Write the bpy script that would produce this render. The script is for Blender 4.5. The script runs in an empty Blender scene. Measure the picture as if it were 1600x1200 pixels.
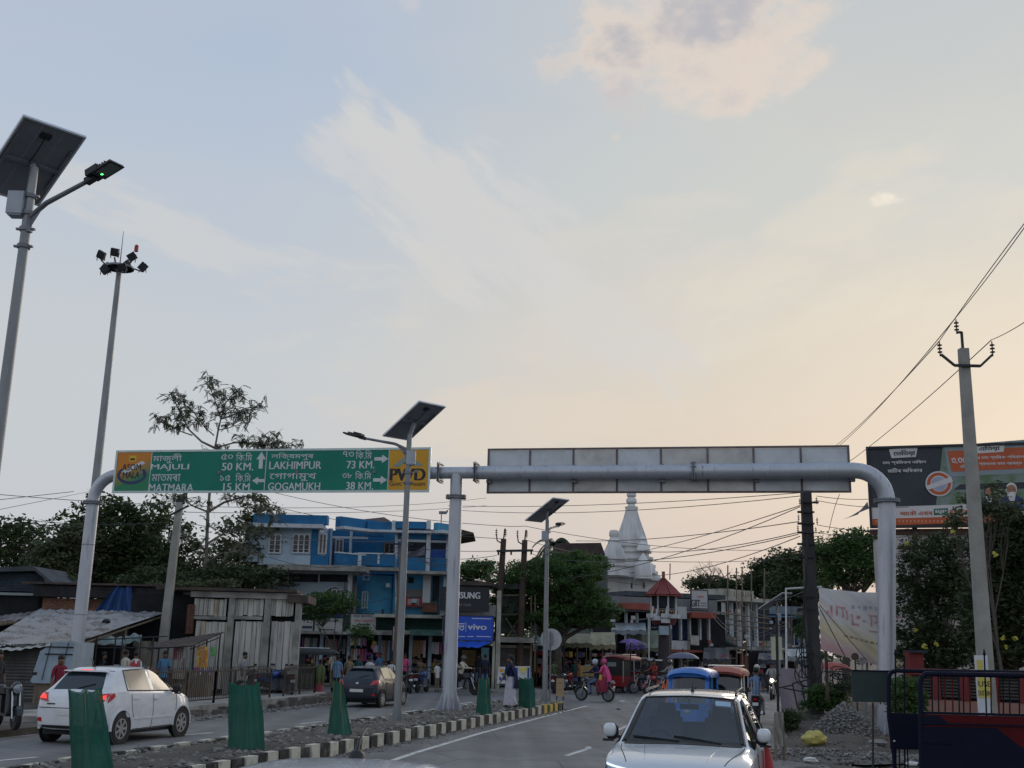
import bpy,bmesh,math,random
import numpy as np
from mathutils import Vector,Matrix
from mathutils.bvhtree import BVHTree
random.seed(7);rng=np.random.default_rng(7)
SC=bpy.context.scene;COL=SC.collection
# ------------------------------------------------------------ camera, world, sun, exposure
FPX=1730.;TH=math.atan(414.6/FPX);RHO=math.radians(1.3);CH=2.1
cF=np.array([0,math.cos(TH),math.sin(TH)]);cU0=np.array([0,-math.sin(TH),math.cos(TH)]);cX=np.array([1.,0,0])
cR=math.cos(RHO)*cX + math.sin(RHO)*cU0;cU=math.cos(RHO)*cU0 - math.sin(RHO)*cX
cC=np.array([0,0,CH])
cam=bpy.data.cameras.new('camera');co=bpy.data.objects.new('camera',cam);COL.objects.link(co)
cam.sensor_width=36;cam.lens=36*FPX/1600;cam.clip_start=.2;cam.clip_end=4000
co.matrix_world=Matrix(((cR[0],cU[0],-cF[0],0),(cR[1],cU[1],-cF[1],0),(cR[2],cU[2],-cF[2],CH),(0,0,0,1)))
SC.camera=co
SC.view_settings.view_transform='Standard';SC.view_settings.look='None';SC.view_settings.gamma=1
SC.view_settings.exposure=0;SC.view_settings.use_curve_mapping=False
SC.render.engine='CYCLES'
try:
    SC.cycles.max_bounces=6;SC.cycles.transparent_max_bounces=12;SC.cycles.use_denoising=True
except Exception: pass

SUN_AZ,SUN_EL=math.radians(27),math.radians(12) # azimuth measured from +Y towards +X
def make_world():
    w=bpy.data.worlds.new('World');SC.world=w;w.use_nodes=True
    nt=w.node_tree;N=nt.nodes;L=nt.links;N.clear()
    def nd(t,**k):
        n=N.new(t)
        for a,b in k.items():
            if a.startswith('i_'): n.inputs[int(a[2:])].default_value=b
            else: setattr(n,a,b)
        return n
    def math_(op,a,b=0.,c=None,clamp=False):
        n=nd('ShaderNodeMath',operation=op,use_clamp=clamp)
        for i,s in enumerate([a,b] if c is None else [a,b,c]):
            if hasattr(s,'is_output'): L.new(s,n.inputs[i])
            else: n.inputs[i].default_value=s
        return n.outputs[0]
    def mix(f,a,b):
        n=nd('ShaderNodeMix',data_type='RGBA')
        for s,i in ((f,0),(a,6),(b,7)):
            if hasattr(s,'is_output'): L.new(s,n.inputs[i])
            else: n.inputs[i].default_value=s if i == 0 else (*s,1)
        return n.outputs[2]
    def smooth(v,lo,hi):
        n=nd('ShaderNodeMapRange',interpolation_type='SMOOTHSTEP');L.new(v,n.inputs[0])
        n.inputs[1].default_value=lo;n.inputs[2].default_value=hi;return n.outputs[0]
    def noise(vec,scale,det=6,rough=.55,dist=0.):
        n=nd('ShaderNodeTexNoise');L.new(vec,n.inputs['Vector']);n.inputs['Scale'].default_value=scale
        n.inputs['Detail'].default_value=det;n.inputs['Roughness'].default_value=rough;n.inputs['Distortion'].default_value=dist
        return n.outputs[0]
    sky=nd('ShaderNodeTexSky',sky_type='NISHITA',sun_disc=False,sun_elevation=SUN_EL,sun_rotation=SUN_AZ)
    sky.air_density=1.2;sky.dust_density=3.5
    tc=nd('ShaderNodeTexCoord');d=tc.outputs['Generated']
    sep=nd('ShaderNodeSeparateXYZ');L.new(d,sep.inputs[0]);x,y,z=sep.outputs
    elev=math_('ARCSINE',z)
    # closeness in azimuth to the sun
    hor=math_('SQRT',math_('ADD',math_('MULTIPLY',x,x),math_('MULTIPLY',y,y)))
    sd=math_('DIVIDE',math_('ADD',math_('MULTIPLY',x,math.sin(SUN_AZ)),math_('MULTIPLY',y,math.cos(SUN_AZ))),math_('MAXIMUM',hor,.001))
    warm=smooth(sd,.74,1.0)
    def ramp(stops):
        n=nd('ShaderNodeValToRGB');L.new(math_('DIVIDE',elev,math.pi/2,clamp=True),n.inputs[0])
        cr=n.color_ramp;cr.interpolation='EASE'
        while len(cr.elements) < len(stops): cr.elements.new(.5)
        for e,(p,c) in zip(cr.elements,stops):
            e.position=p;e.color=(*[((v/255+.055)/1.055)**2.4 for v in c],1)
        return n.outputs[0]
    cool=ramp([(0,(196,199,206)),(.05,(203,206,211)),(.14,(203,209,214)),(.24,(190,202,217)),(.38,(178,194,218)),(1.,(120,150,190))])
    warmr=ramp([(0,(203,194,192)),(.05,(221,204,194)),(.10,(227,211,194)),(.17,(223,214,200)),(.26,(206,210,208)),(.38,(188,199,210)),(1.,(120,150,190))])
    base=mix(warm,cool,warmr)
    # planar cloud coordinates
    vz=math_('ADD',math_('MAXIMUM',z,0.),.12)
    cx=math_('DIVIDE',x,vz);cy=math_('DIVIDE',y,vz)
    cmb=nd('ShaderNodeCombineXYZ');L.new(cx,cmb.inputs[0]);L.new(cy,cmb.inputs[1])
    mp=nd('ShaderNodeMapping');L.new(cmb.outputs[0],mp.inputs[0]);mp.inputs['Location'].default_value=(4.2,1.7,0)
    mp.inputs['Rotation'].default_value=(0,0,math.radians(32));mp.inputs['Scale'].default_value=(.62,1.25,1)
    veil_n=noise(mp.outputs[0],.8,4,.56,.5)
    veil=smooth(veil_n,.36,.68)
    veilcol=mix(warm,(.61,.63,.66),(.73,.68,.60))
    base=mix(math_('MULTIPLY',veil,.38),base,veilcol)
    mp2=nd('ShaderNodeMapping');L.new(cmb.outputs[0],mp2.inputs[0]);mp2.inputs['Rotation'].default_value=(0,0,math.radians(-28))
    mp2.inputs['Scale'].default_value=(2.2,.55,1)
    cir=smooth(noise(mp2.outputs[0],1.6,5,.62,.8),.5,.8)
    base=mix(math_('MULTIPLY',cir,.20),base,mix(warm,(.62,.63,.65),(.80,.73,.66)))
    # a few small cumulus: (direction px, spread)
    def ddot(px,py):
        v=cF + (px-800)/FPX*cR + (600-py)/FPX*cU;v=v/np.linalg.norm(v);return v
    def cloud(base,px,py,ax,ay,rot,thick,nsc,st,seed,lit,shade,fac=1.,soft=.3,amp=4.,bias=.5,inn=None,det=6):
        v=ddot(px,py);t=np.cross(v,[0,0,1]);t /= np.linalg.norm(t);b=np.cross(t,v);a=math.radians(rot)
        t,b=t*math.cos(a)+b*math.sin(a),b*math.cos(a)-t*math.sin(a)
        def dt(vec):
            n=nd('ShaderNodeVectorMath',operation='DOT_PRODUCT');L.new(d,n.inputs[0]);n.inputs[1].default_value=tuple(vec);return n.outputs['Value']
        U_,W_,f_=dt(t),dt(b),dt(v)
        def comb(sx,sy,z_):
            c=nd('ShaderNodeCombineXYZ');L.new(math_('MULTIPLY',U_,sx),c.inputs[0]);L.new(math_('MULTIPLY',W_,sy),c.inputs[1]);c.inputs[2].default_value=z_;return c.outputs[0]
        w1=math_('MULTIPLY_ADD',noise(comb(nsc*.6,nsc*.6,seed+9),1,2,.6),1.2,-.6)
        u_=math_('ADD',math_('DIVIDE',U_,ax),w1);w_=math_('ADD',math_('DIVIDE',W_,ay),math_('MULTIPLY',w1,-.7))
        r2=math_('ADD',math_('MULTIPLY',u_,u_),math_('MULTIPLY',w_,w_))
        n1=noise(comb(nsc*st,nsc,seed),1,det,.60)
        dens=math_('SUBTRACT',math_('MULTIPLY_ADD',n1,amp,bias-.5*amp),math_('MULTIPLY',r2,thick))
        alpha=math_('MULTIPLY',math_('MULTIPLY',smooth(dens,.0,soft),smooth(f_,.5,.6)),fac)
        if not inn: return mix(alpha,base,lit)
        n2=noise(comb(nsc*st*.7,nsc*.7,seed+.35),1,4,.55)
        inner=smooth(math_('ADD',dens,math_('MULTIPLY_ADD',n2,2.2,-1.1)),*inn)
        return mix(alpha,base,mix(inner,lit,shade))
    PK,GR,WH,CR=(.79,.69,.61),(.50,.50,.54),(.62,.635,.66),(.72,.67,.60)
    # broad soft cirrus feathers
    base=cloud(base,780,400,.21,.06,-38,.9,17,.32,11.,(.68,.675,.665),(.66,.665,.675),.9,.8,5.5,.9)
    base=cloud(base,700,300,.13,.06,-25,1.,22,.3,15.,(.66,.66,.665),(.64,.65,.67),.75,.8,5.5,.8)
    base=cloud(base,900,470,.26,.10,5,1.,15,.35,12.,(.70,.675,.63),(.70,.68,.65),.65,1.0,5.5,.7)
    base=cloud(base,330,400,.20,.04,-14,1.,20,.25,13.,(.65,.66,.67),(.63,.645,.665),.8,.8,5.5,.8)
    base=cloud(base,1250,430,.22,.10,12,1.,16,.4,14.,(.76,.71,.62),(.77,.71,.63),.6,1.0,5.5,.65)
    base=cloud(base,900,620,.24,.05,2,1.,17,.3,16.,(.77,.68,.58),(.80,.70,.60),.65,.9,5.5,.7)
    base=cloud(base,1430,150,.16,.08,10,1.,8,.5,17.,(.56,.59,.62),(.56,.59,.62),.4,1.1,3,.6)
    base=cloud(base,820,190,.07,.02,-10,1.,14,.4,18.,(.60,.60,.64),(.60,.60,.64),.4,.8,3,.6)
    # cumulus
    base=cloud(base,1095,15,.100,.072,0,.85,13,.8,3.1,PK,GR,.94,.95,5.4,1.2,(.55,1.7),7)
    base=cloud(base,1140,95,.070,.045,8,1.1,15,.8,5.3,PK,(.60,.56,.58),.88,1.0,5.4,1.0,(.8,2.),7)
    base=cloud(base,985,150,.035,.03,0,1.2,20,.8,6.4,(.70,.60,.58),(.58,.54,.57),.7,1.2,4,.9,(.5,1.5),6)
    base=cloud(base,962,213,.011,.011,0,1.2,30,1,1.3,(.78,.68,.59),(.7,.6,.55),.6,.7,2.5,.6)
    base=cloud(base,1385,310,.028,.008,0,1.2,45,.6,8.2,(.93,.87,.74),(.84,.78,.70),.8,1.2,5,.6)
    base=cloud(base,640,0,.014,.014,0,1.,26,.9,2.3,(.66,.63,.65),(.6,.6,.64),.5,.8,3,.5)
    # Nishita light under the veil
    nb=nd('ShaderNodeMix',data_type='RGBA',blend_type='MULTIPLY');nb.inputs[0].default_value=1
    L.new(sky.outputs[0],nb.inputs[6]);nb.inputs[7].default_value=(.032,.033,.036,1)
    low=mix(smooth(z,-.10,-.01),(.14,.135,.13),mix(.93,nb.outputs[2],base))
    bg=nd('ShaderNodeBackground');L.new(low,bg.inputs[0]);bg.inputs[1].default_value=1.0
    out=nd('ShaderNodeOutputWorld');L.new(bg.outputs[0],out.inputs[0])
    w.cycles.sampling_method='MANUAL';w.cycles.sample_map_resolution=512
make_world()
sl=bpy.data.lights.new('sun','SUN');sl.energy=.8;sl.angle=math.radians(30);sl.color=(1,.86,.7)
so=bpy.data.objects.new('sun',sl);COL.objects.link(so)
so.rotation_euler=Vector((-math.sin(SUN_AZ)*math.cos(SUN_EL),-math.cos(SUN_AZ)*math.cos(SUN_EL),-math.sin(SUN_EL))).to_track_quat('-Z','Y').to_euler()

# ------------------------------------------------------------ surveying helpers
def ray(px,py): return cF + (px-800)/FPX*cR + (600-py)/FPX*cU
def G(px,py,z=0.):
    d=ray(px,py);p=cC + d*(z-CH)/d[2];return Vector((p[0],p[1],z))
def A(px,py,Y):
    d=ray(px,py);return Vector(cC + d*Y/d[1])
# ------------------------------------------------------------ materials
MATS={}
def M(name,rgb=(.5,.5,.5),rough=.75,metal=0.,var=.18,scale=2.5,bump=.0,bscale=40,spec=.4,col2=None,thr=None,emit=0,alpha=1,stretch=None,coat=0):
    if name in MATS: return MATS[name]
    g_=1 if emit or metal > .6 or max(rgb) > .6 else 1.2
    rgb=tuple(c*g_ for c in rgb);col2=tuple(c*g_ for c in col2) if col2 else None
    m=bpy.data.materials.new(name);m.use_nodes=True;nt=m.node_tree;N=nt.nodes;L=nt.links
    b=N['Principled BSDF'];b.inputs['Roughness'].default_value=rough;b.inputs['Metallic'].default_value=metal
    b.inputs['Specular IOR Level'].default_value=spec
    if coat: b.inputs['Coat Weight'].default_value=coat;b.inputs['Coat Roughness'].default_value=.06
    tc=N.new('ShaderNodeTexCoord');vec=tc.outputs['Object']
    if stretch:
        mp=N.new('ShaderNodeMapping');mp.inputs['Scale'].default_value=stretch;L.new(vec,mp.inputs[0]);vec=mp.outputs[0]
    if var > 0 or col2:
        n=N.new('ShaderNodeTexNoise');n.inputs['Scale'].default_value=scale;n.inputs['Detail'].default_value=8;n.inputs['Roughness'].default_value=.62
        L.new(vec,n.inputs['Vector'])
        mr=N.new('ShaderNodeMapRange');lo,hi=thr or (.3,.7)
        mr.inputs[1].default_value=lo;mr.inputs[2].default_value=hi;L.new(n.outputs[0],mr.inputs[0])
        mx=N.new('ShaderNodeMix');mx.data_type='RGBA';L.new(mr.outputs[0],mx.inputs[0])
        c2=col2 or tuple(min(1,c*(1-var)) for c in rgb);c1=rgb if col2 else tuple(min(1,c*(1+var)) for c in rgb)
        mx.inputs[6].default_value=(*c1,1);mx.inputs[7].default_value=(*c2,1);L.new(mx.outputs[2],b.inputs['Base Color'])
        rr=N.new('ShaderNodeMapRange');L.new(n.outputs[0],rr.inputs[0]);rr.inputs[3].default_value=max(0.02,rough-.1);rr.inputs[4].default_value=min(1,rough+.12)
        L.new(rr.outputs[0],b.inputs['Roughness'])
    else: b.inputs['Base Color'].default_value=(*rgb,1)
    if bump:
        n2=N.new('ShaderNodeTexNoise');n2.inputs['Scale'].default_value=bscale;n2.inputs['Detail'].default_value=5;L.new(vec,n2.inputs['Vector'])
        bp=N.new('ShaderNodeBump');bp.inputs['Strength'].default_value=bump;bp.inputs['Distance'].default_value=.02
        L.new(n2.outputs[0],bp.inputs['Height']);L.new(bp.outputs[0],b.inputs['Normal'])
    if emit:
        b.inputs['Emission Color'].default_value=(*rgb,1);b.inputs['Emission Strength'].default_value=emit
    if alpha < 1: b.inputs['Alpha'].default_value=alpha
    MATS[name]=m;return m
def streaks(m,col,lo=.56,hi=.72,sc=(9,9,.35),amt=.8):
    nt=m.node_tree;N=nt.nodes;L=nt.links;b=N['Principled BSDF'];src=b.inputs['Base Color'].links[0].from_socket
    tc=[n for n in N if n.type == 'TEX_COORD'][0];mp=N.new('ShaderNodeMapping');mp.inputs['Scale'].default_value=sc;L.new(tc.outputs['Object'],mp.inputs[0])
    n=N.new('ShaderNodeTexNoise');n.inputs['Scale'].default_value=1;n.inputs['Detail'].default_value=6;n.inputs['Roughness'].default_value=.7;L.new(mp.outputs[0],n.inputs['Vector'])
    r=N.new('ShaderNodeMapRange');L.new(n.outputs[0],r.inputs[0]);r.inputs[1].default_value=lo;r.inputs[2].default_value=hi;r.inputs[4].default_value=amt
    x=N.new('ShaderNodeMix');x.data_type='RGBA';L.new(r.outputs[0],x.inputs[0]);L.new(src,x.inputs[6]);x.inputs[7].default_value=(*col,1);L.new(x.outputs[2],b.inputs['Base Color']);return m
galv=M('galvanised',(.22,.23,.24),.48,.45,.22,3,.06,30,stretch=(1,1,.25))
galv_d=M('galvanised_dark',(.17,.18,.20),.5,.5,.3,3)
def pipe_mat():
    m=M('gantry_paint',(.42,.44,.48),.40,.45,.16,1.6,.05,18,col2=(.36,.38,.42),thr=(.35,.7),stretch=(1,1,.5));return m
gant=streaks(streaks(pipe_mat(),(.13,.11,.10),.57,.70),(.24,.16,.11),.62,.75,(4,4,3),.6);streaks(galv,(.16,.15,.14),.52,.70)
conc=M('old_concrete',(.30,.29,.27),.9,0,.3,1.3,.5,22,col2=(.13,.13,.12),thr=(.42,.68))
conc_l=M('pole_concrete',(.27,.26,.235),.9,0,.2,2,.4,30)
conc_y=M('weathered_cream_render',(.42,.40,.34),.9,0,.2,1.1,.3,15,col2=(.17,.165,.15),thr=(.42,.72))
steel_d=M('dark_steel',(.03,.032,.036),.6,.2,.3,5)
black=M('black_rubber',(.018,.018,.02),.75,0,.3,6)
blackp=M('black_plastic',(.015,.016,.018),.45,0,.2,6)
white_paint=M('white_car_paint',(.74,.76,.79),.22,0,.03,1.5,coat=.8)
streaks(white_paint,(.34,.31,.27),.50,.80,(2.5,2.5,5),.45)
glass_d=M('car_glass',(.012,.016,.02),.05,0,0,spec=.8)
glass_tan=M('glass_over_tan_sunshade',(.34,.28,.21),.12,0,.15,2,spec=.6)
chrome=M('alloy_silver',(.55,.56,.58),.3,.85,.1,4)
skin=M('skin',(.13,.07,.045),.6,0,.12,6);hairm=M('black_hair',(.010,.009,.009),.6,0,.2,20)
wood=M('weathered_timber',(.15,.12,.09),.9,0,.35,4,.4,30,stretch=(4,4,.4))
rust=M('rusted_tin',(.10,.07,.055),.8,.2,.3,3,col2=(.045,.04,.04),thr=(.35,.65))
tin=M('corrugated_tin',(.30,.30,.31),.6,.25,.25,1.5,col2=(.14,.125,.115),thr=(.45,.7))
streaks(tin,(.12,.08,.06),.52,.68,(1.5,1.5,1.5));tin_d=M('dark_tin',(.06,.068,.078),.9,0,.35,2)
brickm=M('brick_clay',(.19,.09,.06),.92,0,.35,3,.6,30,col2=(.08,.05,.04),thr=(.4,.7))
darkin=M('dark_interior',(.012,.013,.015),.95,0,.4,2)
# ------------------------------------------------------------ mesh builder
def rotm(axis_from,axis_to): return Vector(axis_from).rotation_difference(Vector(axis_to)).to_matrix()
class MB:
    def __init__(s): s.v=[];s.f=[];s.m=[]
    def add(s,vs,fs,m=0):
        o=len(s.v);s.v += [tuple(v) for v in vs];s.f += [tuple(i+o for i in f) for f in fs];s.m += [m]*len(fs);return s
    def box(s,c,size,rz=0.,R=None,m=0,taper=1.):
        hx,hy,hz=[k/2 for k in size];c=Vector(c)
        vs=[Vector((x*(taper if z > 0 else 1),y*(taper if z > 0 else 1),z)) for z in (-hz,hz) for y in (-hy,hy) for x in (-hx,hx)]
        Rm=R if R is not None else Matrix.Rotation(rz,3,'Z')
        return s.add([c+Rm@v for v in vs],[(0,2,3,1),(4,5,7,6),(0,1,5,4),(2,6,7,3),(0,4,6,2),(1,3,7,5)],m)
    def b(s,x0,x1,y0,y1,z0,z1,m=0): return s.box(((x0+x1)/2,(y0+y1)/2,(z0+z1)/2),(abs(x1-x0),abs(y1-y0),abs(z1-z0)),m=m)
    def bar(s,a,b,w,h=None,m=0,up=(0,0,1)):
        a,b=Vector(a),Vector(b);d=b-a;L=d.length
        if L < 1e-6: return s
        d.normalize();u=Vector(up)
        if abs(d.dot(u)) > .98: u=Vector((0,1,0))
        sx=d.cross(u).normalized();uz=sx.cross(d)
        R=Matrix((sx,d,uz)).transposed()
        return s.box((a+b)/2,(w,L,h or w),R=R,m=m)
    def tube(s,pts,r,n=10,m=0,cap=True):
        pts=[Vector(p) for p in pts];k=len(pts);rs=r if hasattr(r,'__len__') else [r]*k
        t0=(pts[1]-pts[0]).normalized();u=t0.orthogonal().normalized();base=len(s.v);prev=t0
        for i,p in enumerate(pts):
            t=((pts[min(i+1,k-1)]-pts[i]).normalized()+(pts[i]-pts[max(i-1,0)]).normalized())
            t=t.normalized() if t.length > 1e-6 else prev
            u=(u - t*u.dot(t));u=u.normalized() if u.length > 1e-6 else t.orthogonal().normalized();w=t.cross(u);prev=t
            for j in range(n):
                a=2*math.pi*j/n;s.v.append(tuple(p+(u*math.cos(a)+w*math.sin(a))*rs[i]))
        for i in range(k-1):
            for j in range(n):
                a=base+i*n+j;b2=base+i*n+(j+1) % n;s.f.append((a,b2,b2+n,a+n));s.m.append(m)
        if cap:
            s.f.append(tuple(base+j for j in range(n))[::-1]);s.m.append(m)
            s.f.append(tuple(base+(k-1)*n+j for j in range(n)));s.m.append(m)
        return s
    def lathe(s,prof,c=(0,0,0),n=24,R=None,m=0,lobes=0,amp=0.):
        c=Vector(c);base=len(s.v);Rm=R or Matrix.Identity(3);k=len(prof)
        for r,z in prof:
            for j in range(n):
                a=2*math.pi*j/n;rr=r*(1+amp*math.cos(lobes*a)) if lobes else r
                s.v.append(tuple(c+Rm@Vector((rr*math.cos(a),rr*math.sin(a),z))))
        for i in range(k-1):
            for j in range(n):
                a=base+i*n+j;b2=base+i*n+(j+1) % n;s.f.append((a,b2,b2+n,a+n));s.m.append(m)
        s.f.append(tuple(base+j for j in range(n))[::-1]);s.m.append(m)
        s.f.append(tuple(base+(k-1)*n+j for j in range(n)));s.m.append(m)
        return s
    def prism(s,poly,z0,z1,m=0):
        n=len(poly);vs=[(x,y,z0) for x,y in poly]+[(x,y,z1) for x,y in poly]
        fs=[tuple(range(n))[::-1],tuple(range(n,2*n))]+[(i,(i+1) % n,n+(i+1) % n,n+i) for i in range(n)]
        return s.add(vs,fs,m)
    def extr(s,poly,n0,n1,m=0):
        """poly: list of 3D points (a flat outline); n0,n1: offset vectors"""
        k=len(poly);P0=[Vector(p)+Vector(n0) for p in poly];P1=[Vector(p)+Vector(n1) for p in poly]
        return s.add(P0+P1,[tuple(range(k))[::-1],tuple(range(k,2*k))]+[(i,(i+1) % k,k+(i+1) % k,k+i) for i in range(k)],m)
    def ball(s,c,r,n=10,m=0,sc=(1,1,1)):
        prof=[(max(.001,math.sin(math.pi*i/(n//2+2))),-math.cos(math.pi*i/(n//2+2))) for i in range(n//2+3)]
        c=Vector(c);k=len(s.v);s.lathe([(p*r,q*r) for p,q in prof],(0,0,0),n,m=m)
        for i in range(k,len(s.v)):
            v=s.v[i];s.v[i]=(v[0]*sc[0]+c.x,v[1]*sc[1]+c.y,v[2]*sc[2]+c.z)
        return s
    def sball(s,c,hx,hy,hz,e=.5,n=16,m=0):
        f=lambda w: math.copysign(abs(w)**e,w);vs=[];c=Vector(c);k=n//2
        for i in range(k+1):
            p=-math.pi/2+math.pi*i/k
            for j in range(n): a=2*math.pi*j/n;vs.append(c+Vector((hx*f(math.cos(p))*f(math.cos(a)),hy*f(math.cos(p))*f(math.sin(a)),hz*f(math.sin(p)))))
        return s.add(vs,[(i*n+j,i*n+(j+1) % n,(i+1)*n+(j+1) % n,(i+1)*n+j) for i in range(k) for j in range(n)],m)
    def sheet(s,P,nu,nv,fn=None,m=0):
        """bilinear sheet from corners P00,P10,P11,P01, displaced by fn(u,v)->Vector"""
        P=[Vector(p) for p in P];vs=[]
        for j in range(nv+1):
            for i in range(nu+1):
                u,v=i/nu,j/nv;p=P[0]*(1-u)*(1-v)+P[1]*u*(1-v)+P[2]*u*v+P[3]*(1-u)*v
                if fn: p=p+Vector(fn(u,v))
                vs.append(p)
        return s.add(vs,[(j*(nu+1)+i,j*(nu+1)+i+1,(j+1)*(nu+1)+i+1,(j+1)*(nu+1)+i) for j in range(nv) for i in range(nu)],m)
    def build(s,name,mats,parent=None,smooth=False,kind=None,label=None,shade_angle=None):
        me=bpy.data.meshes.new(name);org=rootloc(parent)
        me.from_pydata([(x-org.x,y-org.y,z-org.z) for x,y,z in s.v],[],s.f)
        for m in (mats if isinstance(mats,(list,tuple)) else [mats]): me.materials.append(m)
        if max(s.m,default=0) > 0: me.polygons.foreach_set('material_index',s.m)
        if smooth:
            me.polygons.foreach_set('use_smooth',[True]*len(me.polygons))
            try: me.set_sharp_from_angle(angle=math.radians(40))
            except Exception: pass
        me.update()
        o=bpy.data.objects.new(name,me);COL.objects.link(o);o.parent=parent
        if kind: o['kind']=kind
        if label: o['label']=label
        return o
def rootloc(o):
    if o is None: return Vector((0,0,0))
    while o.parent: o=o.parent
    return o.location.copy()
def tag(o,label,cat,group=None,kind=None):
    o['label']=label;o['category']=cat
    if group: o['group']=group
    if kind: o['kind']=kind
    return o
def thing(name,label,cat,loc=(0,0,0),group=None):
    o=bpy.data.objects.new(name,None);COL.objects.link(o);o.location=Vector(loc);o.empty_display_size=.1
    return tag(o,label,cat,group)
KIDS={}
def kids(o): return [c for c in bpy.data.objects if c.parent == o]
def snapshot(root):
    return (root,[snapshot(c) for c in kids(root)])
def dupsnap(sn,parent=None):
    c=sn[0].copy();COL.objects.link(c);c.parent=parent
    for k in sn[1]: dupsnap(k,c)
    return c
def struct(o): o['kind']='structure';return o
# ------------------------------------------------------------ facade helper: a vertical plane seen through the survey
class Fac:
    def __init__(s,px,Y,yaw=0.):
        p=A(px,1000,Y);s.o=Vector((p.x,p.y,0));s.d=Vector((math.cos(yaw),math.sin(yaw),0));s.n=Vector((math.sin(yaw),-math.cos(yaw),0));s.yaw=yaw
        s.R=Matrix((s.d,-s.n,Vector((0,0,1)))).transposed()
    def sz(s,px,py,n=0.):
        r=Vector(ray(px,py));C=Vector(cC);o=s.o+s.n*n
        t=(o-C).dot(s.n)/r.dot(s.n);p=C+r*t
        return (p-s.o).dot(s.d),p.z
    def P(s,u,z,n=0.): return s.o+s.d*u+s.n*n+Vector((0,0,z))
    def pt(s,px,py,n=0.): u,z=s.sz(px,py,n);return s.P(u,z,n)
    def rect(s,px0,py0,px1,py1,n=0.):
        mx,my=(px0+px1)/2,(py0+py1)/2
        return s.sz(px0,my,n)[0],s.sz(px1,my,n)[0],s.sz(mx,py1,n)[1],s.sz(mx,py0,n)[1]
    def box(s,mb,px0,py0,px1,py1,n0,n1,m=0,zmin=None):
        u0,u1,z0,z1=s.rect(px0,py0,px1,py1,(n0+n1)/2)
        if zmin is not None: z0=zmin
        return s.ub(mb,u0,u1,z0,z1,n0,n1,m)
    def ub(s,mb,u0,u1,z0,z1,n0,n1,m=0):
        return mb.box(s.P((u0+u1)/2,(z0+z1)/2,(n0+n1)/2),(abs(u1-u0),abs(n1-n0),abs(z1-z0)),R=s.R,m=m)
def glyph_strips(body,bold=0.,rows=64):
    """lettering outlines filled row by row with the non-zero winding rule (overlapping strokes stay solid)"""
    cu=bpy.data.curves.new('t','FONT');cu.body=body;cu.resolution_u=3;cu.fill_mode='NONE'
    ob=bpy.data.objects.new('t',cu);COL.objects.link(ob)
    dg=bpy.context.evaluated_depsgraph_get();me=bpy.data.meshes.new_from_object(ob.evaluated_get(dg));bpy.data.objects.remove(ob)
    co_=np.zeros(len(me.vertices)*3);me.vertices.foreach_get('co',co_);co_=co_.reshape(-1,3)[:,:2]
    ed=np.zeros(len(me.edges)*2,int);me.edges.foreach_get('vertices',ed);ed=ed.reshape(-1,2);bpy.data.meshes.remove(me)
    # closing edges come back as (first, last): turn them round
    ed=np.array([(b,a) if b-a > 1 else (a,b) for a,b in ed]);P,Q=co_[ed[:,0]],co_[ed[:,1]]
    mn,mx=co_.min(0),co_.max(0);H_=(mx[1]-mn[1])/rows;out=[]
    for r in range(rows):
        y=mn[1]+(r+.5)*H_;m_=(P[:,1] <= y) != (Q[:,1] <= y)
        if not m_.any(): continue
        p,q=P[m_],Q[m_];x=p[:,0]+(q[:,0]-p[:,0])*(y-p[:,1])/(q[:,1]-p[:,1]);d=np.where(q[:,1] > p[:,1],1,-1);w=0;iv=[]
        for k in np.argsort(x):
            if w == 0: a=x[k]
            w += d[k]
            if w == 0: iv.append([a-bold,x[k]+bold])
        mg=[]
        for a,b in iv:
            if mg and a <= mg[-1][1]: mg[-1][1]=max(b,mg[-1][1])
            else: mg.append([a,b])
        out += [(a,b,y-H_/2,y+H_/2) for a,b in mg if b > a]
    return out,mn,mx
def text(body,fac,px0,py0,px1,py1,n,material,parent,name='lettering',bold=.0,uz=None):
    st_,mn,mx=glyph_strips(body,bold);u0,u1,z0,z1=uz if uz else fac.rect(px0,py0,px1,py1,n)
    su=(u1-u0)/(mx[0]-mn[0]);sz=(z1-z0)/(mx[1]-mn[1]);org=rootloc(parent);mb_v=[];fs=[]
    for a,b,c,d in st_:
        k=len(mb_v);mb_v += [tuple(fac.P(u0+(x-mn[0])*su,z0+(y-mn[1])*sz,n)-org) for x,y in ((a,c),(b,c),(b,d),(a,d))];fs.append((k,k+1,k+2,k+3))
    m2=bpy.data.meshes.new(name);m2.from_pydata(mb_v,[],fs);m2.materials.append(material);m2.update()
    o=bpy.data.objects.new(name,m2);COL.objects.link(o);o.parent=parent;return o
from mathutils import noise as mn
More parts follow.
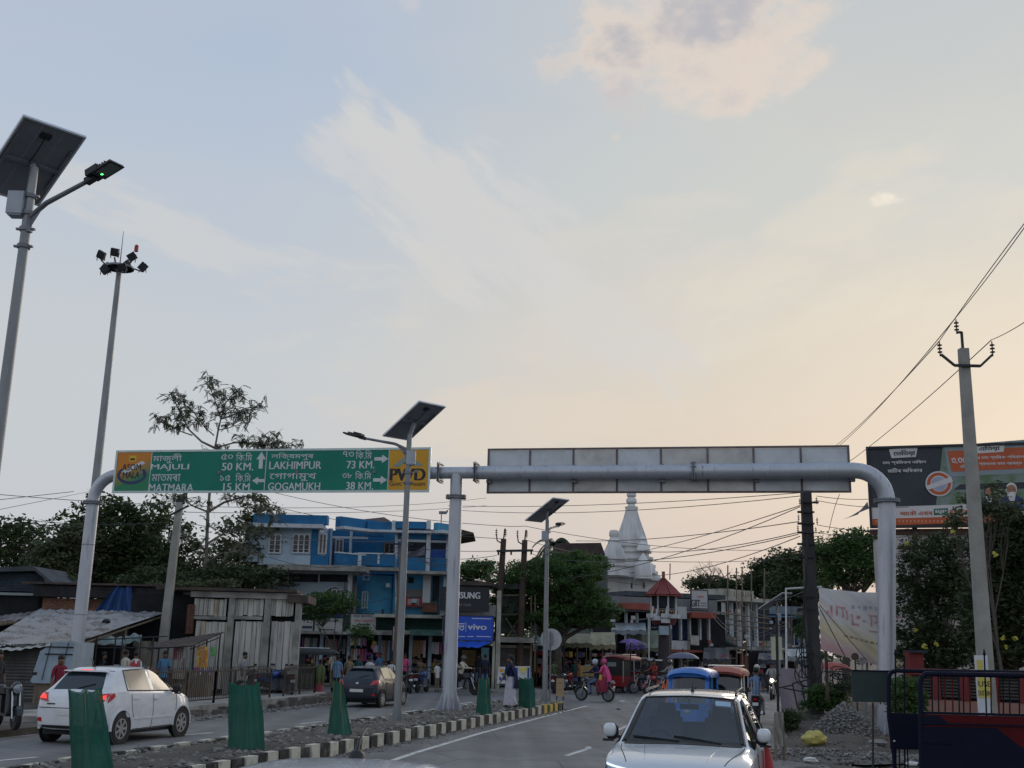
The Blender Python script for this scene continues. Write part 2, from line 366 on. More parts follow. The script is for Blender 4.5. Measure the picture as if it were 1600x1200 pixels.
# ------------------------------------------------------------ ground, road, median, footpath
dirt=M('dirt',(.095,.082,.068),.95,0,.3,.9,.9,9,col2=(.05,.044,.037),thr=(.35,.7))
asph=M('asphalt',(.172,.170,.170),.72,0,.14,.55,.35,120,col2=(.125,.124,.126),thr=(.35,.72))
def asph_detail():
    nt=asph.node_tree;N=nt.nodes;L=nt.links;b=N['Principled BSDF']
    src=b.inputs['Base Color'].links[0].from_socket;tc=[n for n in N if n.type == 'TEX_COORD'][0]
    mp=N.new('ShaderNodeMapping');mp.inputs['Rotation'].default_value=(0,0,math.radians(17));mp.inputs['Scale'].default_value=(1.3,.06,1);L.new(tc.outputs['Object'],mp.inputs[0])
    n=N.new('ShaderNodeTexNoise');n.inputs['Scale'].default_value=1.;n.inputs['Detail'].default_value=4;L.new(mp.outputs[0],n.inputs['Vector'])
    g=N.new('ShaderNodeTexNoise');g.inputs['Scale'].default_value=60;g.inputs['Detail'].default_value=3;L.new(tc.outputs['Object'],g.inputs['Vector'])
    # a hand-made crack network
    v=N.new('ShaderNodeTexVoronoi');v.feature='DISTANCE_TO_EDGE';v.inputs['Scale'].default_value=.35;L.new(tc.outputs['Object'],v.inputs['Vector'])
    mr=N.new('ShaderNodeMapRange');L.new(n.outputs[0],mr.inputs[0]);mr.inputs[1].default_value=.3;mr.inputs[2].default_value=.7;mr.inputs[3].default_value=.70;mr.inputs[4].default_value=1.18
    mg=N.new('ShaderNodeMapRange');L.new(g.outputs[0],mg.inputs[0]);mg.inputs[1].default_value=.3;mg.inputs[2].default_value=.7;mg.inputs[3].default_value=.82;mg.inputs[4].default_value=1.16
    mc=N.new('ShaderNodeMapRange');L.new(v.outputs['Distance'],mc.inputs[0]);mc.inputs[1].default_value=0;mc.inputs[2].default_value=.010;mc.inputs[3].default_value=.5;mc.inputs[4].default_value=1.
    vp=N.new('ShaderNodeTexVoronoi');vp.inputs['Scale'].default_value=.16;mw=N.new('ShaderNodeMapping');mw.inputs['Rotation'].default_value=(0,0,.3);mw.inputs['Scale'].default_value=(2.2,.7,1);L.new(tc.outputs['Object'],mw.inputs[0]);L.new(mw.outputs[0],vp.inputs['Vector']);sv=N.new('ShaderNodeSeparateColor');L.new(vp.outputs['Color'],sv.inputs[0])
    mp_=N.new('ShaderNodeMapRange');L.new(sv.outputs[0],mp_.inputs[0]);mp_.inputs[3].default_value=.86;mp_.inputs[4].default_value=1.10;m0=N.new('ShaderNodeMath');m0.operation='MULTIPLY';L.new(mr.outputs[0],m0.inputs[0]);L.new(mp_.outputs[0],m0.inputs[1])
    m1=N.new('ShaderNodeMath');m1.operation='MULTIPLY';L.new(m0.outputs[0],m1.inputs[0]);L.new(mg.outputs[0],m1.inputs[1])
    m2=N.new('ShaderNodeMath');m2.operation='MULTIPLY';L.new(m1.outputs[0],m2.inputs[0]);L.new(mc.outputs[0],m2.inputs[1])
    vm=N.new('ShaderNodeVectorMath');vm.operation='SCALE';L.new(src,vm.inputs[0]);L.new(m2.outputs[0],vm.inputs['Scale']);L.new(vm.outputs[0],b.inputs['Base Color'])
asph_detail()
gravelm=M('gravel',(.20,.19,.178),.95,0,.35,12);gravel_d=M('gravel_dark',(.11,.102,.094),.95,0,.4,9)
roadpaint=M('road_paint',(.62,.62,.60),.7,0,.2,3,col2=(.22,.22,.22),thr=(.45,.75))
bl_paint=M('kerb_black_paint',(.022,.022,.023),.8,0,.5,5,col2=(.15,.14,.12),thr=(.52,.72));wh_paint=M('kerb_white_paint',(.48,.46,.38),.8,0,.2,5,col2=(.22,.2,.16),thr=(.5,.75))
ye_paint=M('kerb_yellow_paint',(.62,.44,.08),.75,0,.2,5)
mb=MB();mb.b(-900,900,-300,2200,-1.4,-.42);struct(mb.build('ground',dirt))
mb=MB();mb.prism([(5.3,8),(-.8,-12),(-26,-12),(-16,15),(-12.4,18),(-10.6,26),(-9.0,31.3),(-8.1,35.6),(-6.6,42.4),(-6.5,46),(-9,49),(-60,62),(-60,66),(-8,61.5),(4,61.5),(8,72),(22,140),(38,140),(17,66),(13,50),(8.6,36),(6.6,26)][::-1],-.41,0)
road=struct(mb.build('road',asph))
# left land behind the footpath
mb=MB();mb.prism([(-26,-12),(-120,-12),(-120,120),(-60,66),(-60,62),(-11,50.2),(-10,46),(-11.5,35),(-11.3,27.6),(-10.3,27.4),(-10.62,26),(-12.42,18),(-16,15)],-.41,.16);struct(mb.build('bare_yard',dirt))
mb=MB();mb.prism([(-60,66.2),(-8,61.7),(4,61.7),(8,72.2),(22,140),(22,300),(-200,300),(-200,90)][::-1],-.41,.12);struct(mb.build('bare_ground',dirt))
# footpath with a broken stone kerb
fk=[(-10.25,27.6),(-9.1,31.3),(-8.2,35.6),(-6.7,42.4),(-6.7,45.5)]
mb=MB()
def lerp_poly(P,t):
    P=[Vector(p) for p in P];L=[0]
    for a,b in zip(P,P[1:]): L.append(L[-1]+(b-a).length)
    s=t*L[-1]
    for i in range(len(P)-1):
        if s <= L[i+1] or i == len(P)-2:
            k=(s-L[i])/(L[i+1]-L[i]);return P[i]+(P[i+1]-P[i])*k,(P[i+1]-P[i]).normalized(),L[-1]
poly=[(x-.38,y) for x,y in fk]+[(x-2.9,y) for x,y in fk[::-1]]
mb.prism(poly,-.41,.30);footpath=struct(mb.build('footpath',conc))
_,_,FL=lerp_poly(fk,0)
nst=46
for i in range(nst):
    p,d,_=lerp_poly(fk,(i+.5)/nst);k=MB()
    if random.random() < .22: continue
    h=random.uniform(.14,.33);R=Matrix.Rotation(math.atan2(-d.x,d.y)+random.uniform(-.05,.05),3,'Z') @ Matrix.Rotation(random.uniform(-.05,.05),3,'X')
    k.box((p.x-.19,p.y,h/2-.02),(.30+random.uniform(-.04,.04),FL/nst*random.uniform(.7,.97),h),R=R,taper=.9)
    k.build('kerb_stone',M('kerb_stone_dark',(.15,.14,.125),.95,0,.4,3,.8,14,col2=(.07,.065,.06),thr=(.38,.65)),footpath)
# median
KR=[G(350,1216),G(475,1187),G(600,1168),G(662,1152),G(725,1137),G(775,1130),G(831,1119),G(884,1108)]
# straight fit
ys=np.array([p.y for p in KR]);xs=np.array([p.x for p in KR]);kb,ka=np.polyfit(ys,xs,1)
def krx(y): return ka+kb*y
def klx(y): return krx(y)-2.45-.0*(y-20)
tipy=KR[-1].y
MZ=.24
right=[(krx(y),y) for y in np.linspace(4,tipy-.6,30)]
tip=[(krx(tipy)-.15,tipy-.1),(krx(tipy)-.55,tipy+.35),(krx(tipy)-1.15,tipy+.6),(krx(tipy)-1.8,tipy+.5),(krx(tipy)-2.3,tipy+.1)]
left=[(klx(y),y) for y in np.linspace(tipy-.6,4,30)]
ring=right+tip+left
inner=[(x+(.12 if k > len(right)+len(tip) else -.12 if k < len(right) else 0),y-(.15 if len(right) <= k < len(right)+len(tip) else 0)) for k,(x,y) in enumerate(ring)]
mb=MB();mb.prism(inner[::1],-.0,MZ-.03);median=struct(mb.build('median',dirt))
# rough earth on top of it
vs=[];nx,ny=12,150
e=MB();yy=np.linspace(4.2,tipy+.2,ny+1)
for y in yy:
    x0,x1=klx(y)+.14,krx(y)-.14
    w_=1 if y < tipy-.6 else max(.3,1-(y-tipy+.6)/1.1)
    for i in range(nx+1):
        t=i/nx;x=(x0+x1)/2+(t-.5)*(x1-x0)*w_;edge=min(1,4*t*(1-t)*1.6)
        z=MZ-.03+edge*(.05+.06*mn.noise(Vector((x*1.3,y*1.1,0)))+.03*mn.noise(Vector((x*6,y*6,4))))
        vs.append((x,y,z))
e.add(vs,[(j*(nx+1)+i,j*(nx+1)+i+1,(j+1)*(nx+1)+i+1,(j+1)*(nx+1)+i) for j in range(ny) for i in range(nx)])
e.build('earth_fill',dirt,median,smooth=True)
def stones(n,sampler,smin,smax,name,parent=None,seed=1,mats=None):
    r=random.Random(seed);k=MB()
    for _ in range(n):
        p=sampler(r)
        if p is None: continue
        s=smin+(smax-smin)*r.random()**3
        R=Matrix.Rotation(r.uniform(0,6.3),3,'Z') @ Matrix.Rotation(r.uniform(-.6,.6),3,'X')
        a,b_,c_=s*r.uniform(.6,1.2),s*r.uniform(.6,1.2),s*r.uniform(.4,.8)
        m_=0 if r.random() < .6 else 1
        V=[(a,0,0),(-a,0,.1*s),(0,b_,0),(0,-b_,.1*s),(a*.2,b_*.2,c_),(0,0,-c_)]
        k.add([Vector(p)+R@Vector(v) for v in V],[(0,2,4),(2,1,4),(1,3,4),(3,0,4),(2,0,5),(1,2,5),(3,1,5),(0,3,5)],m_)
    return k.build(name,mats or [gravelm,gravel_d],parent,kind='stuff')
def med_s(r):
    y=5+(tipy-5)*r.random()**.8;x=r.uniform(klx(y)+.15,krx(y)-.15);return (x,y,MZ+.01)
tag(stones(3600,med_s,.018,.10,'gravel',seed=3),'loose grey rubble and gravel strewn over the median earth','gravel',kind='stuff')
# painted kerb blocks
def kerbs(side,y0,y1,step):
    i=0;y=y0
    while y < y1:
        x=krx(y+step/2)-.06 if side > 0 else klx(y+step/2)+.06
        ang=-math.atan(kb)
        k=MB();h=MZ+random.uniform(.0,.035);R=Matrix.Rotation(ang+random.uniform(-.02,.02),3,'Z')
        k.box((x+random.uniform(-.022,.022),y+step/2,h/2),(.15,step*random.uniform(.92,.975)/math.cos(ang)*.98,h),R=R,taper=.97)
        mt=bl_paint if i % 2 else wh_paint
        if side > 0 and y > y1-3.2 and not i % 2: mt=ye_paint
        k.build('kerb_block',mt,median);y += step;i += 1
kerbs(1,9,tipy-.5,.40)
kerbs(-1,12,tipy-.5,.40)
for i in range(8):
    a0=i/8;pts=[right[-1]]+tip+[left[0]]
    (p,d,L_)=lerp_poly([Vector((*q,0)) for q in pts],(i+.5)/8)
    k=MB();k.box((p.x,p.y,MZ/2),(.14,L_/8*.95,MZ),rz=math.atan2(-d.x,d.y));k.build('kerb_block',ye_paint if i % 2 else bl_paint,median)
# markings
def strip(pts,w,z=.004):
    k=MB();pts=[Vector((p[0],p[1],z)) for p in pts]
    for a,b in zip(pts,pts[1:]):
        d=(b-a).normalized();s_=Vector((d.y,-d.x,0))*w/2
        k.add([a-s_,a+s_,b+s_,b-s_],[(0,1,2,3)])
    return k
wl=[G(560,1203),G(600,1193),G(650,1176),G(700,1161),G(750,1146),G(800,1133),G(850,1120),G(885,1111),G(918,1103)]
wl=[wl[0]+(wl[0]-wl[2])*2.4]+wl
strip(wl,.14).build('edge_line',roadpaint,road)
dirv=Vector((kb,1,0)).normalized()
strip([(klx(12)-.45,12),(klx(tipy)-.4,tipy)],.12).build('edge_line',roadpaint,road)
for a,b in [((270,1150),(332,1145)),((470,1131),(510,1127)),((630,1113),(652,1110)),((712,1101),(738,1097)),((-40,1192),(60,1183))]:
    strip([G(*a),G(*b)],.13).build('lane_dash',roadpaint,road)
for a,b in [((885,1181),(922,1169)),((960,1143),(985,1132))]:
    strip([G(*a),G(*b)],.13).build('lane_dash',roadpaint,road)
strip([G(-30,1157),G(60,1147),G(230,1122),G(350,1112),G(440,1106)],.11).build('edge_line',roadpaint,road)
strip([G(958,1098),G(1000,1096)],.1).build('edge_line',roadpaint,road)
# dusty strips: stones fallen along the kerbs
def edge_s(r):
    t=r.random();p,d,_=lerp_poly(fk,t);return (p.x+.05+abs(r.gauss(0,.28)),p.y,.015)
tag(stones(2600,edge_s,.012,.09,'gravel',seed=8),'gravel and rubble swept against the footpath kerb','gravel',kind='stuff')
def edge2(r):
    y=r.uniform(14,tipy);return (krx(y)+.04+abs(r.gauss(0,.22)),y,.01)
tag(stones(1200,edge2,.008,.04,'gravel',seed=9),'grit lying along the painted median kerb','gravel',kind='stuff')
# right-hand shoulder of dug-up earth
def rx(y): return 4.9+.3*(y-21)
PILE=[(G(1342,1118)+Vector((0,0,0)),2.1,.95),(G(1300,1128),1.5,.35)]
def hR(x,y):
    d=x-rx(y)
    b=-.02-.055*max(0,d)+.16*mn.noise(Vector((x*.5,y*.5,1)))+.09*mn.noise(Vector((x*1.7,y*1.7,5)))+.025*mn.noise(Vector((x*6,y*6,2)))
    b=max(b,-.38)
    k=min(1,max(0,d/1.2));b=b*k+(1-k)*(-.02)+.12*math.exp(-((d-1.2)/.6)**2)*(1+mn.noise(Vector((x*.9,y*.9,9))))
    # long low bank nearer the camera
    b += .30*math.exp(-(((x-8.1)/1.7)**2+((y-27)/2.4)**2))
    b += .38*math.exp(-(((x-9.6)/1.8)**2+((y-37)/4)**2))
    return b
e=MB();nx,ny=110,150;vs=[]
for j in range(ny+1):
    y=6+(70-6)*(j/ny)**1.25
    for i in range(nx+1):
        x=rx(y)-.25+26*(i/nx)**1.5;vs.append((x,y,hR(x,y)))
e.add(vs,[(j*(nx+1)+i,j*(nx+1)+i+1,(j+1)*(nx+1)+i+1,(j+1)*(nx+1)+i) for j in range(ny) for i in range(nx)])
struct(e.build('earth_shoulder',dirt,smooth=True))
def sh_s(r):
    y=13+40*r.random()**1.2;x=rx(y)+9*r.random()**.9;return (x,y,hR(x,y)+.005)
tag(stones(9000,sh_s,.012,.075,'gravel',seed=11),'grey stones scattered over the dug up roadside earth','gravel',kind='stuff')
def pile(c,r0,h,n,seed,label,sc=(1.3,.9)):
    k=MB();base=thing('gravel_heap',label,'gravel heap',c)
    prof=26;vs=[]
    for j in range(15):
        t=j/14
        for i in range(prof):
            a=2*math.pi*i/prof;rr=t*r0*(1+.12*mn.noise(Vector((math.cos(a)*2,math.sin(a)*2,seed))))
            z=h*(1-t)**.85*(1+.0*t)-.1;vs.append((c.x+rr*math.cos(a)*sc[0],c.y+rr*math.sin(a)*sc[1],c.z+z+.04*mn.noise(Vector((rr*3,a*3,seed)))))
    k.add(vs,[(j*prof+i,j*prof+(i+1) % prof,(j+1)*prof+(i+1) % prof,(j+1)*prof+i) for j in range(14) for i in range(prof)])
    k.build('mound',gravel_d,base,smooth=True)
    def sm(r):
        t=r.random()**.6;a=r.uniform(0,6.283);rr=t*r0;return (c.x+rr*math.cos(a)*sc[0],c.y+rr*math.sin(a)*sc[1],c.z+h*(1-t)**.85-.07)
    stones(n,sm,.022,.075,'stones',base,seed)
p1=A(1320,1120,31.5);p1.z=hR(p1.x,p1.y)-.06
pile(p1,1.5,1.12,4200,21,'grey heap of crushed stone beside the dark iron electricity pole',(.82,.9))
p2=A(1300,1150,25);p2.z=hR(p2.x,p2.y)-.02
pile(p2,1.3,.14,900,22,'low spread of crushed stone below the tall gravel heap',(1.5,1.1))
# ------------------------------------------------------------ overhead sign gantry
ZP=float(A(712,735,34.7)[2])
def PY(px,py,z): return G(px,py,z)
gL,gM,gR=PY(165,742,ZP),PY(712,735,ZP),PY(1350,735,ZP)
gd=(gR-gL).normalized();gn=Vector((gd.y,-gd.x,0))
def on_line(px): # point on the beam axis seen at column px
    r=Vector(ray(px,735));# intersect the vertical plane through camera and column with the beam line (xy)
    a=gL;C=Vector(cC);det=r.x*(-gd.y)-r.y*(-gd.x)
    t=((a.x-C.x)*(-gd.y)-(a.y-C.y)*(-gd.x))/det;q=C+r*t;return Vector((q.x,q.y,ZP))
xl,xm,xr=on_line(151),on_line(714),on_line(1383)
xl=xl+Vector((.0,0,0))
gantry=thing('sign_gantry','grey tubular steel gantry spanning both carriageways on three posts','gantry',(xm.x,xm.y,0))
def elbow(c_top,horiz,R): # from a vertical post up into the beam
    pts=[]
    for i in range(9):
        a=math.pi/2*i/8;pts.append(Vector((c_top.x,c_top.y,ZP-R))+horiz*R*(1-math.cos(a))+Vector((0,0,R*math.sin(a))))
    return pts
def flange(mb,c,axis,r,t=.05,nb=12):
    R=rotm((0,0,1),axis);mb.lathe([(r,-t),(r,-.006)],c,24,R);mb.lathe([(r,.006),(r,t)],c,24,R)
    for i in range(nb):
        a=2*math.pi*i/nb;q=Vector(c)+R@Vector((math.cos(a)*(r-.035),math.sin(a)*(r-.035),0));mb.tube([q-Vector(axis)*(t+.03),q+Vector(axis)*(t+.03)],.013,6)
def post(base,r,ztop,name='post',top=None):
    top=top or Vector((base.x,base.y,ztop));mb=MB();mb.tube([base,base+(top-base)*.35,top],[r*1.12,r*1.03,r],28)
    o=mb.build(name,gant,gantry,smooth=True)
    k=MB()
    for i in range(8):
        a=2*math.pi*(i+.5)/8;d=Vector((math.cos(a),math.sin(a),0));b0=base+d*r*1.1
        k.extr([b0,b0+d*.19,b0+d*.19+Vector((0,0,.08)),b0+Vector((0,0,.55))],Vector((-d.y,d.x,0))*.008,Vector((d.y,-d.x,0))*.008)
    k.box(base+Vector((0,0,-.03)),(.8,.8,.035),rz=.1)
    for dx in (-.34,0,.34):
        for dy in (-.34,0,.34):
            if dx or dy: k.tube([base+Vector((dx,dy,-.02)),base+Vector((dx,dy,.12))],.018,6)
    k.build('base_plate',gant,gantry)
    f=MB();flange(f,(top.x,top.y,ztop),(0,0,1),r+.13);f.build('flange',galv_d,gantry)
rL,rM,rR=.205,.20,.25
post(Vector((xl.x,xl.y,.2)),rL,ZP-.95)
post(Vector((xm.x,xm.y,MZ)),rM,ZP-.78)
post(Vector((A(1384,1140,xr.y).x,xr.y,-.28)),rR,ZP-.92,top=Vector((xr.x,xr.y,ZP-.92)))
mb=MB();mb.tube([Vector((xl.x,xl.y,ZP-.95))]+elbow(xl,gd,.85)+[on_line(300),on_line(687)],rL*.97,28);mb.build('left_beam',gant,gantry,smooth=True)
mb=MB();mb.tube([on_line(688),on_line(744)],.19,28);mb.tube([Vector((xm.x,xm.y,ZP-.78)),Vector((xm.x,xm.y,ZP-.05))],rM,28);mb.build('tee_joint',gant,gantry,smooth=True)
mb=MB();mb.tube([on_line(745),on_line(1083)],.215,28);mb.build('beam',gant,gantry,smooth=True)
mb=MB();mb.tube([on_line(1084),on_line(1300)]+elbow(xr,-gd,.9)[::-1]+[Vector((xr.x,xr.y,ZP-.92))],rR*.97,28);mb.build('beam',gant,gantry,smooth=True)
for px,r in ((688,.33),(744.5,.34),(1083.5,.35)):
    mb=MB();c=on_line(px)
    Rb=rotm((0,0,1),gd)
    for s in (-.03,.03): mb.box(c+gd*s,(.62 if px < 1000 else .56,.02,.62 if px < 1000 else .56),R=Matrix((Vector((-gd.y,gd.x,0)),gd,Vector((0,0,1)))).transposed())
    for i in range(8):
        a=2*math.pi*(i+.5)/8;q=c+Vector((-gd.y,gd.x,0))*math.cos(a)*.28+Vector((0,0,math.sin(a)*.28));mb.tube([q-gd*.09,q+gd*.09],.015,6)
    mb.build('flange',galv_d,gantry)
# weld seam collars
mb=MB()
for z in (2.9,5.2): mb.lathe([(rL+.012,-.012),(rL+.012,.012)],(xl.x,xl.y,z),28)
mb.build('weld_seam',galv_d,gantry)
gyaw=math.atan2(gd.y,gd.x)
# ---------------- direction sign
SG=Fac(425,float(on_line(425).y)-.42,gyaw)
sign_green=M('sign_green',(.0,.165,.115),.45,0,.10,.7,spec=.35);sign_white=M('sign_white',(.62,.64,.66),.5,0,.08,2);sign_orange=M('sign_orange',(.60,.26,.02),.5,0,.1,1)
sign_yel=M('sign_amber',(.66,.33,.02),.5,0,.1,1);sign_blk=M('sign_black',(.02,.02,.025),.5,0,.1,2);sign_grey=M('sign_grey_green',(.22,.27,.24),.5,0,.1,2);navy_p=M('sign_navy',(.03,.045,.11),.5,0,.1,2)
c00=SG.sz(179,768,0);c11=SG.sz(671,700,0);u0,u1=SG.sz(180,737)[0],SG.sz(671,733)[0];z0=SG.sz(425,768)[1];z1=SG.sz(425,703)[1]
ds=thing('direction_sign','long green bilingual direction sign with distances hanging on the left beam','road sign',SG.P((u0+u1)/2,(z0+z1)/2))
mb=MB();SG.ub(mb,u0,u1,z0,z1,-.03,.0);mb.build('board',sign_green,ds)
mb=MB()
for a in (u0,u1): SG.ub(mb,a-.035,a+.035,z0-.035,z1+.035,-.05,.02)
for z in (z0,z1): SG.ub(mb,u0+.035,u1-.035,z-.035,z+.035,-.05,.018)
mb.build('frame',M('sign_frame',(.42,.50,.50),.4,.4,.1,3),ds)
ul=SG.sz(235,737)[0];ud=SG.sz(415,735)[0];ur=SG.sz(607,733)[0]
mb=MB();SG.ub(mb,u0+.04,ul,z0+.04,z1-.04,.001,.005)
def grad_mat():
    m=bpy.data.materials.new('emblem_print');m.use_nodes=True;nt=m.node_tree;N=nt.nodes;L=nt.links;b=N['Principled BSDF']
    tc=N.new('ShaderNodeTexCoord');s=N.new('ShaderNodeSeparateXYZ');L.new(tc.outputs['Generated'],s.inputs[0])
    ad=N.new('ShaderNodeMath');ad.operation='MULTIPLY_ADD';L.new(s.outputs[0],ad.inputs[0]);ad.inputs[1].default_value=-.4;L.new(s.outputs[2],ad.inputs[2])
    r=N.new('ShaderNodeValToRGB');L.new(ad.outputs[0],r.inputs[0]);r.color_ramp.elements[0].color=(.02,.22,.10,1);r.color_ramp.elements[1].color=(.62,.22,.02,1)
    r.color_ramp.elements[0].position=.05;r.color_ramp.elements[1].position=.5;L.new(r.outputs[0],b.inputs['Base Color']);b.inputs['Roughness'].default_value=.5;return m
mb.build('emblem_panel',grad_mat(),ds)
mb=MB();SG.ub(mb,ur+.02,u1-.04,z0+.04,z1-.04,.001,.005);mb.build('emblem_panel',sign_yel,ds)
for a in (ul,ud,ur): mb=MB();SG.ub(mb,a-.012,a+.012,z0+.04,z1-.04,.001,.007);mb.build('divider',sign_white,ds)
def T(b,x0,y0,x1,y1,m=sign_white,bold=.004,f=SG,par=ds,n=.008,**k): return text(b,f,x0,y0,x1,y1,n,m,par,bold=bold,**k)
T('মাজুলী',239,709,284,724);T('MAJULI',236,725,295,736,bold=.018)
T('মাতমৰা',237,740,282,752);T('MATMARA',233,756,302,768,bold=.018)
T('৫০',346,709,364,718);T('িক.িম',369,707,394,720);T('50 KM.',347,723,396,735,bold=.018)
T('১৫',344,742,360,751);T('িক.িম',368,739,392,753);T('15 KM.',349,755,394,767,bold=.018)
T('লিক্ষমপুৰ',424,707,490,719);T('LAKHIMPUR',421,721,502,733,bold=.018)
T('েগাগামুখ',421,739,494,752);T('GOGAMUKH',419,754,500,766,bold=.018)
T('৭৩',536,705,553,714);T('িক.িম',556,703,581,717);T('73 KM.',542,720,585,732,bold=.018)
T('৩৮',535,739,550,747);T('িক.িম',555,736,580,749);T('38 KM.',541,753,583,765,bold=.018)
def arrow(cx,cy,L,a,m=sign_white):
    u,z=SG.sz(cx,cy);s=SG.sz(cx+L,cy)[0]-u
    P=[(-.55,-.13),(.05,-.13),(.05,-.32),(.55,0),(.05,.32),(.05,.13),(-.55,.13)];P=[(p*math.cos(a)-q*math.sin(a),p*math.sin(a)+q*math.cos(a)) for p,q in P]
    k=MB();k.extr([SG.P(u+p*s,z+q*s,0) for p,q in P],SG.n*.002,SG.n*.008);k.build('arrow',m,ds)
arrow(408,719,23,math.pi/2);arrow(404,751,18,math.pi);arrow(596,717,20,0);arrow(594,750,20,0)
T('PWD',610,732,664,751,sign_blk,.05);T('Govt. of Assam',609,752,664,759,sign_blk,.02)
k=MB();P=[SG.pt(*q) for q in [(613,729),(634,712),(641,712),(662,728),(650,728),(641,722),(634,721),(625,729)]];k.extr(P,SG.n*.006,SG.n*.010);k.build('road_emblem',sign_grey,ds)
k=MB()
def arc_band(mb,f,cx,cy,rx0,ry0,w,a0,a1,n=24,off=.007):
    u,z=f.sz(cx,cy);s=f.sz(cx+1,cy)[0]-u
    for i in range(n):
        A0,A1=a0+(a1-a0)*i/n,a0+(a1-a0)*(i+1)/n
        q=[(rx0,ry0,A0),(rx0,ry0,A1),(rx0-w,ry0-w,A1),(rx0-w,ry0-w,A0)]
        mb.add([f.P(u+r*s*math.cos(a),z+t*s*math.sin(a),off) for r,t,a in q],[(0,1,2,3)])
arc_band(k,SG,206,742,23,14,4.5,math.radians(140),math.radians(400));k.build('ring_emblem',navy_p,ds)
k=MB();P=[SG.pt(*q) for q in [(190,737),(223,720),(227,724),(195,741)]];k.extr(P,SG.n*.005,SG.n*.009);k.build('map_emblem',sign_white,ds)
k=MB();SG.box(k,202,712,213,721,.006,.009);k.build('crest',M('crest_yellow',(.70,.45,.03),.5),ds)
k=MB();SG.box(k,204,716,211,719,.0095,.012);k.build('crest_mark',sign_blk,ds)
T('ASOM',191,725,220,735,sign_blk,.02,n=.012);T('MALA',192,737,218,747,sign_blk,.02,n=.012)
for px in (230,350,470,590,655):
    k=MB();c=on_line(px);k.box(c+SG.n*.19,(.10,.34,.10),rz=gyaw);k.build('bracket',galv_d,ds)
# ---------------- back of the right-hand sign
BG=Fac(1045,float(on_line(1045).y)+.36,gyaw)
bz0,bz1=BG.sz(1045,769)[1],BG.sz(1045,700)[1]
cols=[763,828,896,964,1033,1106,1178,1252,1327]
us=[BG.sz(c,735)[0] for c in cols]
sb=thing('rear_facing_sign','weathered aluminium rear of a long sign behind the right beam','road sign',BG.P(us[4],(bz0+bz1)/2))
alum=M('aluminium_sheet',(.47,.50,.53),.5,.3,.12,1.2,col2=(.36,.37,.38),thr=(.4,.7))
alum2=M('aluminium_sheet_warm',(.50,.49,.48),.5,.3,.12,1.2,col2=(.34,.33,.32),thr=(.4,.7))
for i in range(8):
    k=MB();BG.ub(k,us[i]+.02,us[i+1]-.02,bz0+.04,bz1-.04,-.01+.002*(i % 2),.01+.002*(i % 2));k.build('panel',alum2 if i in (2,4,5) else alum,sb)
fr=M('rusty_channel',(.13,.11,.12),.7,.3,.4,4)
for i,u in enumerate(us):
    k=MB();BG.ub(k,u-.03,u+.03,bz0,bz1,-.02,.045);k.build('frame_rail',fr,sb)
for z in (bz0,bz1):
    k=MB();BG.ub(k,us[0]-.03,us[-1]+.03,z-.03,z+.03,-.022,.05);k.build('frame_rail',fr,sb)
for i in (0,2,4,6,8):
    k=MB();BG.ub(k,us[i]-.02,us[i]+.14,ZP-.30,ZP-.21,-.0,.2);BG.ub(k,us[i]+.01,us[i]+.09,ZP+.2,ZP+.27,0,.2);k.build('clamp',galv_d,sb)
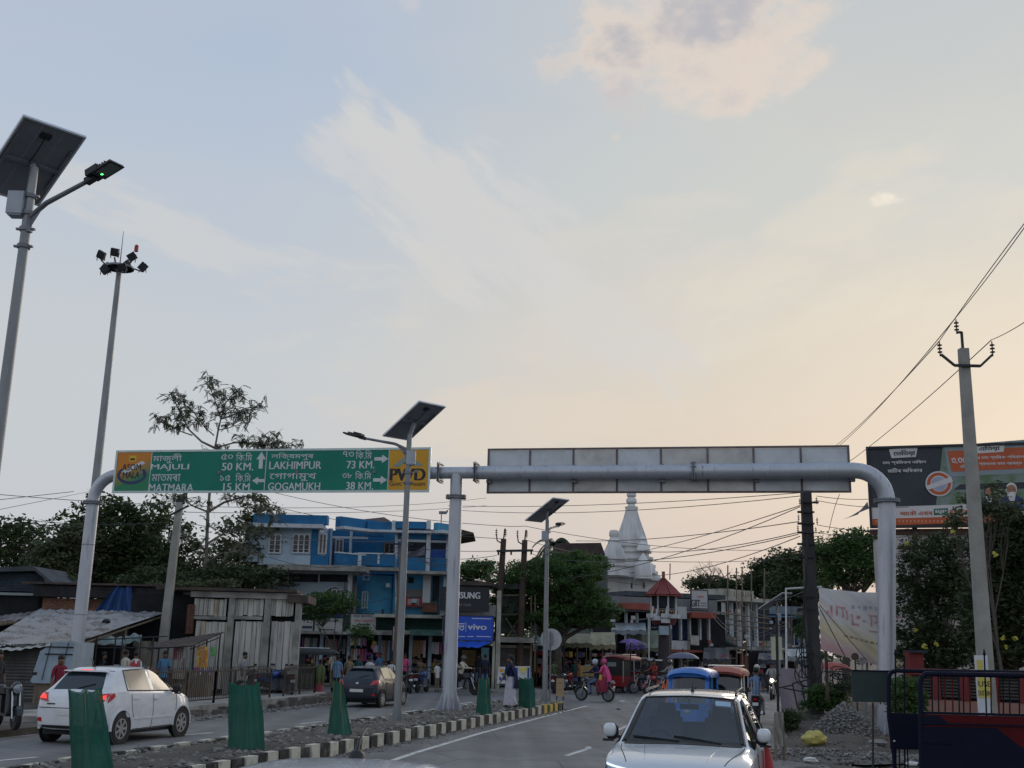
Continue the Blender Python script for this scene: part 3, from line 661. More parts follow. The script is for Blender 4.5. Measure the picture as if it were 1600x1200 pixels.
# ------------------------------------------------------------ solar street lamps
cell=M('solar_cells_underside',(.15,.16,.18),.35,.1,.12,2);cell_t=M('solar_glass',(.01,.013,.03),.1,0,.1,2)
led=M('green_indicator',(.1,1.,.25),.5,0,0,emit=2.5)
def solar_lamp(label,base,ztop,panel,head_dir,r=.07,arm_z=None,head=True,psize=(1.0,1.65),box_side=-1,collar=False,group='solar street lamps',cat='street lamp',twopan=True):
    t=thing('solar_street_lamp',label,cat,base,group);b=Vector(base)
    mb=MB();mb.tube([b,b+Vector((0,0,ztop*.5)),Vector((b.x,b.y,ztop))],[r*1.15,r,r*.8],16);mb.build('pole',galv,t,smooth=True)
    mb=MB();mb.box(b+Vector((0,0,.015)),(.4,.4,.03))
    for i in range(4):
        a=math.pi/2*i;d=Vector((math.cos(a),math.sin(a),0));mb.extr([b+d*r,b+d*(r+.11),b+d*(r+.11)+Vector((0,0,.04)),b+d*r+Vector((0,0,.3))],Vector((-d.y,d.x,0))*.006,Vector((d.y,-d.x,0))*.006)
    mb.build('base_plate',galv,t)
    # panel: R maps local x (width) y (length) z (normal)
    R,c=panel;w,l=psize
    mb=MB();mb.box(c,(w-.06,l-.06,.012),R=R);pn=mb.build('solar_panel',cell,t)
    mb=MB();mb.box(c+R@Vector((0,0,.011)),(w-.06,l-.06,.006),R=R);mb.build('front_glass',cell_t,pn)
    mb=MB()
    for s in (-1,1):
        mb.box(c+R@Vector((s*(w/2-.015),0,0)),(.03,l,.045),R=R);mb.box(c+R@Vector((0,s*(l/2-.015),0)),(w-.06,.03,.045),R=R)
    mb.build('frame',M('panel_frame',(.50,.53,.56),.4,.5,.1,4),pn)
    mb=MB();mb.box(c+R@Vector((0,0,-.035)),(w*.9,.05,.05),R=R)
    for s in (-1,1): mb.box(c+R@Vector((s*w*.43,0,-.03)),(.045,l*.55,.035),R=R)
    mb.bar(Vector((b.x,b.y,ztop-.02)),c+R@Vector((0,0,-.06)),.09);mb.build('panel_bracket',galv_d,pn)
    mb=MB();mb.box(c+R@Vector((w*.05,l*.36,-.025)),(.16,.10,.035),R=R);mb.build('junction_box',blackp,pn)
    mb=MB();pts=[c+R@Vector((w*.05+.02*math.sin(q*3),l*.36*(1-q),-.04-.06*math.sin(q*3.14))) for q in np.linspace(0,1,9)];mb.tube(pts,.010,6);mb.build('cable',blackp,pn)
    cl=MB()
    for i in (-1,1): cl.box(c+R@Vector((i*w/6,0,-.0075)),(.006,l-.08,.002),R=R)
    cl.build('cell_gap',M('cell_gap',(.32,.34,.36),.5),pn)
    az=arm_z or ztop-1.0
    mb=MB();q=Vector((b.x,b.y,ztop-.62))+box_side*Vector((.17,.02,0));mb.box(q,(.24,.22,.36));mb.box(q+Vector((0,0,-.19)),(.2,.18,.03));mb.build('battery_box',M('battery_box_grey',(.33,.36,.40),.5,.1,.1,3),t)
    mb=MB()
    for dz in (-.48,-.76,-1.02,-1.3): mb=MB();mb.lathe([(r*1.15,-.03),(r*1.15,.03)],(b.x,b.y,ztop+dz),16);mb.box((b.x-r*1.4,b.y-.01,ztop+dz),(.05,.05,.03));mb.box((b.x+r*1.4,b.y-.01,ztop+dz),(.05,.05,.03));mb.build('clamp',galv_d,t)
    if head:
        hd=Vector(head_dir);p0=Vector((b.x,b.y,az))+hd*.06;p1=p0+hd*1.25+Vector((0,0,.34))
        mb=MB();mb.tube([p0-Vector((0,0,.25)),p0,p0+hd*.35+Vector((0,0,.16)),p1],[.05,.045,.04,.034],12)
        mb.extr([p0,p0+hd*.28+Vector((0,0,.10)),p0-Vector((0,0,.22))],(0,.01,0),(0,-.01,0));mb.build('arm',galv_d,t,smooth=True)
        side=Vector((-hd.y,hd.x,0));dn=(p1-p0).normalized();up=side.cross(dn) if side.cross(dn).z > 0 else -side.cross(dn)
        Rh=Matrix((side,dn,up)).transposed()
        mb=MB();mb.box(p1+dn*.07,(.10,.2,.09),R=Rh);mb.box(p1+dn*.20+up*.05,(.24,.24,.10),R=Rh);mb.box(p1+dn*.42,(.27,.42,.045),R=Rh,taper=.9)
        for s in range(5): mb.box(p1+dn*(.28+.05*s)+up*.04,(.22,.015,.05),R=Rh)
        hh=mb.build('lamp_head',blackp,t)
        mb=MB();mb.box(p1+dn*.44-up*.026,(.2,.3,.008),R=Rh);mb.build('lens',M('led_lens',(.10,.12,.10),.2),hh)
        if base[0] < -6: mb=MB();mb.box(p1+dn*.30-up*.032,(.03,.03,.012),R=Rh);mb.build('indicator',led,hh)
    return t
def panel_R(width_dir,tilt_dir): # local x, local y
    x=Vector(width_dir).normalized();y=Vector(tilt_dir);y=(y-x*y.dot(x)).normalized();z=x.cross(y)
    if z.z < 0: x=-x;z=x.cross(y)
    return Matrix((x,y,z)).transposed()
# corner points of each panel measured in the survey, at the pole's distance
def panel_from(px_pts,Yc,w,l,dirx,diry):
    c=A(px_pts[0],px_pts[1],Yc);return (panel_R(dirx,diry),c)
PR=panel_R((.66,.75,.03),(.70,-.56,.50))
b1=A(2,850,16);t1=A(49,262,16);b1v=Vector(((b1.x+t1.x)/2-.10,16,.0))
solar_lamp('tall leftmost solar street lamp with its panel cut by the frame and a green indicator',b1v,float(t1.z),(PR,A(50,246,16)-Vector((0,0,.08))),Vector((.86,-.5,0)).normalized(),r=.085,arm_z=float(A(47,340,16).z),psize=(1.0,1.6))
b2=G(620,1128,MZ);t2=A(645,680,b2.y)
solar_lamp('solar street lamp on the median whose pole crosses the amber sign panel',b2,float(t2.z),(PR,A(647,658,b2.y)),Vector((-.96,.28,0)),r=.085,arm_z=float(A(640,702,b2.y).z),psize=(1.0,1.6),box_side=.4)
b3=G(851,1097,MZ);t3=A(854,812,b3.y)
solar_lamp('solar street lamp at the far end of the median before the big tree',b3,float(t3.z),(PR,A(855,797,b3.y)),Vector((.35,.93,0)),r=.085,arm_z=float(A(853,830,b3.y).z),psize=(1.0,1.6),box_side=-.5)
b4=G(1214,1080);b4.y=60;b4.x=A(1216,1000,60).x;b4.z=0;t4=A(1212,945,60)
solar_lamp('distant low solar lamp carrying two tall cream boards by the far street',Vector((b4.x,60,0)),float(t4.z),(PR,A(1211,939,60)),Vector((-.35,.93,0)),r=.09,head=False,psize=(1.1,1.7),box_side=.3)
k4=Fac(1205,59.8)
for x0,x1 in ((1205,1212),(1217,1222)):
    mb=MB();k4.box(mb,x0,995,x1,1031,0,.04);o=mb.build('notice_board',M('cream_board',(.50,.49,.36),.7,0,.1,1));tag(o,'tall cream board on the %s side of the distant lamp pole' % ('left' if x0 < 1210 else 'right'),'board')
# round traffic sign seen from behind, beside the third lamp
rs=thing('round_sign','round traffic sign seen from behind beside the last median lamp pole','road sign',(b3.x+.2,b3.y+.35,MZ))
f3=Fac(862,b3.y+.35)
c=f3.pt(861,999);mb=MB();mb.lathe([(.40,-.008),(.40,.008)],c,32,rotm((0,0,1),(0,1,0)));mb.build('plate',M('sign_back_grey',(.36,.38,.40),.5,.3,.15,4),rs)
mb=MB();f3.box(mb,859,990,865,1008,.01,.05);mb.build('channel',galv_d,rs);mb=MB();mb.tube([(c.x-.02,c.y-.04,MZ),(c.x-.02,c.y-.04,c.z+.3)],.03,8);mb.build('post',galv_d,rs)
# ------------------------------------------------------------ high mast
hm0,hm1=A(134,1000,46),A(176,420,46);hx=(hm0.x+hm1.x)/2
hm=thing('high_mast','tall slim mast crowned with floodlights and a lightning rod','light mast',(hx,46,.1))
zt=float(hm1.z)
mb=MB();mb.tube([(hx,46,.1),(hx,46,zt*.5),(hx,46,zt)],[.24,.17,.11],14);mb.build('pole',galv,hm,smooth=True)
mb=MB();mb.tube([(hx,46,zt),(hx,46,zt+1.75)],[.03,.012],6);mb.build('lightning_rod',galv_d,hm)
mb=MB();mb.lathe([(.62,-.04),(.62,.04),(.56,.04),(.56,-.04)],(hx,46,zt+.05),24);mb.lathe([(.18,-.15),(.18,.2)],(hx,46,zt),14)
for i in range(6):
    a=i*math.pi/3;mb.bar((hx,46,zt),(hx+.6*math.cos(a),46+.6*math.sin(a),zt+.05),.06)
mb.build('head_ring',galv_d,hm)
for i,(dx,dy,dz,tilt) in enumerate([(-.78,-.2,.55,.5),(-.62,.3,.15,.8),(-.12,-.4,.62,.2),(.12,.5,.35,1.1),(.62,-.35,.45,-.6),(.98,.1,.15,-.9),(-.45,-.5,-.2,.9),(.3,-.5,-.1,-.2)]):
    mb=MB();c=Vector((hx+dx,46+dy,zt+dz));R=Matrix.Rotation(tilt,3,'Y') @ Matrix.Rotation(.5,3,'X')
    mb.box(c,(.36,.13,.34),R=R);mb.bar((hx+dx*.6,46+dy*.6,zt+.05),c+Vector((0,0,-.22)),.05)
    mb.bar(c+R@Vector((-.2,0,0)),c+Vector((-.16,0,-.26)),.03);mb.bar(c+R@Vector((.2,0,0)),c+Vector((.16,0,-.26)),.03);mb.build('floodlight',M('floodlight_housing',(.035,.038,.045),.5,.3,.2,5),hm)
mb=MB();mb.tube([(hx+.72,45.8,zt+.75),(hx+.72,45.8,zt+.95)],.09,10);mb.ball((hx+.72,45.8,zt+.98),.09,8);mb.build('warning_light',M('red_beacon',(.35,.03,.02),.3),hm)
# ------------------------------------------------------------ electricity poles
def insul(mb,c,s=1.):
    mb.tube([c,c+Vector((0,0,.34*s))],.014*s,6)
    for i in range(3): mb.lathe([(.02*s,-.02*s),(.055*s,-.012*s),(.05*s,.01*s),(.02*s,.02*s)],c+Vector((0,0,(.10+.08*i)*s)),10)
def concrete_pole(label,base,top,w0,w1,arms=True,mat_=conc_l):
    t=thing('electricity_pole',label,'electricity pole',base);b,tp=Vector(base),Vector(top)
    mb=MB();d=tp-b;vs=[]
    for q,w in ((b,w0),(tp,w1)):
        for sx,sy in ((-1,-1),(1,-1),(1,1),(-1,1)): vs.append(q+Vector((sx*w/2,sy*w*.42,0)))
    mb.add(vs,[(3,2,1,0),(4,5,6,7)]+[(i,(i+1) % 4,4+(i+1) % 4,4+i) for i in range(4)]);mb.build('shaft',mat_,t)
    return t
pt_=A(1505,545,25);pb=Vector((pt_.x-.05,25,-.3))
ep=concrete_pole('square concrete electricity pole in front of the party billboard at the right',pb,pt_,.31,.205)
mb=MB();T0=Vector(pt_);dz=Vector((0,0,1))
mb.box(T0+Vector((-.01,0,.20)),(.05,.05,.42));mb.bar(T0+Vector((-.01,0,.40)),T0+Vector((-.13,0,.40)),.05);mb.build('top_bracket',steel_d,ep)
mb=MB();zc=T0+Vector((0,-.12,-.44))
mb.bar(zc+Vector((-.28,0,0)),zc+Vector((.32,0,0)),.06);mb.bar(zc+Vector((-.28,0,0)),zc+Vector((-.58,0,.26)),.05);mb.bar(zc+Vector((.32,0,0)),zc+Vector((.62,0,.28)),.05)
mb.build('crossarm',steel_d,ep)
I1,I2,I3=T0+Vector((-.12,0,.42)),zc+Vector((-.60,0,.27)),zc+Vector((.63,0,.30))
for q in (I1,I2,I3): mb=MB();insul(mb,q-Vector((0,0,.06)),1.05);mb.build('insulator',M('brown_porcelain',(.05,.03,.03),.4),ep)
fp=Fac(1540,24.78)
lab=[((1527,1024,1552,1090),M('label_white',(.60,.62,.66),.7,0,.12,3),.0),((1527,1032,1551,1091),M('label_yellow',(.50,.43,.10),.7,0,.12,3),.005)]
mb=MB();fp.box(mb,1527,1024,1548,1165,0,.01);mb.build('painted_band',lab[0][1],ep)
mb=MB();fp.box(mb,1528,1031,1537,1090,.011,.014);fp.box(mb,1528,1060,1548,1090,.0145,.017);mb.build('painted_band',lab[1][1],ep)
text('USE',fp,1529,1064,1548,1073,.02,sign_blk,ep,bold=.018);text('DUSTBIN',fp,1529,1079,1548,1087,.02,sign_blk,ep,bold=.02)
# dark iron pole at 1262
pB=Vector((A(1271,1080,36).x,36,-.1));pT=A(1259,768,36)+Vector((0,0,.2));pB.x=pT.x+.05
ip=thing('electricity_pole','thick dark iron electricity pole hung with cables between the banner and the far street','electricity pole',pB)
mb=MB();mb.box((pB+pT)/2,(.42,.34,(pT-pB).length),R=rotm((0,0,1),pT-pB),taper=.72);mb.build('shaft',M('tarred_pole',(.055,.052,.055),.85,.1,.3,2,.4,20,stretch=(1,1,.3)),ip)
mb=MB()
for py in (785,800,818,832,850,870,932,952): mb.box(A(1262,py,35.85),(.42,.1,.05));mb.box(A(1250 if py % 2 == 0 else 1275,py,35.9),(.16,.06,.07))
mb.build('clamp',steel_d,ip)
for s,(x,y) in enumerate([(1250,790),(1248,815),(1247,832),(1276,788),(1277,820),(1275,835)]):
    mb=MB();insul(mb,A(x,y,35.9),.7);mb.build('insulator',MATS['brown_porcelain'],ip)
mb=MB()
for s in range(5):
    pts=[A(1256+s*2+4*math.sin(i*.7+s),835+i*28,35.7-.05*s) for i in range(9)];mb.tube(pts,.018,6)
for s in range(7):
    c=A(1262+random.uniform(-8,8),1035+random.uniform(-25,30),35.6);r=random.uniform(.16,.34)
    mb.tube([c+Vector((r*math.cos(a),0,r*math.sin(a)*1.2)) for a in np.linspace(0,6.6,18)],.016,6)
mb.build('cable_bundle',blackp,ip)
mb=MB();q0,q1=A(1228,920,36),A(1262,918,36);mb.tube([A(1229,1045,36),q0,q1,A(1284,917,36)],.035,8);mb.build('bracket_pipe',M('white_pipe',(.6,.6,.6),.5),ip)
# left leaning concrete pole
lb,lt=A(256,1000,43),A(281,785,43);lb.z=.2;lb.x=lt.x-.18
lp=concrete_pole('grey concrete electricity pole rising between the brick wall and the feathery tree',lb,lt,.34,.24)
mb=MB();mb.box(lt+Vector((0,-.12,-.35)),(.9,.05,.07),R=Matrix.Rotation(-.5,3,'Y'));mb.box(lt+Vector((.05,0,.02)),(.3,.12,.18));mb.build('crossarm',steel_d,lp)
# far left thin pole fragment
l0=A(0,800,42)
# pole before the blue building
bp0=A(622,1000,57);bt0=A(630,838,57);bp0.z=0;bp0.x=bt0.x-.15
pp=thing('electricity_pole','slim brown pole standing before the blue building','electricity pole',bp0)
mb=MB();mb.tube([bp0,bt0],[.16,.11],12);mb.build('shaft',wood,pp,smooth=True);mb=MB();mb.bar(bt0+Vector((-.5,0,-.4)),bt0+Vector((.5,0,-.4)),.08);mb.build('crossarm',steel_d,pp)
# twin poles
for i,(px0,px1,ty,lab_) in enumerate(((772,787,828,'left of two rusty poles joined by one steel crossarm behind the blue phone shop sign'),(812,820,830,'right of two rusty poles joined by one steel crossarm beside the big tree'))):
    t0=A(px1,ty+14,60);bb=Vector((A(px0,1060,60).x,60,0));bb.x=bb.x if i == 0 else t0.x-.2
    q=thing('electricity_pole',lab_,'electricity pole',bb);mb=MB();mb.tube([bb,t0],[.20,.15],8);mb.build('shaft',M('rusty_iron',(.075,.05,.042),.85,.2,.35,3),q,smooth=True)
    mb=MB();mb.tube([t0,t0+Vector((.05,0,.55))],.04,6);mb.tube([t0+Vector((-.4,0,.25)),t0+Vector((-.35,0,-.1)),t0+Vector((0,0,-.3))],.035,6);mb.build('top_bracket',steel_d,q)
    for dx in (-.4,.1): mb=MB();insul(mb,t0+Vector((dx,0,.1)),1.3);mb.build('insulator',MATS['brown_porcelain'],q)
mb=MB();q0,q1=A(776,861,59.8),A(833,860,59.8);mb.bar(q0,q1,.12)
for f_ in (.05,.4,.95): mb.tube([q0+(q1-q0)*f_,q0+(q1-q0)*f_-Vector((0,0,.22))],.05,6)
tag(mb.build('crossarm_beam',steel_d),'steel crossarm spanning the two rusty poles','crossarm')
# ------------------------------------------------------------ wires
wirem=M('wire',(.07,.066,.07),.6,.2,0)
def wires(label,runs,r=.013,group=None):
    a=Vector(runs[0][0]);t=thing('power_line',label,'power line',a,group)
    for p,q,sag in runs:
        p,q=Vector(p),Vector(q);mb=MB();n=14
        mb.tube([p+(q-p)*s-Vector((0,0,4*sag*s*(1-s))) for s in np.linspace(0,1,n)],r*.78,5);mb.build('wire',wirem,t)
iz=Vector((0,0,.34))
wires('three bare wires climbing out of view from the square concrete pole',[(I1+iz,A(1640,300,17),.05),(I2+iz*.9,A(1650,285,17.2),-.05),(I3+iz,A(1650,468,18),.06)],.012)
far1,far2,far3=A(1306,701,62),A(1310,700,62),A(1350,702,62)
wires('three bare wires dropping behind the gantry from the square concrete pole',[(I1+iz,A(1300,705,62),.25),(I2+iz*.9,A(1294,705,62.3),.2),(I3+iz,A(1280,752,60),.25)],.016)
wires('bundle of wires fanning left from the dark iron pole past the temple',[(A(1250,790,35.9),A(1000,862,62),.1),(A(1250,792,35.9),A(860,905,62),.5),(A(1248,815,35.9),A(900,845,62),.2),(A(1247,832,35.9),A(990,860,62),.3),(A(1247,835,35.9),A(860,872,62),.5),(A(1250,838,35.9),A(1000,900,66),.35)],.02)
wires('wires running right from the dark iron pole behind the gantry post',[(A(1276,775,35.9),A(1400,776,36),.1),(A(1276,782,35.9),A(1420,792,36),.1),(A(1276,820,35.9),A(1420,826,36),.12),(A(1276,832,35.9),A(1420,838,36),.1),(A(1312,772,36),A(1295,830,36),-.1)],.013)
tl,tr=A(787,842,60),A(820,844,60)
wires('bare wires strung left from the twin rusty poles past the blue building',[(A(787,822,60),A(430,770,64),.3),(A(787,842,60),A(430,792,64),.3),(A(776,861,59.8),A(560,845,62),.2),(A(776,868,59.8),A(630,868,57),.2),(A(776,880,59.8),A(630,872,57),.2)],.02)
wires('bare wires strung right from the twin rusty poles toward the temple',[(A(820,822,60),A(1240,858,70),.5),(A(787,822,60),A(820,822,60),.02),(A(833,861,59.8),A(1240,872,70),.4),(A(833,866,59.8),A(1010,915,66),.3),(A(820,843,60),A(960,870,80),.2)],.02)
wires('long pale wires crossing the sky under the green sign',[(A(-20,771,40),A(281,790,43),.05),(A(-20,800,40),A(140,768,70),.0),(A(-20,783,40),A(115,768,44),.0),(A(-20,806,40),A(281,815,43),.2),(A(281,790,43),A(760,778,70),.3),(A(281,800,43),A(760,790,70),.2),(A(281,815,43),A(630,845,57),.3)],.016)
wires('wires high behind the right gantry beam toward the leftmost billboard corner',[(A(700,790,60),A(1250,770,36),.2),(A(700,796,60),A(1250,775,36),.35)],.017)
wires('low service wires drooping across the blue building front',[(A(630,850,57),A(520,880,59),.3),(A(630,850,57),A(712,885,58),.4),(A(630,860,57),A(420,870,58),.7),(A(630,855,57),A(772,905,58),.5),(A(560,940,59),A(630,925,57),.2),(A(540,948,59),A(700,930,57),.5)],.018)
wires('service wires between the dark iron pole and the concrete balcony building',[(A(1255,925,35.9),A(1170,925,75),.4),(A(1255,960,35.9),A(1150,935,75),.5),(A(1255,952,35.9),A(1110,950,75),1.2),(A(1255,955,35.9),A(1100,940,75),1.5)],.016)
# ------------------------------------------------------------ blue three-storey building
bl1=M('blue_paint',(.012,.13,.29),.7,0,.12,1.2,.15,10,col2=(.012,.085,.18),thr=(.42,.75))
bl2=M('cyan_blue_paint',(.055,.27,.45),.75,0,.12,.8,.15,10,col2=(.05,.18,.29),thr=(.42,.72))
bl3=M('pale_blue_white',(.34,.42,.50),.8,0,.12,.9,.15,10,col2=(.22,.28,.34),thr=(.45,.78))
trim=M('stained_white_trim',(.46,.49,.52),.75,0,.1,2,col2=(.22,.22,.22),thr=(.5,.78))
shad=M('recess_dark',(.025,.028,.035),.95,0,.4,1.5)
glassb=M('window_glass',(.02,.025,.03),.12,0,.3,1,spec=.6)
brownw=M('brown_pane',(.16,.11,.09),.5,0,.2,2)
def win(f,x0,y0,x1,y1,par,n=0.,cols=1,arched=False,fm=None,pm=None,name='window',fw=.07):
    u0,u1,z0,z1=f.rect(x0,y0,x1,y1,n);fm=fm or trim;pm=pm or glassb
    mb=MB();f.ub(mb,u0,u1,z0,z0+fw,n,n+.10);f.ub(mb,u0,u1,z1-fw,z1,n,n+.10)
    w=(u1-u0-fw)/cols
    for i in range(cols+1): f.ub(mb,u0+i*w,u0+i*w+fw,z0+fw,z1-fw,n,n+.09)
    if arched:
        for i in range(cols):
            c=u0+fw+i*w;ww=w-fw;r=ww/2
            pts=[f.P(c,z1-fw,n+.01),f.P(c,z1-fw-r,n+.01)]+[f.P(c+r-r*math.cos(a),z1-fw-r+r*math.sin(a),n+.01) for a in np.linspace(.2,math.pi-.2,7)]+[f.P(c+ww,z1-fw-r,n+.01),f.P(c+ww,z1-fw,n+.01)]
            mb.extr(pts,Vector((0,0,0)),f.n*.07)
    wo=mb.build(name,fm,par)
    for i in range(cols):
        p=MB();f.ub(p,u0+fw+i*w,u0+i*w+w,z0+fw,z1-fw,n+.004,n+.03);p.build('pane',pm,wo)
    return wo
def part(f,par,name,mat,*boxes,zmin=None,**k):
    for b in boxes: mb=MB();f.box(mb,*b,zmin=zmin);o=mb.build(name,mat,par,**k)
    return o
FB=Fac(455,59.5);FM=Fac(512,59.5,math.radians(48));FC=Fac(575,61.0);FT=Fac(672,61.0,math.radians(50))
bb=thing('blue_building','bright blue three storey building with white columns and wraparound balconies','building',FB.P(3,0))
# main masses behind
part(FB,bb,'wall',bl3,(402,826,512,885,-6,0))
part(FB,bb,'wall',bl3,(425,896,548,962,-6,-.6))
part(FB,bb,'wall',bl1,(486,826,496,885,0,.04),(512.3,826,515,885,-.3,.03))
part(FC,bb,'wall',bl1,(530,826,640,900,-6,-2.2))
mb=MB();u1=FC.sz(640,850)[0];z0,z1=FC.sz(640,897)[1],FC.sz(640,822)[1]
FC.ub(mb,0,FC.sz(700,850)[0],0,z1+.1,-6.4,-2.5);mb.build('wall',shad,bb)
# parapets and fascia
part(FB,bb,'parapet',bl1,(398,805,513,819,-.1,.5));part(FB,bb,'fascia',trim,(398,819.5,507,825.5,-.2,.75))
mb=MB();uM=FM.sz(575,830)[0];zt=FB.sz(512,805)[1];zb=FB.sz(512,821)[1];FM.ub(mb,.3,uM+.6,zb,zt-.02,-.3,.1);mb.build('parapet',bl1,bb)
mb=MB();FM.ub(mb,.3,uM+.6,zb-.16,zb-.01,-.3,.45);mb.build('fascia',trim,bb)
part(FC,bb,'parapet',bl1,(575,815.5,612,829,-.4,.1),(619,815.5,666,826,-.4,.1));part(FC,bb,'coping',trim,(613,814,618.5,829,-.4,.14),(667,814,673,827,-.4,.14))
part(FC,bb,'fascia',trim,(575,829.5,674,833,-.4,.5))
uT=1.9;zt2=FC.sz(670,815.5)[1];zb2=FC.sz(670,827)[1]
mb=MB();FT.ub(mb,.25,uT,zb2,zt2,-.3,.0);mb.build('parapet',bl2,bb);mb=MB();FT.ub(mb,.1,uT+.2,zb2-.2,zb2-.03,-.4,.5);mb.build('fascia',trim,bb)
mb=MB();mb.add([FC.pt(560,812,-4),FC.pt(600,808,-4),FC.pt(612,815,-3),FC.pt(560,815,-3)],[(0,1,2,3)]);mb.build('roof',rust,bb)
mb=MB();mb.extr([FC.pt(714,829,-2),FC.pt(741,836,-2),FC.pt(741,838,-2),FC.pt(718,842,-2),FC.pt(706,838,-2)],FC.n*-3,FC.n*1.4);mb.build('tin_awning',rust,bb)
# top floor windows
for x0,x1,c in ((420,440,2),(457,485,3)): win(FB,x0,834,x1,865,bb,0.02,c,True)
win(FB,498,834,511,866,bb,.02,2,True,pm=brownw)
win(FC,524,842,537,864,bb,-2.17,2,True,pm=brownw)
win(FC,600,848,617,868,bb,-2.17,2,pm=shad,fm=brownw)
# veranda columns and beams
for x in (515,546): part(FC,bb,'column',trim,(x,826,x+3.5,885,-1.3,-1.0))
part(FC,bb,'beam',trim,(516,838.5,575,842,-1.28,-1.05))
part(FC,bb,'upper_panel',bl1,(519,829,546,838,-1.25,-1.1),(550,829,600,838,-1.6,-1.3))
for x,w in ((617,4),(666,6),(697,4),(704,4)): part(FC,bb,'column',trim,(x,831,x+w,893,-.5 if x < 690 else -1.4,-.1 if x < 690 else -1.0))
part(FC,bb,'upper_panel',bl1,(621,834,666,843,-.45,-.2),(672,834,697,843,-1.1,-.8));part(FC,bb,'beam',trim,(621,843.3,666,847,-.42,-.17),(672,845,697,848,-1.1,-.75))
part(FC,bb,'tarpaulin',M('blue_tarp',(.015,.07,.32),.5,0,.2,2),(672,858,702,872,-1.35,-1.3))
mb=MB();mb.sheet([FC.pt(621,852,-.9),FC.pt(664,852,-.9),FC.pt(664,868,-.9),FC.pt(621,871,-.9)],12,6,lambda u,v: (0,.12*math.sin(u*9+v*3),-.35*math.sin(u*3.14)*(1-v)));mb.build('hanging_cloth',M('grey_cloth',(.20,.20,.24),.9),bb)
# balcony fronts
part(FB,bb,'balcony_front',bl3,(404,868,485,883,.0,.14));part(FB,bb,'balcony_front',bl1,(486,868,513,883.5,.0,.1))
mb=MB();zA,zB=FB.sz(512,884)[1],FB.sz(512,864)[1];FM.ub(mb,.05,uM+.2,zA,zB,.1,.3);mb.build('balcony_front',bl1,bb)
mb=MB();FM.ub(mb,uM*.62,uM*.72,zA-.05,zB+.05,.31,.36);FM.ub(mb,.05,uM+.2,zB,zB+.07,.05,.36);mb.build('coping',trim,bb)
part(FC,bb,'balcony_front',bl1,(560,866,617,884,.1,.25),(621,871,664,892,-.0,.12),(672,872,697,894,-.9,-.7));part(FC,bb,'coping',trim,(560,864,617,866,.08,.29),(553,864,559.5,884.5,.1,.32),(590,866.5,593,881,.251,.30))
part(FB,bb,'slab',conc,(425,885,575,893.5,-1.0,1.25),(440,894,562,897,-1.0,.5));part(FC,bb,'slab',conc,(575.5,888,625,893,-.6,.9),(625.5,893.5,706,898,-.8,.7))
# first floor
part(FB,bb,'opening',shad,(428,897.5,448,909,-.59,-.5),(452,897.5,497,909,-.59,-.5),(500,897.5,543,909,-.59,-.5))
part(FB,bb,'column',trim,(448.5,897,451.5,911,-.6,-.4),(497.5,897,499.5,911,-.6,-.4),(544,897,549,948,-.7,-.2))
u0,z0=FB.sz(505,935,-.5);u1,_=FB.sz(540,935,-.5);cx_=(u0+u1)/2;r_=(u1-u0)/2
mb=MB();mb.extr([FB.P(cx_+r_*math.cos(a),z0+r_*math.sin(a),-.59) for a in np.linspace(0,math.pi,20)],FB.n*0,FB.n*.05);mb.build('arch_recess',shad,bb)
mb=MB()
for a0,a1 in zip(np.linspace(0,math.pi,21)[:-1],np.linspace(0,math.pi,21)[1:]): mb.extr([FB.P(cx_+r*math.cos(a),z0+r*math.sin(a),-.52) for r,a in ((r_,a0),(r_*1.1,a0),(r_*1.1,a1),(r_,a1))],FB.n*-.05,FB.n*.05)
mb.build('arch_ring',trim,bb);win(FB,518,920,534,936,bb,-.52,2)
part(FB,bb,'balcony_front',bl1,(502,936,543,946,-.5,-.38))
mb=MB();c0=FC.pt(588,930,-1.6);ru=FC.sz(619,930)[0]-FC.sz(588,930)[0]
mb.lathe([(ru*1.02,3.0),(ru*1.02,FC.sz(588,897.5)[1])],(c0.x,c0.y,0),28);mb.build('round_bay',bl2,bb,smooth=True)
fw_=Fac(575,c0.y-ru*.93,math.radians(-18));win(fw_,568,898,579,907,bb,0,1,pm=brownw);win(fw_,566,924,576,951,bb,0,2,pm=shad)
part(FC,bb,'wall',bl2,(617,898,706,962,-3,-.9));part(FC,bb,'column',trim,(661,898.5,673,942,-.89,-.5),(693,898.5,697,940,-.89,-.5))
part(FC,bb,'shutter',M('grey_shutter',(.16,.15,.16),.6,0,.2,3),(633,921,660,933,-.89,-.8));part(FC,bb,'opening',shad,(676,900,686,940,-.89,-.84),(638,902,646,911,-.89,-.85))
part(FC,bb,'poster',M('red_poster',(.30,.045,.05),.6,0,.2,2),(625,934,659,948,-.6,-.55));part(FC,bb,'poster_picture',M('pale_poster_print',(.42,.30,.28),.6),(637,936,643,945,-.545,-.53),(648,936,655,945,-.545,-.53))
part(FC,bb,'brick_panel',brickm,(660,942,684,957,-.89,-.45));part(FC,bb,'dark_vent',black,(596,952,600,961,.35,.4))
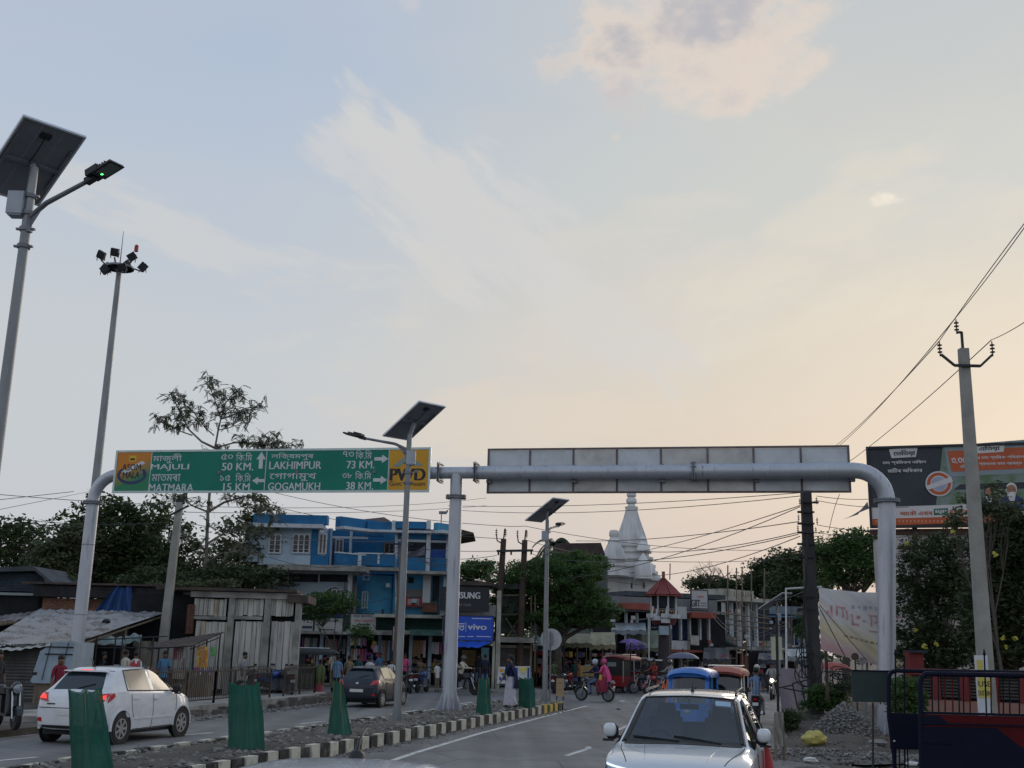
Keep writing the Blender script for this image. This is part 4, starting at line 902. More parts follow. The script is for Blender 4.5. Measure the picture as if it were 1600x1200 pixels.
# tv aerial on roof
mb=MB();q=FC.pt(689,824,-3);mb.tube([q,q+Vector((0,0,.85))],.03,6);mb.box(q+Vector((.08,0,.85)),(.45,.12,.16));mb.tube([q+Vector((.3,0,.85)),q+Vector((.34,0,1.0))],.05,6);mb.build('loudspeaker_mast',galv_d,bb)
for i,(x,y0,y1) in enumerate(((549.5,898,960),(618.5,833,960),(508,826,884))): mb=MB();f_=FC if x > 515 else FB;mb.tube([f_.pt(x,y0,-.05),f_.pt(x,y1,-.05)],.05,6);mb.build('drain_pipe',trim if i else galv_d,bb)
for x0,x1,y in ((431,437,905),(604,610,912),(644,652,936)): part(FC if x0 > 500 else FB,bb,'cooler_box',bl3,(x0,y,x1,y+6,-.6,.1))
for f_,x0,x1,y0,y1 in ((FB,457,485,837,865),(FB,420,440,837,865)):
    for k in range(3): y=y0+(k+1)*(y1-y0)/4;part(f_,bb,'window_bar',trim,(x0,y,x1,y+.7,.125,.14))
# ------------------------------------------------------------ row of shops at its foot
sr=thing('shop_row','row of open fronted clothes shops under the blue building','shop',FB.P(2,0))
FS=Fac(600,60.0);
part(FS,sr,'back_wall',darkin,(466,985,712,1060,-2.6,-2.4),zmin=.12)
part(FS,sr,'canopy',conc,(466,986.5,546,991,-1.2,1.0),(545,985,633,992,-1.0,.9));part(FS,sr,'canopy',conc_y,(588,961,692,966,-.9,1.1),(633.5,986,692,992,-1.0,.6))
part(FS,sr,'upper_wall',M('dull_green_paint',(.035,.085,.075),.85,0,.3,2),(588,966.3,692,985,-.9,-.2),(466,960,545,986,-1.1,-.6));part(FS,sr,'rolled_awning',M('green_rolled_tarp',(.05,.12,.11),.7,0,.3,3),(641,984,690,993,.65,1.0))
for x in (501,544,592,641,671,693): part(FS,sr,'pillar',bl3,(x-2,991,x+3,1060,-.5,-.2),zmin=.12)
bw=M('faded_signboard',(.42,.42,.40),.6,0,.1,1.5,col2=(.30,.31,.31),thr=(.4,.7));tx_d=M('faded_lettering',(.06,.06,.10),.7);tx_r=M('red_lettering',(.40,.05,.05),.7);tx_b=M('blue_band',(.03,.07,.25),.6)
def signboard(f,label,x0,y0,x1,y1,n,base_mat,lines,par_name='shop_sign',cat='shop sign',frame=None,th=.08):
    t=thing(par_name,label,cat,f.pt((x0+x1)/2,(y0+y1)/2,n));part(f,t,'board',base_mat,(x0,y0,x1,y1,n-th,n))
    u0,u1,z0,z1=f.rect(x0,y0,x1,y1,n);mb=MB();w=.05
    for a in (u0,u1): f.ub(mb,a-w/2,a+w/2,z0-w/2,z1+w/2,n-th-.01,n+.02)
    for z in (z0,z1): f.ub(mb,u0+w/2,u1-w/2,z-w/2,z+w/2,n-th-.01,n+.018)
    mb.build('frame',frame or steel_d,t)
    for l in lines:
        if l[0] == 'band': part(f,t,'print_band',l[5],(*l[1:5],n+.002,n+.006))
        else: text(l[0],f,*l[1:5],n+.010,l[5],t,bold=l[6] if len(l) > 6 else .02)
    return t
signboard(FS,'small dull white shop sign half hidden at the left of the shop row',468,968,490,987,.3,bw,[('band',472,978,488,982,tx_d)])
signboard(FS,'grey white shop sign with a thin row of dark letters behind the small tree',491,965,536,989,.3,bw,[('CHATTARI NEWS',496,968,531,972,tx_d),('band',494,975,498,977,tx_d),('band',500,983,522,985,tx_d),('band',491,959,536,963.5,tx_b)])
signboard(FS,'white shop sign with red middle line and black box above the hanging clothes',547,959,588,985,.35,bw,[('মধুৰ জলপান',552,961,582,966,tx_d),('SMART FASHION',554,968,582,972,tx_r),('band',562,975,577,977,tx_d),('band',560,979,577,984,sign_blk)])
signboard(FS,'narrow tall poster board on the pavement left of the middle lamp pole',613,978,628,1018,1.3,M('pink_white_board',(.46,.38,.38),.7),[('band',616,981,626,984,tx_r),('band',615,1000,627,1008,tx_r),('band',615,1009,627,1016,M('maroon_print',(.22,.03,.05),.7))])
random.seed(5)
cl_cols=[(.42,.32,.32),(.36,.08,.12),(.40,.40,.46),(.30,.22,.12),(.08,.12,.3),(.5,.45,.42),(.45,.2,.24),(.1,.22,.2),(.5,.42,.1),(.22,.08,.2)]
clm=[M('garment_%s' % n,c,.9,0,.25,12) for n,c in zip('pink red grey tan blue cream rose green yellow plum'.split(),cl_cols)]
def garments(f,label,x0,x1,y0,y1,n,k,group='clothes hung for sale'):
    t=thing('clothes_rack',label,'clothes rack',f.pt((x0+x1)/2,y0,n),group);u0,u1,z0,z1=f.rect(x0,y0,x1,y1,n)
    mb=MB();mb.tube([f.P(u0,z1,n),f.P(u1,z1,n)],.02,6);mb.build('rail',steel_d,t)
    for i in range(k):
        u=u0+(i+.5)*(u1-u0)/k;w=(u1-u0)/k*.46;zz=z0+random.uniform(0,.3)*(z1-z0);g=MB()
        g.sheet([f.P(u-w,z1-.02,n),f.P(u+w,z1-.02,n),f.P(u+w*1.1,zz,n),f.P(u-w*1.1,zz,n)],4,3,lambda a,b: f.n*(.06*math.sin(a*8+i)));g.build('garment',random.choice(clm),t)
garments(FS,'striped cloths hanging high in the second shop from the left',547,573,996,1012,.5,8);garments(FS,'reddish clothes hung lower in the same shop as the striped cloths',548,573,1013,1034,.1,5)
garments(FS,'pink dresses hung in the shop behind the tall poster board',594,612,1000,1045,.0,5);garments(FS,'pale shirts hung left of the yellow dress',645,665,1000,1030,.0,5);garments(FS,'yellow and grey tops hung near the gantry middle post',674,692,1003,1024,.1,3)
garments(FS,'mixed goods strung in the leftmost shop',472,496,996,1020,-.6,6);garments(FS,'greenish goods strung in the shop behind the small tree',508,540,998,1022,-.8,7)
def goods(f,label,x0,x1,y0,y1,n,k,cat='shop goods',sz=.22):
    t=thing('goods_display',label,cat,f.pt((x0+x1)/2,y1,n));
    for i in range(k):
        mb=MB();c=f.pt(random.uniform(x0,x1),random.uniform(y0,y1),n+random.uniform(-.15,.15));mb.box(c,(random.uniform(.5,1.2)*sz,sz*.6,random.uniform(.5,1.2)*sz),rz=random.uniform(-.3,.3));mb.build('package',random.choice(clm),t)
goods(FS,'stacked parcels and pale boxes at the second shop counter',576,590,1004,1045,-.1,22);goods(FS,'small dim wares on the leftmost shop shelves',470,498,1015,1045,-1.2,26,sz=.18);goods(FS,'small dim wares on the shelves behind the small tree',508,542,1015,1045,-1.3,26,sz=.18);goods(FS,'colourful wares inside the shop beside the middle gantry post',645,692,1030,1052,-.9,30,sz=.2)
# ------------------------------------------------------------ phone shop with dark and blue signs
FV=Fac(730,57.5)
ps=thing('phone_shop','phone shop with a big black sign above a blue one','shop',FV.P(0,0))
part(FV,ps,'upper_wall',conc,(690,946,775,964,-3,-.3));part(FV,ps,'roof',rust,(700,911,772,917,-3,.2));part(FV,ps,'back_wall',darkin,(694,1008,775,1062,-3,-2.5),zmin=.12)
part(FV,ps,'pillar',conc_y,(769,1002,773,1062,-.3,0),(712,1004,715,1062,-.3,0),zmin=.12);part(FV,ps,'door_poster',M('teal_poster',(.14,.32,.36),.6,0,.15,3),(752,1012,764,1040,-.9,-.85))
part(FV,ps,'interior_shelf',M('warm_shelf',(.12,.08,.03),.7,0,.4,6),(722,1016,744,1040,-2.3,-2.0));part(FV,ps,'side_wall',conc_y,(775.5,925,782,1062,-3,-.4),zmin=.12)
signboard(FV,'black mobile phone sign with white capital letters behind the gantry post',688,918,764,954,.2,M('sign_near_black',(.012,.014,.020),.35,0,.1,1),[('SAMSUNG',697,925,750,935,sign_white,.035),('GALAXY ZONE',705,943,736,947,M('dim_lettering',(.16,.16,.17),.6))])
signboard(FV,'blue mobile phone sign with a white Assamese letter beside Latin lettering',694,962,771,1001,.45,M('sign_blue',(.015,.07,.42),.4,0,.08,1),[('vivo',731,975,760,984,sign_white,.03),('ভ',716,974,726,985,sign_white,.02),('band',727.5,972,728.3,987,sign_white),('band',737,966,768,967.2,sign_white),('band',716,994,727,995.2,sign_white),('band',730,994,740,995.2,sign_white),('band',744,994,767,995.2,sign_white)])
mb=MB();mb.sheet([FV.pt(694,1002,.45),FV.pt(771,1002,.45),FV.pt(748,1012,1.3),FV.pt(694,1010,1.3)],10,3,lambda u,v: (0,0,.03*math.sin(u*25)));mb.build('awning',MATS['sign_blue'],ps)
# ------------------------------------------------------------ shuttered two-storey stall with lattice
FL=Fac(800,60.5)
ls=thing('shuttered_shop','weathered concrete shop with a ribbed grey shutter and lattice upper floor','shop',FL.P(0,0))
gd_=M('grey_green_wall',(.085,.10,.095),.9,0,.3,2)
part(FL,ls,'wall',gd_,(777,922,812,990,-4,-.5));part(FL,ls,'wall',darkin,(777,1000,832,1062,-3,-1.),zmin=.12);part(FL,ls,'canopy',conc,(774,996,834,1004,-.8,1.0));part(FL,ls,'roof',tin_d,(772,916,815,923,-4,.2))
u0,u1,z0,z1=FL.rect(779,1013,806,1040,-.3)
mb=MB();k=22
for i in range(k): FL.ub(mb,u0+(u1-u0)*i/k,u0+(u1-u0)*(i+.6)/k,.2,z1,-.35,-.28 if i % 2 else -.3)
mb.build('ribbed_shutter',M('grey_rib',(.22,.21,.21),.6,.1,.2,2),ls)
part(FL,ls,'shutter_frame',conc_y,(776,1010,779,1062,-.4,-.2),(806.5,1010,809,1062,-.4,-.2),(828,1004,831,1062,-.4,-.2),(779,1008,828,1012.5,-.4,-.18),zmin=None)
part(FL,ls,'side_panel',M('brown_grey_panel',(.12,.10,.09),.8,0,.3,3),(809.5,1013,827.5,1062,-.6,-.5),zmin=.12)
mb=MB()
for a in ((790,965,812,1000),(812,965,790,1000),(780,930,812,930),(780,960,812,960),(836,930,836,1050),(830,930,830,1050)): mb.bar(FL.pt(a[0],a[1],.2),FL.pt(a[2],a[3],.2),.07)
mb.build('bamboo_prop',wood,ls)
mb=MB()
for i in range(9): FL.box(mb,832,978+i*4.2,840,980+i*4.2,.0,.3)
mb.build('stacked_trays',gd_,ls,kind=None)
# posters leaning on the pavement edge
def poster(label,x0,y0,x1,y1,Y,base,bands,tilt=0):
    f=Fac((x0+x1)/2,Y);t=thing('leaning_poster',label,'poster',f.pt((x0+x1)/2,y1));
    mb=MB();P=[f.pt(x0+tilt*0,y1),f.pt(x1,y1),f.pt(x1,y0),f.pt(x0+tilt,y0)];mb.extr(P,f.n*-.03,f.n*0);mb.build('board',base,t)
    for b in bands: part(f,t,'print',b[4],(*b[:4],.004,.008))
    return t
pw=M('poster_white',(.50,.51,.52),.6,0,.06,2)
poster('white poster with small faces and lines leaning behind the woman on the median',776,1042,800,1068,53.5,pw,[(781,1045,787,1050,MATS['orange_print'] if 'orange_print' in MATS else M('orange_print',(.5,.25,.03),.6)),(784,1052,794,1055,tx_d),(780,1058,783,1063,tx_b),(786,1058,789,1063,tx_b),(792,1058,795,1063,tx_r)],tilt=3)
pt2=poster('white poster with a yellow triangle beside the fourth green tree guard',803,1041,828,1062,53.7,pw,[(805,1043,809,1058,tx_b),(824,1043,827,1060,tx_b)])
f=Fac(818,53.68);mb=MB();mb.extr([f.pt(811,1043),f.pt(824,1043),f.pt(818,1054)],f.n*.005,f.n*.01);mb.build('yellow_triangle',M('poster_yellow',(.60,.50,.12),.6),pt2)
# ------------------------------------------------------------ timber-clad shed on the left
FW=Fac(380,44.0,math.radians(3))
ws=thing('timber_shed','derelict concrete frame clad with pale upright planks beside the footpath','shed',FW.P(0,.2))
plank_m=[M('whitewashed_plank',(.47,.45,.42),.9,0,.2,2,.3,25,col2=(.17,.16,.14),thr=(.45,.72),stretch=(5,5,.35)),M('ochre_stained_plank',(.50,.45,.34),.9,0,.2,2,.3,25,col2=(.17,.14,.09),thr=(.42,.7),stretch=(5,5,.35)),M('grey_plank',(.40,.385,.36),.9,0,.2,2,.3,25,col2=(.12,.115,.105),thr=(.45,.7),stretch=(5,5,.35))]
random.seed(11)
def planks(x0,x1,y0,y1,wpx,zmin=None,n=0.):
    u0,u1,z0,z1=FW.rect(x0,y0,x1,y1,n);w=wpx/40.;u=u0
    if zmin is not None: z0=zmin
    while u < u1-.03:
        ww=min(w*random.uniform(.8,1.2),u1-u);mb=MB();FW.ub(mb,u+.008,u+ww-.008,z0+random.uniform(-.03,.03),z1+random.uniform(-.02,.02),n-.02+random.uniform(-.008,.008),n+random.uniform(0,.012));mb.build('plank',plank_m[random.choice((0,0,0,0,2,2,2,1))],ws);u += ww
for x0,x1 in ((303,354),(366,412),(423,459)): planks(x0,x1,936,962,8)
for x0,x1 in ((302,353),(364,410),(421,458)): planks(x0,x1,971,1070,9,zmin=.35)
planks(205,300,1002,1070,8,zmin=.35,n=-.2)
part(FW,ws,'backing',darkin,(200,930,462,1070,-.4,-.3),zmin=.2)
for x0,x1 in ((354.5,364),(411,421),(459.5,468)): part(FW,ws,'column',conc,(x0,928,x1,1070,-.3,.1),zmin=.2)
part(FW,ws,'beam',conc,(300,926,468,935,-.32,.14),(303,963,354,968,-.2,.08),(365,963,410.6,968,-.2,.08));part(FW,ws,'ragged_slab',rust,(255,921,470,925.5,-2,.3),(456,932,488,944,-2.5,.2))
brc=MB();u0,u1,z0,z1=FW.rect(291,944,302,990,.1);nrow=22
for r in range(nrow):
    for c_ in range(2):
        zz=z0+(z1-z0)*r/nrow;o_=.03*(r % 2);FW.ub(brc,u0+c_*(u1-u0)/2+o_,u0+(c_+.94)*(u1-u0)/2+o_,zz,zz+(z1-z0)/nrow*.85,-.15,.1+random.uniform(0,.02))
brc.build('brick_pier',brickm,ws,kind='stuff')
# brick shack with blue tarpaulin
FK=Fac(180,46.0)
bs=thing('brick_shack','low unfinished brick wall with a black tin edge behind the tin roofs','shack',FK.P(0,.2))
mb=MB();u0,u1,z0,z1=FK.rect(64,936,290,968,0);rows,rr=12,random.Random(4)
FK.ub(mb,u0,u1,.2,z1,-.5,-.13);mb.build('wall',M('mortar',(.10,.085,.07),.95,0,.3,3),bs)
mb=MB();bw_=.24;bh=.085;z=z0-.3;r=0
while z < z1-.02:
    u=u0-(.12 if r % 2 else 0)
    while u < u1: FK.ub(mb,max(u0,u)+.005,min(u1,u+bw_)-.008,z,z+bh-.012,-.13,-.08+rr.uniform(-.012,.012));u += bw_
    z += bh;r += 1
mb.build('bricks',M('pale_brick',(.26,.13,.085),.92,0,.3,2.5,.4,20,col2=(.13,.085,.065),thr=(.4,.7)),bs,kind='stuff')  # paler clay colour than the brick pier's
part(FK,bs,'eave_board',M('sooty_board',(.022,.022,.025),.9,0,.4,3),(62,918,292,935,-.9,.35));part(FK,bs,'tin_edge',rust,(62,915,292,918,-3,.5))
part(FK,bs,'dark_doorway',darkin,(262,950,290,990,-.07,.0))
tarpb=M('blue_tarpaulin',(.012,.05,.16),.55,0,.25,2,.3,8)
mb=MB();mb.sheet([FK.pt(138,968,.5),FK.pt(212,968,.55),FK.pt(206,917,.45),FK.pt(180,918,.45)],26,12,lambda u,v: (0,-.10*math.sin(u*22+v*4)*(1-v*.5),.04*math.sin(u*9)));tag(mb.build('blue_tarpaulin',tarpb,smooth=True),'crumpled dark blue tarpaulin draped over the brick wall','tarpaulin')
# sheds to the far left
FU=Fac(40,47.5)
us_=thing('tin_shed','dark blue corrugated shed with a pale gable end at the far left','shed',FU.P(0,.2))
def corr(f,x0,y0,x1,y1,n,par,mat,name,rows=True,k=26):
    u0,u1,z0,z1=f.rect(x0,y0,x1,y1,n);mb=MB()
    mb.sheet([f.P(u0,z0,n),f.P(u1,z0,n),f.P(u1,z1,n),f.P(u0,z1,n)],2 if rows else k*4,k*4 if rows else 2,lambda u,v: f.n*(.025*math.sin((v if rows else u)*k*6.283)));return mb.build(name,mat,par,smooth=True)
part(FU,us_,'frame_wall',darkin,(-30,893,70,960,-3,-.1),zmin=.2);corr(FU,-30,895,68,924,0,us_,M('slate_blue_tin',(.075,.10,.13),.6,.2,.3,2),'wall_sheet',k=12)
mb=MB();mb.extr([FU.pt(69,895),FU.pt(90,915),FU.pt(90,925),FU.pt(69,925)],FU.n*-.1,FU.n*0);mb.build('gable_wall',M('pale_gable',(.20,.19,.16),.8,0,.2,2),us_)
mb=MB();mb.extr([FU.pt(-30,888),FU.pt(60,886),FU.pt(94,914),FU.pt(91,917),FU.pt(62,893),FU.pt(-30,895)],FU.n*-3,FU.n*.5);mb.build('roof',tin_d,us_)
part(FU,us_,'white_tank',M('white_tank',(.4,.44,.42),.6),(81,912,95,917.5,.1,.7))
part(FU,us_,'eave_board',M('pale_eave',(.22,.25,.25),.7),(-30,926,62,930,.1,.3))
part(FU,us_,'dark_gap',darkin,(-30,931,62,962,-.2,.1))
# sloping tin roofs of the stalls at left
tr_=thing('tin_roof_stall','roadside stall under broad sagging grey tin roofing at the left edge','stall',(A(60,1060,38).x,38,.3))
def slope(P,name,mat,k=14,par=tr_,sag=.12,amp=.02):
    mb=MB();nrm=Vector((0,0,1))
    mb.sheet(P,k*4,8,lambda u,v: (0,0,amp*math.sin(u*k*6.283)-sag*math.sin(v*3.14)*math.sin(u*3.14)+.05*mn.noise(Vector((u*5,v*3,k)))));return mb.build(name,mat,par,smooth=True)
rP=[A(-40,1010,35.5),A(112,1006,37),A(258,957,44),A(62,952,45)]
def bil(P,u,v): return P[0]*(1-u)*(1-v)+P[1]*u*(1-v)+P[2]*u*v+P[3]*(1-u)*v
for i in range(6):
    a,b_=i/6,(i+1)/6+.012;o_=Vector((0,0,.015*(i % 2)))
    slope([bil(rP,a,0)+o_+Vector((0,0,random.uniform(-.06,.06))),bil(rP,b_,0)+o_,bil(rP,b_,1)+o_,bil(rP,a,1)+o_],'roof_sheet',tin,5,sag=.05)
mb=MB()
for i in range(7):
    p0,p1=bil(rP,i/6,.02)-Vector((0,0,.12)),bil(rP,i/6,.98)-Vector((0,0,.12));mb.tube([p0,p1],.04,6)
for v in (.05,.5,.95): mb.tube([bil(rP,0,v)-Vector((0,0,.17)),bil(rP,1,v)-Vector((0,0,.17))],.04,6)
mb.build('rafter',wood,tr_)
for i,(u,v) in enumerate(((0.3,.04),(.62,.04),(.99,.06),(.99,.55),(.3,.9),(.75,.5))):
    mb=MB();p=bil(rP,u,v);mb.tube([Vector((p.x,p.y,.25)),p-Vector((0,0,.15))],.05,7);mb.build('post',wood,tr_)
slope([A(-40,1022,35),A(95,1008,36),A(120,1001,38),A(-40,1002,37.5)],'torn_sheet',M('torn_pale_sheet',(.33,.33,.31),.8,0,.2,2,col2=(.15,.15,.14),thr=(.45,.7)),9,sag=.0)
slope([A(-40,985,46),A(60,962,46),A(66,950,48),A(-40,958,48)],'upper_sheet',tin,9,sag=.02)
mb=MB();FQ=Fac(30,36.2);mb.add([(v.x,v.y,v.z) for v in (FQ.pt(-40,975,-4),FQ.pt(20,968,-4),FQ.pt(20,972,-4),FQ.pt(-40,985,-4))],[(0,1,2,3)]);mb.tube([A(-10,995,40),A(40,978,43)],.06,6);mb.tube([A(-10,978,44),A(55,968,45)],.05,6);mb.build('loose_timber',wood,tr_)
mb=MB();q=A(166,971,41.5);mb.ball(q,.16,8,sc=(1,1,.6));tag(mb.build('roof_weight',black,smooth=True),'small black lump weighing down the grey tin roof','weight')
corr(FQ,-40,1006,66,1092,0,tr_,M('grey_corrugated_wall',(.125,.125,.125),.6,.2,.25,2),'shutter_wall',k=17)
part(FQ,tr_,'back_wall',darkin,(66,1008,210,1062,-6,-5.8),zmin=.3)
# tarpaulin-wrapped cart
tv=thing('wrapped_cart','handcart wrapped in pale blue plastic sheeting beside the corrugated shutter','cart',FQ.P(FQ.sz(85,1040)[0],.3))
blp=M('pale_blue_plastic',(.24,.30,.36),.35,0,.2,2,.3,10);fz=Fac(80,33)
mb=MB();u0,u1,z0,z1=fz.rect(50,1003,113,1068,0)
P=[(u0,z0),(u0+.2,z0+.9),(u0+.42,z1-.12),(u0+.55,z1),(u1,z1),(u1,z0)]
for i in range(6):
    nn=-i*.3;
mb.extr([fz.P(a,b,0) for a,b in P],fz.n*-1.6,fz.n*.0);mb.build('plastic_cover',blp,tv)
mb=MB()
for z in (z1-.14,z1-.34): mb.tube([fz.P(u0+.35,z,.03),fz.P(u1,z,.03)],.018,6)
for u in (u0+.5,u0+1.0): mb.tube([fz.P(u,z1,.03),fz.P(u-.15,z0+.1,.03)],.012,6)
mb.build('lashing',blackp,tv);mb=MB();fz.ub(mb,u0+.1,u1,.3,z0,-1.4,-.1);mb.build('timber_base',wood,tv)
# small tin awning stalls on the footpath
sa=thing('snack_stall','footpath stall with a thin slanted tin awning and hanging snack packets','stall',(A(300,1050,40).x,40,.3))
aP=[A(226,1014,39),A(300,1009,39),A(351,987,41),A(262,1000,41)]
mb=MB();mb.sheet(aP,30,3,lambda u,v: (0,0,.015*math.sin(u*80)));mb.sheet([p-Vector((0,0,.03)) for p in aP],4,1);mb.build('awning',rust,sa)
for u,v in ((.25,.1),(.95,.15),(.75,.9),(.1,.8),(.98,.9)):
    p=bil(aP,u,v);mb=MB();mb.tube([Vector((p.x,p.y,.3)),p],.03,6);mb.build('post',steel_d,sa)
mb=MB();mb.tube([bil(aP,.9,.1)-Vector((0,0,.15)),bil(aP,.97,.9)-Vector((0,0,.15))],.02,6);mb.build('hanging_rail',steel_d,sa)
snk=[M('snack_%s' % n,c,.35,.1,.3,25) for n,c in (('orange',(.45,.18,.03)),('gold',(.5,.34,.07)),('green',(.10,.30,.08)),('red',(.35,.03,.04)),('purple',(.16,.06,.26)),('white',(.5,.46,.44)))]
for (cx_,n_) in ((311,0),(321,1),(333,2)):
    for r in range(7 if n_ < 2 else 3):
        for c_ in range(2):
            mb=MB();p=A(cx_-2.2+c_*4.2+random.uniform(-.6,.6),1013+r*5+random.uniform(-1,1),39.6);mb.box(p,(.09,.03,.11),rz=random.uniform(-.4,.4),taper=.85);mb.build('snack_packet',snk[2] if n_ == 2 else random.choice(snk[:2]),sa)
f=Fac(280,39.5);garments(f,'dark blue and purple cloths hung under the thin slanted awning',271,289,1010,1034,0,5)
part(f,sa,'counter',wood,(268,1047,330,1062,-.4,.3),zmin=.3);goods(f,'red white and blue packets piled on the snack stall counter',296,330,1046,1058,.1,34,sz=.16)
part(f,sa,'drum',M('blue_drum',(.02,.09,.26),.5,0,.2,3),(292,1062,322,1085,-.1,.25),zmin=.3);part(f,sa,'carton',M('carton',(.26,.22,.17),.9),(270,1047,288,1061,.3,.5))
g0=Fac(200,38.5);gs=thing('tea_stall','footpath stall with a grey green cloth awning behind the standing men','stall',g0.P(0,.3))
mb=MB();mb.sheet([g0.pt(150,1005),g0.pt(198,1006),g0.pt(190,994,-.8),g0.pt(156,992,-.8)],10,4,lambda u,v: (0,0,-.06*math.sin(u*6.28)**2));mb.sheet([g0.pt(196,1004),g0.pt(223,1002),g0.pt(222,990,-.3),g0.pt(196,992,-.3)],10,4,lambda u,v: (0,-.04*math.sin(u*14),-.05*math.sin(u*9)));mb.build('cloth_awning',M('grey_green_cloth',(.15,.19,.19),.9,0,.25,4),gs)
for px in (152,181,192,221,240): mb=MB();q=g0.pt(px,996);mb.tube([Vector((q.x,q.y,.3)),q],.028,6);mb.build('post',steel_d,gs)
mb=MB();mb.tube([g0.pt(150,1012),g0.pt(260,1012)],.02,6);mb.tube([g0.pt(150,1000),g0.pt(262,994)],.02,6);mb.build('rail',steel_d,gs);goods(g0,'grey pots and bundles on the tea stall bench',150,240,1045,1062,-.4,26,sz=.25)
# ------------------------------------------------------------ temple
twhite=M('temple_whitewash',(.68,.68,.67),.75,0,.06,.5,.1,6,col2=(.36,.36,.36),thr=(.42,.75),stretch=(1,1,.3))
def temple(label,cx,Y,prof_px,par_label_cat='temple spire',squat=1.):
    c=A(cx,880,Y);t=thing('temple_spire',label,'temple',(c.x,Y,float(A(cx,prof_px[-1][0],Y).z)))
    fa=Fac(cx,Y);s=fa.sz(cx+1,880)[0]-fa.sz(cx,880)[0]
    def z(py): return float(A(cx,py,Y).z)
    cuts=[i for i,p in enumerate(prof_px) if len(p) > 2]+[len(prof_px)-1]
    prev=0
    for k,i in enumerate(cuts):
        seg=prof_px[prev:i+1];mb=MB()
        pr=[(w*s*1.2,z(py)) for py,w,*_ in seg][::-1]
        name=prof_px[i][2] if len(prof_px[i]) > 2 else 'plinth'
        lob=16 if name == 'tower' else 0
        mb.lathe(pr,(c.x,Y,0),96 if lob else 40,lobes=lob,amp=.075 if lob else 0);mb.build(name,twhite,t,smooth=True);prev=i
    return t
temple('tallest white ribbed temple spire with a knobbed finial',987,150,[(770,3),(771,6),(775,6.5),(777,4.5),(781,7),(785,7),(788,4.6),(791,5),(792,8,'finial'),(794,8),(797,7.2),(810,10),(825,14),(838,17.5),(850,20),(852,20.5,'tower'),(852.5,24),(855,24),(856,20),(860,20.5),(861,26),(864,26),(865,22),(870,23),(871,28),(875,28),(876,23.5),(882,25),(883,31),(887,31),(888,26,'tier'),(892,27),(893,34),(897,34),(898,31),(900,38),(905,38)])
temple('shorter white temple spire standing left of the tall one',959.5,144,[(828,2),(829,5.5),(833,6.5),(837,6.5),(840,5),(843,6.5),(845,7.4,'finial'),(847,7.4),(850,8),(858,11),(866,13.4),(871,14.5),(872,14.6,'tower'),(872.5,17.5),(875,17.5),(876,13.5),(881,14.2),(882,18.5),(885,18.5),(886,15),(890,16),(891,20),(900,20)])
FTm=Fac(990,147);tb=thing('temple_hall','low white temple hall beneath the two spires','temple',FTm.P(0,0))
part(FTm,tb,'wall',twhite,(935,906,1035,935,-8,0),zmin=0.1);part(FTm,tb,'cornice',trim,(931,900,1000,905,-8,.8));part(FTm,tb,'step',twhite,(948,897,1022,902,-9,-1.5))
mb=MB();mb.extr([FTm.pt(1000,898),FTm.pt(1040,907),FTm.pt(1040,911),FTm.pt(1000,904)],FTm.n*-6,FTm.n*1.2);mb.build('sloping_eave',trim,tb)
for x in (985,1004): win(FTm,x,910,x+4,920,tb,.02,1,pm=shad)
for x in (990,1010): part(FTm,tb,'bracket',trim,(x,905,x+2,909,.8,1.2))
# spirelets on the big one
mb=MB();q=A(1004,847,148);mb.lathe([(1.0,-1.2),(.8,-.4),(.35,.1),(.5,.4),(.05,1.)],q,16);q=A(1014,884,147);mb.lathe([(1.0,-1.),(.7,.1),(.3,.4),(.05,.8)],q,16);q=A(1005,880,145);mb.lathe([(1.2,-2.0),(1.1,-.2),(.5,.6),(.4,.8),(.05,1.3)],q,16)
tag(mb.build('spirelet',twhite,smooth=True),'small white spirelets clustered against the tall temple spire','temple spirelet')
# brown roofed building behind the tree
FR=Fac(905,96);rb=thing('brown_roof_house','upper storey with a wide brown tin roof behind the big tree','building',FR.P(0,0))
part(FR,rb,'floor_block',gd_,(872,872,945,1000,-6,-.5),zmin=.1)
mb=MB();mb.extr([FR.pt(862,866),FR.pt(868,850),FR.pt(938,849),FR.pt(945,868),FR.pt(940,869),FR.pt(934,866)],FR.n*-3,FR.n*.6);mb.build('roof',M('brown_roof',(.055,.042,.038),.8,.1,.3,2),rb)
part(FR,rb,'column',trim,(873,866,875,874,-.6,-.3),(905,866,907,874,-.6,-.3),(938,866,941,900,-.6,-.3))
# ------------------------------------------------------------ market buildings down the right-hand street
F1=Fac(950,69,math.radians(22));redb=M('faded_red_band',(.26,.07,.05),.8,0,.2,2);greyw=M('grey_render',(.17,.175,.185),.85,0,.2,1)
m1=thing('market_building','two storey grey market building with red eaves and white columns left of the letters board','building',F1.P(0,0))
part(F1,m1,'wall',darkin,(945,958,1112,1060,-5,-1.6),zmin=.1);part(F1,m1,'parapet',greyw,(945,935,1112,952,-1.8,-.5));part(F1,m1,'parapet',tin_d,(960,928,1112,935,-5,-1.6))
part(F1,m1,'eave',redb,(973,943,1020,953,-.5,.6),(1075,957,1112,966,-.5,.6));part(F1,m1,'slab',greyw,(945,953.5,1112,957.5,-1.6,.3))
for x in (977,994,1013,1046,1062,1076,1092,1106): part(F1,m1,'column',trim,(x,958,x+2.2,1000,-.5,-.25));
for x0,x1 in ((980,993),(997,1012),(1017,1044),(1049,1060),(1065,1074)): part(F1,m1,'blue_curtain',M('dark_blue_curtain',(.012,.035,.09),.8,0,.4,3),(x0,966,x1,999,-1.5,-1.35))
part(F1,m1,'balcony_panel',trim,(1019,1001,1046,1013,-.4,-.25),(1048,1001,1077,1015,-.4,-.25));part(F1,m1,'slab',redb,(1019,1015.5,1112,1019,-1,.7));
for x in (1046,1062,1092): part(F1,m1,'pier',conc_y,(x,1019.5,x+3,1062,-.4,-.1),zmin=.1)
